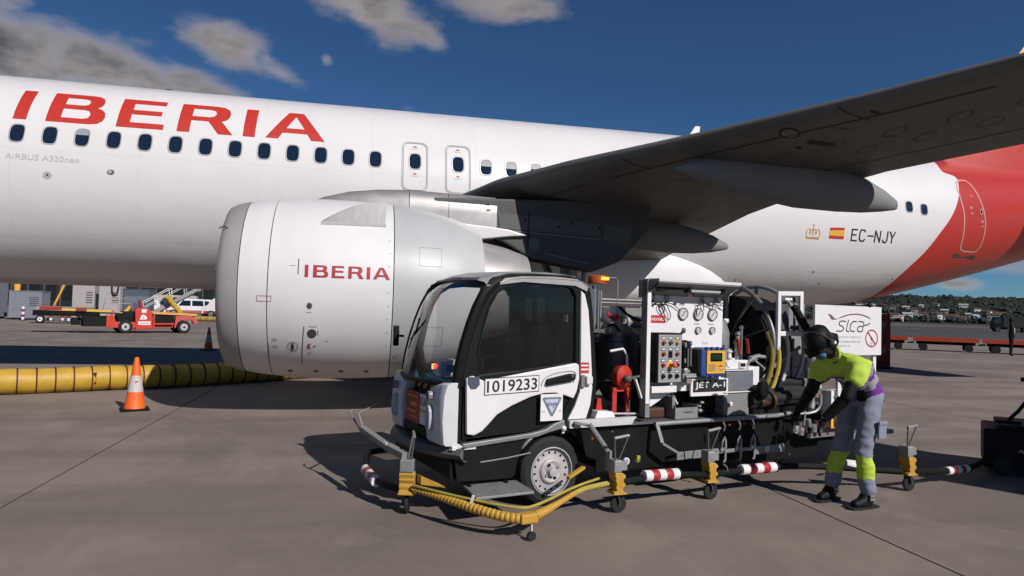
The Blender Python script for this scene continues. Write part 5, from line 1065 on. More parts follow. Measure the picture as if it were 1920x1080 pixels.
def arcs(cx, cz, r1, r2, a0, a1, n=8, sh=.12): 
    P = [(cx+r1*math.cos(rad(a0+(a1-a0)*i/n))+sh*r2*math.sin(rad(a0+(a1-a0)*i/n)), cz+r2*math.sin(rad(a0+(a1-a0)*i/n))) for i in range(n+1)]; return list(zip(P, P[1:]))
def pl_(*P): return list(zip(P, P[1:]))
S += pl_((3.105, 1.485), (3.045, 1.49), (3.012, 1.478), (3.005, 1.458), (3.02, 1.445), (3.06, 1.435), (3.075, 1.42), (3.065, 1.40), (3.03, 1.39), (2.97, 1.392))
S += pl_((3.145, 1.50), (3.115, 1.41), (3.12, 1.393), (3.15, 1.390))
S += pl_((3.265, 1.487), (3.215, 1.487), (3.18, 1.46), (3.168, 1.42), (3.18, 1.395), (3.235, 1.390))
S += pl_((3.30, 1.487), (3.36, 1.487), (3.378, 1.47), (3.355, 1.40), (3.35, 1.39)); S += pl_((3.36, 1.44), (3.31, 1.443), (3.282, 1.425), (3.28, 1.40), (3.30, 1.39), (3.35, 1.392)); S += pl_((3.378, 1.45), (3.43, 1.457), (3.475, 1.475))
sgd('company_name', strokes(S, .013), LG)
sw = [(2.965, 1.50), (3.05, 1.535), (3.15, 1.557), (3.27, 1.565), (3.37, 1.556), (3.445, 1.537), (3.495, 1.51)]; sl_ = [(3.485, 1.512), (3.43, 1.528), (3.36, 1.545), (3.27, 1.553), (3.15, 1.545), (3.05, 1.522)]
sgd('swoosh_logo', fill2d([[(2.965, 1.502)]+sw[1:]+sl_]), mat('logo_maroon', (.16, .09, .10), .5, var=0)); sgd('tail_logo', fill2d([[(2.845, 1.552), (2.885, 1.548), (2.94, 1.512), (2.985, 1.502), (2.90, 1.498)]]), mat('logo_maroon', (.10, .04, .06)), SY-.002)
for i, t in enumerate(('Servicios Logísticos', 'de Combustibles de', 'Aviación, S.L.')): sgd('board_text', text2d(t, 2.97, 2.97+(.365, .355, .22)[i], 1.325-.042*i, 1.348-.042*i), mat('faint_text', (.42, .39, .38), .5, var=0))
sgd('prohibition_ring', fill2d([ell(3.50, 1.325, .098, .088, 40), ell(3.50, 1.325, .084, .075, 40)]), mat('sign_red', (.38, .04, .06), .5, var=0)); sgd('prohibition_bar', strokes([((3.44, 1.385), (3.56, 1.265))], .014), mat('sign_red', (.38, .04, .06)), SY-.003)
sgd('match_symbol', fill2d([[(3.50, 1.345), (3.515, 1.325), (3.50, 1.30), (3.485, 1.322)]]), PRINTK, SY-.002); sgd('match_symbol', fill2d([ell(3.495, 1.272, .02, .018), ell(3.495, 1.272, .012, .011)]), PRINTG, SY-.002)
b = B(); b.sphere((3.47, SY+.01, 1.65), .03, 12, 8, (1.2, 1, .7)); obj('work_lamp', b, BLACK, sgn_, smooth=True)

# ---- bumper ring on castors
ring = link('bumper_ring', None, trk)
RT = BLACK
def bracket(x, y, az, zt=.40, handle=True, zoff=0):
    """castor post: azimuth az (deg) turns its outward side"""
    e = link('castor_bracket', None, trk, (x, y, zoff), rad(az))
    b = B(); b.lathe([(-.014, .03), (-.014, .058), (-.008, .065), (.008, .065), (.014, .058), (.014, .03)], (.02, 0, .066), (0, 1, 0), 24, True); obj('castor_wheel', b, RUB, e, smooth=True)
    b = B(); b.cyl((.02, -.018, .066), (.02, .018, .066), .012, n=10); b.bar((.02, -.024, .066), (0, -.024, .15), .03, .005); b.bar((.02, .024, .066), (0, .024, .15), .03, .005); obj('castor_fork', b, DGREY, e)
    b = B(); P = [(-.045, .150), (.05, .145), (.055, .158), (.03, .175), (.03, .195), (.05, .205), (.05, .225), (.035, .235), (.035, .26), (.05, .268), (.052, .285), (.03, .305), (-.035, .312), (-.04, .29), (-.03, .262), (-.035, .25), (-.022, .225), (-.03, .2), (-.02, .175), (-.045, .165)]
    b.prism([P], -.055, .055); obj('yellow_bracket', b, YEL, e, bevel=.006)
    b = B(); b.box(-.05, .065, -.06, .06, .147, .155); obj('castor_plate', b, YEL, e, bevel=.003)
    b = B(); b.box(-.045, .02, -.05, .05, .308, .40); obj('steel_clamp', b, STEEL, e, bevel=.008)
    b = B(); b.box(.02, .075, -.03, .04, .32, .385); obj('clamp_plate', b, STEEL, e, bevel=.003)
    if handle:
        b = B(); b.tube([(-.03, -.03, .40), (-.05, -.05, .565)], .007, 6); b.tube([(.02, .0, .40), (.085, -.02, .575)], .007, 6); h = obj('lift_handle', b, DGREY, e)
        b = B(); b.tube([(-.052, -.05, .568), (.087, -.02, .58)], .012, 8); obj('handle_grip', b, STEEL, h, smooth=True)
    return e
bracket(.37, -.31, -8); bracket(1.31, -.31, -8)
bracket(3.20, -.80, -10); bracket(-1.08, .27, 60)
def tube_run(P, r=.028, m_=None): b = B(); b.tube(P, r, 10, smooth=2); return obj('bumper_tube', b, m_ or RT, trk, smooth=True)
tube_run([(.40, -.31, .22), (.8, -.33, .25), (1.3, -.31, .20)]); tube_run([(1.34, -.31, .20), (1.9, -.32, .21), (2.4, -.33, .19), (2.8, -.55, .18), (3.15, -.78, .17)]); tube_run([(3.2, -.8, .17), (3.7, -.78, .12), (4.3, -.76, .10), (4.9, -.6, .12)])
def stripes(P0, P1, n=5, r=.043):
    P0, P1 = Vector(P0), Vector(P1)
    for i in range(n):
        b = B(); a, c = P0+(P1-P0)*i/n, P0+(P1-P0)*(i+1)/n; b.cyl(a, c, r*(1 if i % 2 == 0 else 1.02), n=20); obj('striped_sleeve', b, PANELW if i % 2 == 0 else mat('sleeve_red', (.42, .03, .03), .4), trk, smooth=True, bevel=.004)
    b = B(); b.cyl(P1, P1+(P1-P0).normalized()*.02, r*1.02, n=20); obj('sleeve_cap', b, BLACK, trk)
stripes((.62, -.325, .255), (.955, -.33, .245)); stripes((1.655, -.325, .215), (2.055, -.33, .205)); stripes((3.84, -.78, .115), (4.20, -.77, .105), r=.038)
stripes((2.78, -.5, .20), (2.9, -.6, .19), 2, r=.05)
stripes((-1.20, .62, .16), (-1.17, 1.02, .17), r=.04)
tube_run([(-1.1, .3, .17), (-1.2, .6, .16), (-1.17, 1.05, .17), (-1.0, 1.5, .2)]); tube_run([(-1.0, 1.5, .2), (-.4, 1.75, .2), (1.0, 1.7, .2), (3.0, 1.7, .2)])
# front boom: grey bar from far side to the front castor
b = B(); b.bar((-1.20, 1.05, .50), (-1.16, .50, .45), .055, .04); b.bar((-1.16, .50, .45), (-1.10, .27, .42), .06, .05); fb = obj('front_boom', b, GPAINT, trk, bevel=.004)
b = B(); b.tube([(-1.22, 1.08, .5), (-1.25, 1.25, .60), (-1.22, 1.28, .62)], .008, 8); b.tube([(-1.2, 1.02, .5), (-1.22, 1.1, .61), (-1.0, 1.35, .64)], .010, 8); obj('boom_handle', b, STEEL, fb)
for y in (.45, .50): b = B(); b.sphere((-1.19, y, .48), .018, 10, 8); obj('pivot_bolt', b, STEEL, fb)
# yellow fluted guard hose swung out to the front, resting on small castors
YP = [(-1.06, .22, .19), (-1.0, .1, .185), (-.90, -.15, .18), (-.80, -.36, .165), (-.70, -.50, .15), (-.60, -.565, .14)]
def flute(P, r0, r1, n, skip=()):
    b = B(); P = [Vector(p) for p in P]
    for _ in range(3):
        q = [P[0]]
        for a, c in zip(P, P[1:]): q += [a*.75+c*.25, a*.25+c*.75]
        P = q+[P[-1]]
    L_ = [0]
    for a, c in zip(P, P[1:]): L_.append(L_[-1]+(c-a).length)
    def at(s): 
        s = max(0, min(L_[-1]-1e-6, s))
        for i in range(len(P)-1):
            if s <= L_[i+1]: return P[i]+(P[i+1]-P[i])*((s-L_[i])/(L_[i+1]-L_[i]))
        return P[-1]
    h = None
    for k in range(n):
        s0, s1 = L_[-1]*k/n, L_[-1]*(k+1)/n; r = r0+(r1-r0)*min(1, k/n*1.6); b = B()
        pts = [at(s0+(s1-s0)*t) for t in (.02, .15, .5, .85, .98)]; b.tube(pts, [r*.86, r*.98, r*1.04, r*.98, r*.86], 14); obj('guard_segment', b, YEL, ring, smooth=True)
flute(YP, .016, .033, 28)
flute([(-.47, -.545, .14), (-.30, -.46, .15), (-.12, -.36, .165), (.0, -.30, .18)], .033, .020, 15)
tube_run([(.0, -.30, .18), (.12, -.27, .20), (.36, -.28, .22)], .02, mat('rope_yellow', (.42, .33, .06), .6))
tube_run([(-1.06, .2, .22), (-.88, -.17, .215), (-.6, -.53, .195), (-.45, -.52, .195), (.0, -.28, .22), (.3, -.2, .24)], .010, mat('rope_yellow', (.42, .33, .06)))
b = B(); b.box(-.60, -.47, -.59, -.51, .105, .17); cn = obj('corner_shoe', b, YEL, trk, bevel=.012)
b = B(); b.lathe([(-.012, .01), (-.012, .03), (.012, .03), (.012, .01)], (-.53, -.60, .032), (0, 1, 0), 16, True); obj('castor_wheel', b, RUB, cn, smooth=True); b = B(); b.tube([(-.53, -.60, .032), (-.52, -.58, .10)], .01, 6); obj('castor_fork', b, STEEL, cn)
b = B(); b.hexa([(-1.0, .2, .22), (-.84, .12, .20), (-.84, .15, .20), (-1.0, .28, .22), (-1.0, .2, .28), (-.85, .12, .215), (-.85, .15, .215), (-1.0, .28, .28)]); obj('yellow_gusset', b, YEL, trk)
b = B(); b.bar((-.84, -.29, .15), (-.82, -.31, .25), .016); obj('white_tie', b, PANELW, trk)
b = B(); b.bar((-.02, -.24, .28), (.16, -.18, .33), .035, .02); obj('yellow_arm', b, YEL, trk, bevel=.004)
b = B(); b.tube([(1.45, -.33, .28), (1.5, -.33, .25), (1.5, -.33, .19)], .005, 6, smooth=1); obj('loop_wire', b, GPAINT, trk)

# ================================================================== TRAFFIC CONES
def cone(x, y, label, rz=0, first=None):
    if first is not None: return dup(first, (x, y, 0), rz, label)
    t = thing('traffic_cone', label, 'traffic cone', (x, y, 0), rz, 'traffic cones round the aircraft')
    prof = [(.03, .128), (.10, .115), (.22, .096)]
    b = B(); b.lathe([(.022, .135), (.028, .132), (.25, .098), (.251, .097)], n=40); obj('cone_body', b, ORANGE, t, smooth=True)
    b = B(); b.lathe([(.251, .0985), (.47, .0655)], n=40); bd = obj('reflective_band', b, BAND, t, smooth=True)
    b = B(); b.lathe([(.47, .0645), (.70, .030), (.712, .026), (.715, .018), (.70, .012)], n=40, cap=True); obj('cone_tip', b, ORANGE, t, smooth=True)
    b = B(); P = rrect(-.175, .175, -.175, .175, .03); b.rings([[(x_, y_, 0) for x_, y_ in P], [(x_, y_, .018) for x_, y_ in P], [(x_*.93, y_*.93, .027) for x_, y_ in P]]); obj('base', b, BLACK, t, smooth=True, ang=30)
    bm = fill2d([[(-.012, .372), (.032, .378), (.030, .392), (.015, .39), (.012, .402), (-.012, .40)]])
    for v in bm.verts: a = v.co.x/.085; r = interp(v.co.y, [.251, .47], [.0985, .0655])+.0015; v.co = (r*math.sin(a), -r*math.cos(a), v.co.y)
    me = bpy.data.meshes.new('band_mark'); bm.to_mesh(me); bm.free(); me.materials.append(PRINTR); link('band_mark', me, bd)
    return t
c0 = cone(3.25, -5.62, 'orange traffic cone with a pale reflective band standing in the sun beside the yellow duct', rad(20))
cone(1.62, 6.9, 'traffic cone dark in the shadow under the fuselage, left of the engine', rad(50), c0)

# ================================================================== YELLOW AIR DUCT
duct = thing('air_duct', 'thick yellow air duct with dark rings lying on the apron and passing behind the engine', 'air duct', (0, 0, 0))
P = [Vector(p) for p in ((-5.5, -6.6, .2), (-3.2, -5.75, .2), (-1.0, -4.85, .2), (.96, -3.98, .2), (2.5, -3.26, .2), (3.6, -2.6, .2), (4.7, -1.7, .2), (5.8, -.7, .2), (7.0, 1.0, .2))]
for _ in range(3):
    q = [P[0]]
    for a, c in zip(P, P[1:]): q += [a*.75+c*.25, a*.25+c*.75]
    P = q+[P[-1]]
LN = [0]
for a, c in zip(P, P[1:]): LN.append(LN[-1]+(c-a).length)
def along(s):
    for i in range(len(P)-1):
        if s <= LN[i+1]: return P[i]+(P[i+1]-P[i])*((s-LN[i])/(LN[i+1]-LN[i]))
    return P[-1]
PIT = .245; nseg = int(LN[-1]/PIT); pts, rs = [], []
for k in range(nseg*6): 
    t = (k % 6)/6; pp = along(k*PIT/6); sag = .006*math.sin(k*.13)+.004*math.sin(k*.41); pts.append(pp+Vector((0, 0, sag-.004))); rs.append(.188+.009*math.sin(math.pi*t)**.7+.003*math.sin(k*.77))
b = B(); b.tube(pts, rs, 36); obj('duct_body', b, DUCTY, duct, smooth=True, ang=70)
for k in range(nseg):
    a = along(max(.001, k*PIT-.007)); c = along(k*PIT+.007); b = B(); d = (c-a).normalized()
    b.lathe([(-.012, .186), (-.009, .203), (.009, .203), (.012, .186)], (a+c)/2, d, 36); obj('ring', b, TAPE, duct, smooth=True)
for k in range(6, nseg, 9):
    c = along(k*PIT+.12); b = B(); b.box(-.02, .02, -.01, .01, -.09, .09); b.bm.transform(Matrix.Translation(c+Vector((0, -.199, .02)))); obj('duct_patch', b, TAPE, duct)

#CART ON THE RIGHT
ct = thing('tow_cart', 'low black equipment cart with a raised handle bar in the shade of the wing', 'cart', (12.95, -10.17, 0), rad(-45))
b = B(); b.box(-.42, .75, -.35, .35, .06, .45); b.box(-.30, .7, -.38, .38, .45, .50); obj('cart_body', b, BLACK, ct, bevel=.02)  # black colour puts the wing shadow into the cart itself
for x, y in ((-.25, -.33), (.55, -.33), (-.25, .33), (.55, .33)):
    b = B(); b.lathe([(-.04, .03), (-.04, .09), (.04, .09), (.04, .03)], (x, y*1.06, .09), (0, 1, 0), 20, True); obj('cart_wheel', b, RUB, ct, smooth=True)
b = B(); b.tube([(-.22, -.1, .50), (-.12, -.1, .62), (.08, -.1, .94)], .018, 10); b.tube([(-.10, -.1, .945), (.10, -.1, .945)], .022, 10); obj('handle_bar', b, BLACK, ct, smooth=True)
b = B(); b.tube([(.18, -.25, .50), (.18, -.25, .60), (.6, -.25, .60), (.6, -.25, .5)], .012, 8); obj('guard_rail', b, DGREY, ct)
b = B(); b.sphere((.0, -.2, .54), .025, 10, 8); b.box(-.32, -.1, -.2, .1, .5, .525); obj('top_knob', b, BLACK, ct)
b = B(); b.prism([[(-.08, .25), (-.04, .24), (-.02, .14), (.04, .09), (-.03, .08), (-.06, .12)]], -.37, -.352); obj('yellow_strap', b, YEL, ct)
b = B(); b.bar((-.12, -.37, .27), (-.06, -.37, .22), .02); b.bar((-.14, -.37, .25), (-.1, -.37, .25), .01); obj('strap_hook', b, STEEL, ct)
b = B(); b.prism([[(.28, .07), (.27, .3), (.30, .22), (.32, .30), (.34, .2), (.40, .3), (.6, .3), (.6, .07)]], -.372, -.354); obj('yellow_panel', b, SPYEL, ct)

# ================================================================== PEOPLE
def skin_mesh(name, verts, edges, radii, mats, parent, sub=2, root=0, facemat=None, smooth=True):
    me = bpy.data.meshes.new(name); me.from_pydata([Vector(v) for v in verts], edges, []); o = bpy.data.objects.new(name, me); COL.objects.link(o)
    md = o.modifiers.new('skin', 'SKIN'); md.use_smooth_shade = True
    lay = me.skin_vertices[0].data
    for i, r in enumerate(radii): lay[i].radius = r if isinstance(r, tuple) else (r, r); lay[i].use_root = i == root
    sd = o.modifiers.new('s', 'SUBSURF'); sd.levels = sub; sd.render_levels = sub
    bpy.context.view_layer.update(); dg = bpy.context.evaluated_depsgraph_get()
    m2 = bpy.data.meshes.new_from_object(o.evaluated_get(dg)); bpy.data.objects.remove(o)
    m2.materials.clear()
    for mm in mats: m2.materials.append(mm)
    for p in m2.polygons:
        p.use_smooth = True
        p.material_index = facemat(p.center) if facemat else 0
    return link(name, m2, parent)
wk = thing('person', 'ground worker in hi-vis yellow top and grey trousers bending over beside the truck hoses', 'person', TW(.035, 0, 0), PH)
# local = truck frame
HR, KR, AR = (2.36, -.99, .86), (2.27, -.99, .46), (2.33, -1.0, .09)
HL, KL, AL = (2.40, -.80, .86), (2.30, -.78, .46), (2.26, -.72, .10)
HIP = (2.40, -.90, .90); W1 = (2.34, -.90, .99); CH = (2.20, -.90, 1.12); NK = (2.02, -.90, 1.22); HD = (1.90, -.88, 1.30)
SR, ER, HRD = (2.10, -1.06, 1.13), (1.99, -1.04, .90), (1.90, -.92, .72)
SLd, ELd, HLD = (2.08, -.74, 1.14), (2.02, -.70, .92), (2.04, -.56, .73)
vb = [HIP, W1, CH, NK, HD, HR, KR, AR, HL, KL, AL, SR, ER, HRD, SLd, ELd, HLD]
eb = [(0, 1), (1, 2), (2, 3), (3, 4), (0, 5), (5, 6), (6, 7), (0, 8), (8, 9), (9, 10), (2, 11), (11, 12), (12, 13), (2, 14), (14, 15), (15, 16)]
rb = [.10, .095, .10, .055, .06, .075, .05, .035, .075, .05, .035, .055, .042, .028, .055, .042, .028]
skin_mesh('body', vb, eb, rb, [SKIN, BLACK], wk, facemat=lambda c: 1 if c.z < 1.16 and c.x > 2.0 else 0)
# head
b = B(); b.sphere((0, 0, 0), .1, 24, 18, (1.08, .82, 1.22))
for v in b.bm.verts:
    if v.co.x < -.06 and v.co.z < -.02: v.co.x *= .96; v.co.y *= .85
hd_ = obj('head', b, SKIN, wk, smooth=True, ang=80); hd_.location = (1.875, -.88, 1.315); hd_.rotation_euler = (0, rad(-58), 0)
b = B(); b.lathe([(-.115, .022), (-.10, .016), (-.06, .008)], (0, 0, 0), (1, 0, 0), 10, True); b.bm.transform(Matrix.Translation((0, 0, -.01))); obj('nose', b, SKIN, hd_, smooth=True)
for sy in (-1, 1):
    b = B(); b.sphere((-.093, sy*.032, .022), .012, 10, 8); obj('eye', b, BLACKG, hd_, smooth=True)
    b = B(); b.sphere((.0, sy*.082, -.005), .022, 10, 8, (1, .4, 1.4)); obj('ear', b, SKIN, hd_, smooth=True)
b = B(); b.lathe([(-.01, .094), (.02, .102), (.06, .104), (.095, .088), (.125, .05), (.135, .01)], (.01, 0, 0), (0, 0, 1), 28, True)
for v in b.bm.verts: v.co.x *= 1.12; v.co.y *= .90
R_ = [[(-.09, y, .045), (-.17+abs(y)*.7, y, .030), (-.17+abs(y)*.7, y, .036), (-.09, y, .055)] for y in (-.07, -.035, 0, .035, .07)]
b.rings(R_); obj('cap', b, BLACK, hd_, smooth=True, ang=60)
b = B(); b.lathe([(-.06, .09), (.0, .108), (.06, .09)], (.045, 0, -.035), (1, 0, .4), 24, True); obj('hair', b, BLACK, hd_, smooth=True)
b = B(); b.sphere((-.082, 0, -.055), .045, 14, 10, (.8, 1.2, .9)); obj('face_mask', b, BMASK, hd_, smooth=True)
for sy in (-1, 1):
    b = B(); b.lathe([(0, .034), (.012, .038), (.03, .034), (.036, .015)], (.012, sy*.078, .0), (0, sy, 0), 20, True); e_ = obj('ear_defender', b, BLACK, hd_, smooth=True)
    b = B(); b.lathe([(.034, .022), (.038, .018), (.040, .004)], (.012, sy*.078, .0), (0, sy, 0), 16, True); obj('defender_cap', b, mat('defender_grey', (.05, .05, .05), .25), e_, smooth=True)
b = B(); b.tube([(.012, .118*math.cos(t)*-.95, .132*math.sin(t)) for t in [math.pi*i/14 for i in range(15)]], .008, 8); obj('defender_band', b, mat('defender_grey', (.2, .2, .2)), hd_, smooth=True)
b = B(); b.sphere((.02, -.118, -.02), .014, 8, 6, (1, .3, 1)); obj('defender_logo', b, PANELW, hd_)
# clothes
def tm(c):
    # distance along the back from hips to neck
    a, d = Vector(HIP), (Vector(NK)-Vector(HIP)); t = (Vector(c)-a).dot(d)/d.length_squared
    if t < .20: return 1
    if t < .36: return 2
    if t < .45: return 1
    if t < .60: return 2
    if t < .66: return 1
    return 0
JV = [(2.43, -.90, .82), (2.385, -.90, .94), (2.26, -.90, 1.07), (2.16, -.90, 1.145), (2.03, -.90, 1.195), (2.12, -1.05, 1.12), (2.03, -1.08, .955), (2.10, -.75, 1.13), (2.04, -.68, .97)]
jk = skin_mesh('jacket', JV, [(0, 1), (1, 2), (2, 3), (3, 4), (3, 5), (5, 6), (3, 7), (7, 8)], [(.165, .125), (.165, .125), (.18, .14), (.185, .145), (.08, .08), (.10, .10), (.10, .10), (.10, .10), (.10, .10)], [HIVIS, PURPLE, REFL], wk, 3, 0, tm)
def legm(c): return 1 if .24 < c.z < .415 else 0
for nm, H, K, A in (('r', HR, KR, AR), ('l', HL, KL, AL)): pass
TV = [(2.405, -.895, .93), (2.41, -.895, .85), HR, (2.315, -.995, .65), KR, (2.285, -1.0, .30), (2.33, -1.0, .085), HL, (2.34, -.79, .65), KL, (2.255, -.745, .30), (2.26, -.72, .09)]
tr_ = skin_mesh('trousers', TV, [(0, 1), (1, 2), (2, 3), (3, 4), (4, 5), (5, 6), (1, 7), (7, 8), (8, 9), (9, 10), (10, 11)], [(.145, .115), (.14, .115), (.098, .095), (.084, .084), (.073, .073), (.069, .069), (.068, .068), (.098, .095), (.083, .083), (.073, .073), (.068, .068), (.068, .068)], [TROUS, HIVIS], wk, 3, 1, legm)
# cloth creases as real relief
for o_, amp in ((tr_, .0085), (jk, .010)):
    from mathutils import noise as mn
    for v in o_.data.vertices:
        c = v.co; n1 = mn.noise(Vector((c.x*7+c.z*4, c.y*8, c.z*15+3)))+.75*(1-2*abs(mn.noise(Vector((c.x*14+c.z*6, c.y*13, c.z*24)))))-.4; v.co = c+v.normal*amp*n1
for nm, (ax_, ay_), dr_ in (('r', (2.33, -1.0), -.10), ('l', (2.26, -.72), .05)):
    bv = [(.04, 0, .05), (.0, 0, .05), (-.09, 0, .042), (-.18, 0, .032), (0, 0, .14)]
    bo = skin_mesh('boot', bv, [(0, 1), (1, 2), (2, 3), (1, 4)], [.05, .052, .045, .036, .045], [BLACK], wk, 2, 1); bo.location = (ax_, ay_, 0); bo.rotation_euler = (0, 0, dr_)
    b = B(); P = [(.085, -.035), (.085, .035), (.0, .045), (-.12, .048), (-.20, .035), (-.22, 0), (-.20, -.035), (-.12, -.048), (0, -.045)]; b.rings([[(x, y, 0) for x, y in P], [(x, y, .018) for x, y in P]]); obj('sole', b, RUB, bo, bevel=.004)
    b = B(); b.box(-.05, .0, -.062, -.05, .07, .09); b.box(-.05, .0, -.062, -.05, .10, .115); obj('boot_clasp', b, STEEL, bo)
def hand(par, pos, d, side_, m_=None):
    """palm with four fingers and a thumb; d = direction of the fingers"""
    d = Vector(d).normalized(); s_ = d.cross(Vector((0, 0, 1))).normalized(); n_ = s_.cross(d); p = Vector(pos)
    V = [p, p+d*.05, p+d*.08]; E_ = [(0, 1), (1, 2)]; Rr = [.024, (.036, .018), (.036, .016)]
    for i, (off, ln) in enumerate(((-.030, .062), (-.010, .072), (.010, .068), (.029, .052))):
        k = len(V); V += [p+d*.085+s_*off, p+d*(.085+ln*.5)+s_*off*1.1-n_*.012, p+d*(.085+ln*.8)+s_*off*1.1-n_*.04]; E_ += [(2, k), (k, k+1), (k+1, k+2)]; Rr += [.0095, .0085, .0075]
    k = len(V); V += [p+d*.04+s_*.04*side_-n_*.008, p+d*.07+s_*.055*side_-n_*.025]; E_ += [(1, k), (k, k+1)]; Rr += [.011, .009]
    return skin_mesh('hand', V, E_, Rr, [m_ or BLACK], par, 2, 1)
hand(wk, HRD, (-.3, .35, -.8), 1); hand(wk, HLD, (.1, .5, -.8), -1)
for A_, Bq, r0, r1 in ((SR, ER, .055, .05), (ER, HRD, .05, .036), (SLd, ELd, .055, .05), (ELd, HLD, .05, .036)):
    b = B(); b.tube([Vector(A_)+(Vector(Bq)-Vector(A_))*t for t in (.15, .5, 1)], [r0, (r0+r1)/2, r1], 14); obj('sleeve', b, BLACK, wk, smooth=True)  # arms coloured black to carry the shade they hang in
for p in (ER, ELd): b = B(); b.sphere(p, .05, 14, 10); obj('elbow', b, BLACK, wk, smooth=True)
# second worker far right, standing
w2 = thing('person', 'distant worker in dark clothes and an orange-yellow vest standing by the dolly train', 'person', (36.2, 10.6, 0), rad(-40))
V = [(0, 0, .95), (0, 0, 1.15), (0, 0, 1.38), (0, 0, 1.52), (0, 0, 1.66), (0, .1, .88), (.02, .11, .48), (0, .12, .08), (.1, .13, .04), (0, -.1, .88), (-.02, -.12, .48), (-.05, -.13, .08), (.06, -.14, .04), (0, .2, 1.4), (.0, .26, 1.12), (.08, .27, .88), (0, -.2, 1.4), (0, -.26, 1.12), (.08, -.25, .9)]
skin_mesh('body', V, [(0, 1), (1, 2), (2, 3), (3, 4), (0, 5), (5, 6), (6, 7), (7, 8), (0, 9), (9, 10), (10, 11), (11, 12), (2, 13), (13, 14), (14, 15), (2, 16), (16, 17), (17, 18)], [.15, .14, .16, .06, .105, .1, .075, .06, .045, .1, .075, .06, .045, .07, .055, .04, .07, .055, .04], [BLACK], w2)
skin_mesh('vest', [(0, 0, 1.0), (0, 0, 1.2), (0, 0, 1.4)], [(0, 1), (1, 2)], [.165, .165, .18], [mat('vest_amber', (.75, .32, .03), .7), REFL], w2, 2, 0, lambda c: 1 if 1.12 < c.z < 1.18 or 1.28 < c.z < 1.33 else 0)
b = B(); b.sphere((0, 0, 1.70), .1, 14, 10, (1, .85, 1.1)); obj('cap', b, BLACK, w2, smooth=True)

# ================================================================== BACKGROUND LEFT, under the fuselage
def wheel_at(par, x, y, r, w=.2, rim=PANELW, sgn=-1, name='wheel'):
    b = B(); b.lathe([(-w/2, r*.6), (-w/2, r*.93), (-w/3, r), (w/3, r), (w/2, r*.93), (w/2, r*.6)], (x, y, r), (0, 1, 0), 28, True); t = obj(name, b, RUB, par, smooth=True)
    b = B(); b.lathe([(w/2+.004, r*.56), (w/2+.012, r*.5), (w/2-.01, r*.4), (w/2-.01, r*.2), (w/2+.01, r*.15), (w/2+.01, .001)], (x, y, r), (0, sgn, 0), 24, True); rr_ = obj('rim', b, rim, t, smooth=True)
    b = B(); b.cyl((x, y+sgn*(w/2+.011), r), (x, y+sgn*(w/2+.02), r), r*.17, n=12); obj('hub', b, BLACK, t)
    return t
# self-propelled belt loader, red
bl = thing('belt_loader', 'red self-propelled baggage belt loader with yellow belt rails and white stickers on its side', 'belt loader', (-4.05, 17.6, 0), rad(27))
BR = mat('loader_red', (.62, .045, .025), .45, var=.12, dirt=.25); BRD = mat('loader_dark_red', (.30, .02, .02), .5, var=.15)
b = B(); b.prism([[(-.75, .30), (-.75, .80), (-.5, .82), (-.42, .62), (-.36, .50), (.36, .50), (.42, .40), (.42, .28), (.32, .18), (-.70, .26)]], -.05, .12); obj('front_body', b, BR, bl, bevel=.02)
b = B(); b.prism([[(.40, .16), (.36, 1.02), (.44, 1.12), (.92, 1.10), (1.05, .95), (1.12, .20)]], -.06, 1.3); cbn = obj('cabinet', b, BR, bl, bevel=.03)
for P_ in ([(.62, .93), (.82, .93), (.82, 1.08), (.62, 1.08)], [(.56, .62), (.60, .78), (.68, .86), (.78, .80), (.86, .70), (.82, .62)], [(.50, .38), (1.0, .38), (1.0, .54), (.50, .54)]):
    b = B(); b.prism([P_], -.07, -.062); o_ = obj('sticker', b, PANELW, cbn)
b = B(); b.box(.56, .94, -.074, -.071, .44, .475); obj('sticker_text', b, PRINTG, cbn); b = B(); b.prism([[(.66, .66), (.70, .78), (.74, .66)]], -.076, -.071); obj('sticker_mark', b, PRINTG, cbn)
b = B(); b.box(1.12, 2.0, -.03, .02, .40, .46); b.box(1.12, 1.18, -.04, .02, .2, .9); b.box(1.12, 2.3, .3, 1.0, .25, .6); obj('side_frame', b, BR, bl, bevel=.008)
b = B(); b.box(1.18, 2.0, .0, .03, .50, .82); obj('dark_bay', b, BLACK, bl)
b = B(); P_ = [(2.0, .22), (2.06, .80), (2.75, .80), (3.0, .60), (3.05, .42), (2.85, .45), (2.76, .62)]+[(2.42+.34*math.cos(rad(a)), .28+.34*math.sin(rad(a))) for a in range(60, 200, 20)]
b.prism([P_], -.06, .14); obj('rear_fender', b, mat('loader_fender', (.52, .09, .07), .5, var=.1), bl, bevel=.015)
wheel_at(bl, 0, .0, .29, rim=mat('rim_pale', (.5, .48, .48), .4)); wheel_at(bl, 2.42, .0, .29, rim=mat('rim_pale', (.5, .48, .48))); wheel_at(bl, 0, 1.2, .29, sgn=1); wheel_at(bl, 2.42, 1.2, .29, sgn=1)
for y in (.05, 1.15):
    b = B(); b.bar((-3.0, y, 1.02), (-.5, y, .96), .06, .09); obj('belt_rail', b, mat('rail_yellow', (.70, .45, .06), .5), bl)
    b = B(); b.bar((1.1, y, .93), (3.0, y, .86), .07, .10); obj('belt_rail', b, mat('rail_orange', (.72, .36, .09), .5), bl)
b = B(); b.bar((-3.2, .6, .93), (3.0, .6, .80), 1.0, .05); obj('belt', b, RUB, bl)
b = B(); b.box(-3.3, -2.4, .0, .06, .98, 1.14); obj('boom_nose', b, BRD, bl, bevel=.02); b = B(); b.box(-1.9, -1.5, -.02, .04, .95, 1.1); obj('boom_clamp', b, BRD, bl, bevel=.02); b = B(); b.cyl((-3.25, -.03, 1.05), (-3.25, .03, 1.05), .07, n=14); obj('belt_roller', b, STEEL, bl)
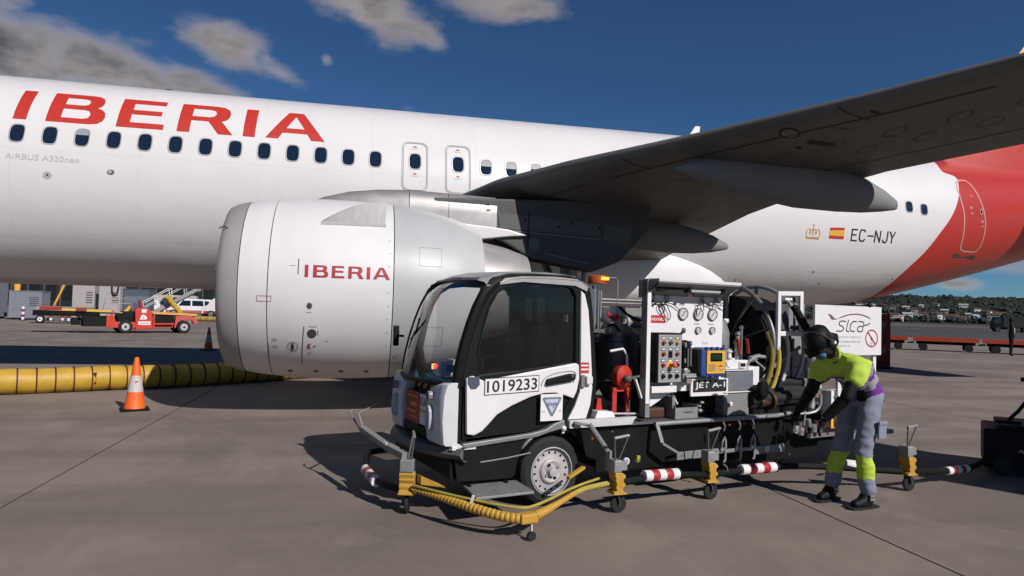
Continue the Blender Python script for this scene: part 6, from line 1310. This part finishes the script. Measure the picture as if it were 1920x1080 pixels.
b = B(); b.bar((-2.2, .1, .9), (-1.0, .1, .35), .06); b.box(-1.6, -.7, .0, .8, .30, .75); b.box(-2.0, -1.7, .1, .5, .35, .55); obj('lift_frame', b, BLACK, bl)
b = B(); b.bar((-.60, -.04, .25), (-.52, -.04, 1.0), .10, .05); obj('front_post', b, BR, bl, bevel=.01)
b = B(); b.tube([(-.35, .3, .80), (-.1, .3, .86), (.1, .3, 1.0), (.22, .3, 1.22)], .07, 10, smooth=1); obj('yellow_seat', b, SPYEL, bl, smooth=True)
b = B(); b.box(-.3, .35, .1, .9, .5, .8); b.box(-.1, .35, .15, .7, .80, .98); obj('driver_bay', b, BLACK, bl, bevel=.03)
b = B(); b.tube([(-.9, .1, .9), (-.8, .1, 1.55), (.2, .1, 1.55), (.3, .1, .98)], .018, 8); b.tube([(-.8, .1, 1.32), (.2, .1, 1.32)], .012, 8); b.tube([(-.3, .1, 1.55), (-.28, .1, .95)], .012, 8); obj('guard_frame', b, STEEL, bl)
b = B(); b.cyl((.7, .4, 1.1), (.62, .4, 1.5), .09, .05, n=12); b.sphere((.6, .4, 1.45), .07, 10, 8); obj('red_hose_stub', b, BRD, bl, smooth=True)
# ground units standing in a row further back
def gu(name, label, cat, x, y, w, d, h, m_, rz=0, feet=.12):
    t = thing(name, label, cat, (x, y, 0), rad(rz)); b = B(); b.box(-w/2, w/2, -d/2, d/2, feet, h); o_ = obj('housing', b, m_, t, bevel=.03)
    b = B(); b.box(-w/2-.03, w/2+.03, -d/2-.03, d/2+.03, h, h+.05); obj('roof_panel', b, m_, t, bevel=.01)
    b = B(); b.box(-w*.38, w*.05, -d/2-.012, -d/2-.002, h*.35, h*.85); obj('door', b, m_, t, bevel=.004)
    b = B()
    for k in range(5): b.box(w*.12, w*.42, -d/2-.014, -d/2-.002, h*(.5+.07*k), h*(.53+.07*k))
    v = obj('grille', b, DGREY, t); v['kind'] = 'stuff'
    for xx in (-w*.36, w*.36):
        for yy in (-d*.36, d*.36):
            b = B(); b.lathe([(-.06, .05), (-.06, feet+.03), (.06, feet+.03), (.06, .05)], (xx, yy, feet+.03), (0, 1, 0), 16, True); obj('wheel', b, RUB, t, smooth=True)
    return t
GU1 = mat('unit_grey_blue', (.24, .25, .29), .5, var=.1, dirt=.2); GU2 = mat('unit_pale', (.46, .42, .41), .5, var=.08, dirt=.25)
u = gu('ground_power_unit', 'grey-blue box-shaped ground power unit with a yellow bin standing on its roof', 'power unit', -15.2, 35, 1.9, 1.3, 1.85, GU1)
b = B(); b.lathe([(0, .17), (.42, .21)], (-.65, -.3, 1.9), (0, 0, 1), 20, True); yb = obj('yellow_bin', b, SPYEL, None, smooth=True); tag(yb, 'yellow bucket standing on top of the grey-blue power unit', 'bucket'); yb.location = (-15.2, 35, 0)
gu('service_cabin', 'tall plain grey cabinet at the far left edge, behind the belt loader', 'cabinet', -18.0, 36, 1.6, 1.2, 2.5, GU1)
gu('air_start_unit', 'pale grey upright unit under the fuselage directly above the loader belt', 'air unit', -12.2, 36, 1.35, 1.1, 2.4, GU2, feet=.2)
t = gu('heater_unit', 'pale grey upright unit with a black hose looped over its front', 'heater unit', -10.4, 35.4, 1.3, 1.1, 2.45, GU2, feet=.2)
b = B(); b.tube([(.15, -.62, 2.4), (.17, -.64, 1.95), (.35, -.66, 1.75), (.53, -.64, 1.95), (.55, -.62, 2.4)], .05, 8, smooth=2); obj('looped_hose', b, RUB, t, smooth=True)
t = gu('blue_grey_tug', 'low blue-grey pushback machine parked right of the looped hose unit', 'tug', -8.9, 36, 1.6, 1.3, 2.2, mat('tug_blue', (.10, .12, .15), .4, var=.1))
b = B(); b.box(-.75, .75, -.68, -.655, 1.25, 1.75); obj('tug_window', b, mat('tug_glass', (.16, .19, .23), .1, var=0), t)
# boarding stairs
st_ = thing('boarding_stairs', 'grey mobile passenger stairs with slanting rails standing behind the belt loader', 'stairs', (-6.6, 31, 0), rad(8))
for k in range(10):
    b = B(); b.box(-.6+.32*k, -.28+.32*k, -.5, .9, .35+.2*k, .39+.2*k); obj('step', b, STEEL, st_)
for y in (-.5, .9):
    b = B(); b.bar((-.7, y, .25), (2.6, y, 2.35), .06, .22); obj('stringer', b, mat('stair_grey', (.32, .30, .30), .5), st_)
    b = B(); b.tube([(-.6, y, 1.35), (2.6, y, 3.4)], .025, 8); b.tube([(-.6, y, 1.0), (2.6, y, 3.05)], .018, 8); obj('hand_rail', b, PANELW, st_)
    for k in range(5): b = B(); b.bar((-.6+.8*k, y, .3+.5*k), (-.72+.8*k, y, 1.35+.5*k), .03); obj('baluster', b, PANELW, st_)
b = B(); b.box(-1.0, 2.2, -.4, .8, .15, .35); obj('stair_chassis', b, GPAINT, st_); wheel_at(st_, -.6, -.5, .25); wheel_at(st_, 1.9, -.5, .25)
yd = thing('air_duct', 'short yellow ribbed duct leaning against the boarding stairs', 'air duct', (-4.9, 30.2, 0))
for k in range(7):
    a_ = Vector((-.75+.18*k, 0, 1.78-.22*k)); c_ = Vector((-.75+.18*(k+1), 0, 1.78-.22*(k+1))); b = B(); b.tube([a_, (a_+c_)/2, c_], [.13, .19, .13], 16); obj('duct_segment', b, DUCTY, yd, smooth=True)
b = B(); b.lathe([(0, .19), (.3, .19)], (.55, 0, 0), (0, 0, 1), 16, True); obj('duct_foot', b, GPAINT, yd)
yd2 = thing('air_duct', 'long yellow duct lying flat on the apron behind the loader, next to the engine', 'air duct', (-7.5, 40, 0), rad(4))
b = B(); b.tube([(0, 0, .2), (2.5, .1, .2), (6, 0, .2)], .2, 16, smooth=1); obj('duct_body', b, mat('duct_olive', (.34, .24, .05), .6), yd2, smooth=True)
for k in range(12): b = B(); b.lathe([(-.01, .2), (-.01, .21), (.01, .21), (.01, .2)], (.4+.45*k, .05, .2), (1, 0, 0), 20); obj('ring', b, TAPE, yd2)
# airport vehicles beyond
def car(name, label, x, y, rz, body, L_=4.4, H=1.7, stripe=None, group=None, van=False, w=1.75):
    t = thing(name, label, 'van' if van else 'car', (x, y, 0), rad(rz), group); hw = w/2
    prof = [(-L_/2, .35), (-L_/2, .85), (-L_/2+.1, .95), (-L_*.28, 1.02), (-L_*.16, H*.93), (-L_*.1, H), (L_*.4, H*.98), (L_*.46, H*.9), (L_/2, 1.0), (L_/2, .35)] if not van else [(-L_/2, .35), (-L_/2, 1.0), (-L_*.40, 1.15), (-L_*.28, H*.95), (-L_*.22, H), (L_*.47, H), (L_/2, H*.9), (L_/2, .35)]
    b = B(); b.prism([prof], -hw, hw); bd = obj('body', b, body, t, bevel=.06)
    b = B(); b.prism([[(-L_*.22, 1.05), (-L_*.135, H*.9), (L_*.02, H*.9), (L_*.02, 1.05)]], -hw-.006, hw+.006); obj('window', b, PANE, bd)
    b = B(); b.prism([[(L_*.05, 1.05), (L_*.05, H*.9), (L_*.26, H*.9), (L_*.28, 1.05)]], -hw-.006, hw+.006); obj('window', b, PANE, bd)
    if not van: b = B(); b.prism([[(L_*.30, 1.05), (L_*.29, H*.9), (L_*.38, H*.88), (L_*.42, 1.05)]], -hw-.006, hw+.006); obj('window', b, PANE, bd)
    b = B(); b.prism([[(-L_*.275, 1.04), (-L_*.165, H*.93), (-L_*.17, H*.93), (-L_*.285, 1.03)]], -hw+.12, hw-.12); obj('windscreen', b, PANE, bd)
    b = B(); b.box(-L_/2-.03, -L_/2+.05, -hw+.1, hw-.1, .3, .55); b.box(L_/2-.05, L_/2+.03, -hw+.1, hw-.1, .3, .55); obj('bumper', b, DGREY, bd, bevel=.02)
    for yy in (-hw+.25, hw-.25): b = B(); b.box(-L_/2-.02, -L_/2+.04, yy-.15, yy+.15, .68, .82); obj('headlight', b, LAMPG, bd); b = B(); b.box(L_/2-.04, L_/2+.02, yy-.1, yy+.1, .75, 1.0); obj('tail_light', b, PRINTR, bd)
    if stripe: b = B(); b.box(-L_*.46, L_*.46, -hw-.008, hw+.008, .38, .62); obj('stripe', b, stripe, bd)
    for xx in (-L_*.31, L_*.31):
        for yy, sg_ in ((-hw+.06, -1), (hw-.06, 1)): wheel_at(t, xx, yy, .33, .22, STEEL, sg_)
    return t
PINK = mat('stripe_pink', (.50, .12, .09), .5)
car('parked_car', 'white estate car with pinkish-red lower stripe parked under the far fuselage edge', -10.6, 58, 8, PANELW, 4.6, 1.75, PINK)
car('parked_van', 'white and red airport van parked just left of the engine inlet', -6.6, 56, -6, PANELW, 4.6, 1.9, TRED, van=True)
car('parked_van', 'pale van parked behind the white estate car, half hidden by the duct', -13.6, 63, 5, mat('van_pale', (.45, .42, .40), .5), 5.0, 2.1, None, van=True)
car('parked_car', 'small white airport car standing nose to nose with the striped estate', -15.9, 60, 12, PANELW, 3.9, 1.6, TRED)
# barrier posts with red and white sleeves at the far left
for i, (x, y) in enumerate(((-16.4, 33.0), (-14.8, 33.2), (-13.6, 33.0), (-13.05, 32.8), (-12.5, 33.1), (-12.0, 32.7))):
    t = thing('barrier_post', ('leftmost red and white barrier post before the grey cabinet', 'second barrier post from the left, before the grey-blue power unit', 'third barrier post from the left, beside the power unit corner', 'fourth barrier post from the left in the red and white row', 'fifth barrier post from the left in the red and white row', 'barrier post nearest the belt loader nose, last of its row')[i], 'barrier post', (x, y, 0), 0, 'red and white barrier posts')
    for k in range(5): b = B(); b.cyl((0, 0, .04+.17*k), (0, 0, .04+.17*(k+1)), .085, n=14); obj('post_section', b, PANELW if k % 2 == 0 else BRD, t, smooth=True)
    b = B(); b.cyl((0, 0, 0), (0, 0, .05), .2, n=16); obj('base', b, RUB, t)
t = thing('tow_dolly', 'low flat black and grey towing dolly loaded with pipes behind the belt loader nose', 'dolly', (-10.6, 29, 0), rad(5))
b = B(); b.box(-1.8, 1.6, -.5, .5, .75, .86); obj('deck', b, GPAINT, t, bevel=.01); b = B(); b.box(-1.7, 1.5, -.45, .45, .45, .75); obj('frame', b, BLACK, t)
for x in (-1.3, 1.2): wheel_at(t, x, -.45, .24, .15)
for k in range(3): b = B(); b.cyl((-1.6, -.3+.25*k, .93), (1.3, -.3+.25*k, .93), .06, n=10); obj('pipe', b, STEEL, t, smooth=True)
t = thing('conveyor', 'slim yellow and grey raised boom slanting up beside the pale upright unit', 'boom', (-13.1, 34, 0))
b = B(); b.bar((-.25, 0, 1.0), (.15, 0, 2.0), .16, .1); b.bar((.15, 0, 2.0), (.3, 0, 2.4), .2, .12); obj('boom_arm', b, SPYEL, t, bevel=.02); b = B(); b.bar((-.45, 0, .5), (-.2, 0, 1.05), .18, .14); b.box(-.7, -.2, -.3, .3, 0.02, .5); obj('boom_base', b, GPAINT, t, bevel=.02)
# terminal and dark hangar line closing the view
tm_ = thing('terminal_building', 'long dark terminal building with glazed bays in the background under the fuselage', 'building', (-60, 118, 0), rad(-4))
b = B(); b.box(-45, 62, 0, 22, 0, 13); obj('wall', b, mat('terminal_dark', (.014, .016, .015), .7, var=.2, scale=.3), tm_)  # wall colour taken near black to stand for its shade
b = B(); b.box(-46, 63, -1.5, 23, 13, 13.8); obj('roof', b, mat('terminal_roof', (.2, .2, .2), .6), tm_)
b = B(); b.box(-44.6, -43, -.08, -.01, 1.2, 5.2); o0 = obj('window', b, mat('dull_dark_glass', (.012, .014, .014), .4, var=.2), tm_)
for k in range(1, 40):
    o = link('window', o0.data, tm_); o.location = (2.6*k, 0, 0)
for k in range(40): 
    if k == 0: b = B(); b.box(-44.9, -44.7, -.15, -.01, 0, 13); o1 = obj('pillar', b, DGREY, tm_)
    else: o = link('pillar', o1.data, tm_); o.location = (2.6*k, 0, 0)
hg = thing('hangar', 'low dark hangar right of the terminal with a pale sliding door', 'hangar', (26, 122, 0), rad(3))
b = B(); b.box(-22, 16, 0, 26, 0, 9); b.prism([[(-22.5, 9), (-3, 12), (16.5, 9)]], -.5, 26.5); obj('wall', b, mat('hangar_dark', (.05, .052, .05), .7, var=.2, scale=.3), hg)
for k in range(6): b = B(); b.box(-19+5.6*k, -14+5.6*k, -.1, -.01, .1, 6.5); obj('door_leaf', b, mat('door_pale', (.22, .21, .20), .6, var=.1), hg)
# ================================================================== BACKGROUND RIGHT
# red slatted blast screen
rs = thing('blast_screen', 'upright red and grey chevron board standing beside the company board of the truck', 'board', (22.5, 2.62, 0), rad(-45))
b = B(); b.box(-.42, .02, -.03, .03, .02, 1.72); pnl = obj('panel', b, mat('screen_red', (.20, .018, .015), .55, var=.15), rs, bevel=.01)
b = B(); b.box(-.50, -.42, -.08, .08, 0, 1.74); obj('post', b, BLACK, rs)
for z in (.25, 1.05):
    b = B(); b.prism([[(-.35, z), (-.10, z+.30), (-.10, z+.50), (-.35, z+.22)]], -.036, -.031); obj('chevron', b, mat('chevron_grey', (.22, .14, .13), .6), pnl)
b = B(); b.box(-.5, .05, -.35, .35, 0, .04); obj('foot', b, BLACK, rs)
# baggage dollies coupled in a train
OR = mat('dolly_orange', (.55, .07, .03), .5, var=.15, dirt=.2)
def dolly(x, y, rz, label, first=None):
    if first is not None: return dup(first, (x, y, 0), rad(rz), label)
    t = thing('baggage_dolly', label, 'baggage dolly', (x, y, 0), rad(rz), 'red baggage dollies standing in a train')
    b = B(); b.box(-1.45, 1.45, -.75, .75, .50, .56); obj('deck', b, OR, t, bevel=.01)
    for y_ in (-.75, .72): b = B(); b.box(-1.45, 1.45, y_, y_+.03, .56, .70); obj('side_rail', b, OR, t)
    b = B(); b.box(-1.3, 1.3, -.5, .5, .34, .5); obj('frame', b, BLACK, t)
    b = B(); b.bar((-1.4, 0, .4), (-1.72, 0, .36), .07); b.box(-1.6, -1.4, -.2, .2, .36, .44); obj('tow_bar', b, DGREY, t)
    for x_ in (-1.0, 1.0):
        for y_ in (-.62, .62): b = B(); b.lathe([(-.08, .08), (-.08, .20), (.08, .20), (.08, .08)], (x_, y_, .20), (0, 1, 0), 20, True); obj('wheel', b, RUB, t, smooth=True)
    for k in range(7): b = B(); b.cyl((-1.2+.4*k, -.7, .575), (-1.2+.4*k, .7, .575), .03, n=8); obj('roller', b, STEEL, t)
    return t
d0 = dolly(34.0, 16.6, -42, 'leftmost red baggage dolly of the train, beside the chevron board')
DL = ('second red baggage dolly from the left in the train', 'third red baggage dolly from the left in the train', 'fourth red baggage dolly, just left of the distant worker', 'red baggage dolly behind the distant worker', 'last red baggage dolly at the right edge of the photo')
for k, l_ in enumerate(DL): dolly(34.0+2.33*(k+1), 16.6-2.12*(k+1), -42-.4*k, l_, d0)
dolly(31.6, 18.8, -42, 'red baggage dolly mostly hidden behind the chevron board and the company board', d0)
# tractors / trucks further out
def truck_far(x, y, rz, label):
    t = thing('airport_truck', label, 'truck', (x, y, 0), rad(rz)); b = B(); b.prism([[(-3, .6), (-3, 1.6), (-2.6, 2.9), (-1.4, 2.9), (-1.4, .6)]], -1.1, 1.1); cb_ = obj('cab', b, BLACK, t, bevel=.06)
    b = B(); b.prism([[(-2.9, 1.7), (-2.6, 2.6), (-1.7, 2.6), (-1.7, 1.7)]], -1.11, 1.11); obj('window', b, PANE, cb_)
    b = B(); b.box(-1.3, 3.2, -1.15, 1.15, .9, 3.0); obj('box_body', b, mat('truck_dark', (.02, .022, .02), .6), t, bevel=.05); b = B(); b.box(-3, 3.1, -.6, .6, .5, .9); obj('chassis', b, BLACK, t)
    for x_ in (-2.2, 1.0, 2.2): wheel_at(t, x_, -1.0, .48, .3, DGREY); wheel_at(t, x_, 1.0, .48, .3, DGREY, 1)
    return t
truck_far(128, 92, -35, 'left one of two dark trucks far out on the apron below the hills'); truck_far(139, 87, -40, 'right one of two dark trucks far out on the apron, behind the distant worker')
# hills with woodland and houses
def hz(x, y): 
    from mathutils import noise as mn
    return 34*max(0, min(1, (math.hypot(x, y)-560)/700))*(1+.22*mn.noise(Vector((x*.0016, y*.0016, 3))))+(6*mn.noise(Vector((x*.006, y*.006, 1)))+4 if math.hypot(x, y) > 640 else 0)
b = B(); R = []
for i in range(26):
    rr_ = 540+i*i*3.2; row = []
    for k in range(150): a = rad(-60+180*k/149); row.append((rr_*math.sin(a), rr_*math.cos(a), -1 if i == 0 else hz(rr_*math.sin(a), rr_*math.cos(a))))
    R.append(row)
b.rings(R, False, False); hill = struct(obj('hills', b, mat('hill_scrub', (.045, .048, .03), .9, var=.4, scale=.01), smooth=True))
# woodland: leaf clumps joined, far too many to count
WOOD = [mat('foliage_dark', (.012, .020, .011), .9, var=.4, scale=.05), mat('foliage_mid', (.026, .036, .018), .9, var=.4, scale=.05)]
ico = bmesh.new(); bmesh.ops.create_icosphere(ico, subdivisions=1, radius=1); iv = [v.co.copy() for v in ico.verts]; ifc = [[v.index for v in f.verts] for f in ico.faces]; ico.free()
rnd = random.Random(3); V_, F_, MI = [], [], []
for k in range(20000):
    a = rad(rnd.uniform(34, 54) if k < 14500 else rnd.uniform(-60, 100)); rr_ = 585+rnd.random()**1.3*900; x, y = rr_*math.sin(a), rr_*math.cos(a); z = hz(x, y)
    if rr_ < 690 and rnd.random() < .45: continue
    h = rnd.uniform(.8, 2.1)*(1 if rnd.random() < .95 else 1.6)*(1+.0012*(rr_-585)); w_ = h*rnd.uniform(.7, 1.7); n0 = len(V_)
    for v in iv: j = rnd.uniform(.6, 1.3); V_.append((x+v.x*w_*j, y+v.y*w_*j, z+h*.6+v.z*h*j))
    mi_ = 0 if rnd.random() < .75 else 1
    for f in ifc: F_.append([n0+q for q in f]); MI.append(mi_)
me = bpy.data.meshes.new('woodland'); me.from_pydata(V_, [], F_); [me.materials.append(q) for q in WOOD]
me.polygons.foreach_set('material_index', MI)
tag(link('woodland', me), 'dark woods covering the distant hills', 'woods', kind='stuff')
rnd = random.Random(11); HM = [mat('house_white', (.70, .67, .64), .7), mat('house_cream', (.48, .42, .35), .7), mat('house_grey', (.34, .32, .31), .7)]; HR_ = [mat('roof_tile', (.13, .06, .04), .8), mat('roof_pale', (.45, .43, .42), .7)]
desc = ('white', 'cream', 'grey'); ORD = ['first', 'second', 'third', 'fourth', 'fifth', 'sixth', 'seventh', 'eighth', 'ninth', 'tenth', 'eleventh', 'twelfth', 'thirteenth', 'fourteenth', 'fifteenth', 'sixteenth', 'seventeenth', 'eighteenth', 'nineteenth', 'twentieth']
cnt = [0, 0, 0]; NH = 34; spots = []
for k in range(NH):
    spots.append((40.3+(49.5-40.3)*(k+rnd.uniform(.1, .9))/NH, rnd.uniform(588, 660) if k % 3 else rnd.uniform(660, 760)))
for k, (az_, rr_) in enumerate(sorted(spots)):
    a = rad(az_); x, y = rr_*math.sin(a), rr_*math.cos(a)
    w_, d_, h = rnd.uniform(3, 8), rnd.uniform(5, 8), rnd.uniform(2.2, 3.8); mi_ = rnd.choice((0, 0, 0, 1, 2)); cnt[mi_] += 1
    t = thing('house', 'tiny %s house on the distant hill, %s %s one from the left' % (desc[mi_], ORD[min(19, cnt[mi_]-1)], desc[mi_]), 'house', (x, y, hz(x, y)+rnd.uniform(.5, 2.5)), -a+rnd.uniform(-.5, .5), '%s houses on the distant hill' % desc[mi_])
    b = B(); b.box(-w_/2, w_/2, -d_/2, d_/2, -4, h); obj('wall', b, HM[mi_], t)
    b = B(); b.prism([[(-d_/2-.4, h), (0, h+rnd.uniform(.7, 1.4)), (d_/2+.4, h)]], -w_/2-.4, w_/2+.4, lambda p, q, r: (r, p, q)); obj('roof', b, HR_[0 if rnd.random() < .6 else 1], t)
    for q in range(max(1, int(w_/4))): b = B(); xx = -w_/2+.8+q*3.2; b.box(xx, xx+1.2, -d_/2-.08, -d_/2-.01, .8, 1.9); obj('window', b, PANE, t)
# litter and wear on the apron: small dark stains lie in the concrete's own material
# worker's small details
b = B(); b.tube([(1.985+.055*math.cos(t)*.3, -.90+.085*math.cos(t), 1.235+.06*math.sin(t)) for t in [2*math.pi*i/20 for i in range(21)]], .016, 8, False); obj('collar', b, HIVIS, wk, smooth=True)
b = B(); b.box(2.30, 2.40, -1.105, -1.085, .56, .70); b.box(2.295, 2.405, -1.112, -1.09, .67, .705); obj('thigh_pocket', b, TROUS, wk, bevel=.012)
b = B(); b.box(2.44, 2.52, -1.00, -.86, .80, .86); obj('back_pocket', b, TROUS, wk, bevel=.015)
b = B(); b.tube([(2.405+.15*math.cos(t), -.895+.135*math.sin(t), .875-.045*math.cos(t)) for t in [2*math.pi*i/28 for i in range(29)]], .014, 8, False); obj('belt', b, BLACK, wk, smooth=True)
# under-wing skin: rows of small access covers and fasteners
for i in range(13):
    y = 6.9+.52*i; xl = interp(y, [q[0] for q in SEC], [q[1] for q in SEC]); xt = interp(y, [q[0] for q in SEC], [q[3] for q in SEC])
    for f_ in (.36, .52):
        x = xl+(xt-xl)*f_
        if 7.7 < y < 8.4 or (abs(x-10.95) < .25 and abs(y-9) < .3): continue
        under('access_cover_rim', x, y, [ell(0, 0, .085, .145, 20), ell(0, 0, .078, .136, 20)], HOLEM, .004)
under('drip_streak', 10.3, 7.2, [[(0, 0), (.9, .10), (.95, .14), (.3, .10), (0, .03)]], mat('fluid_streak', (.05, .045, .04), .3), .004)
under('drip_streak', 11.2, 9.3, [[(0, 0), (.7, .06), (.9, .12), (.2, .07)]], mat('fluid_streak', (.05, .045, .04)), .004)
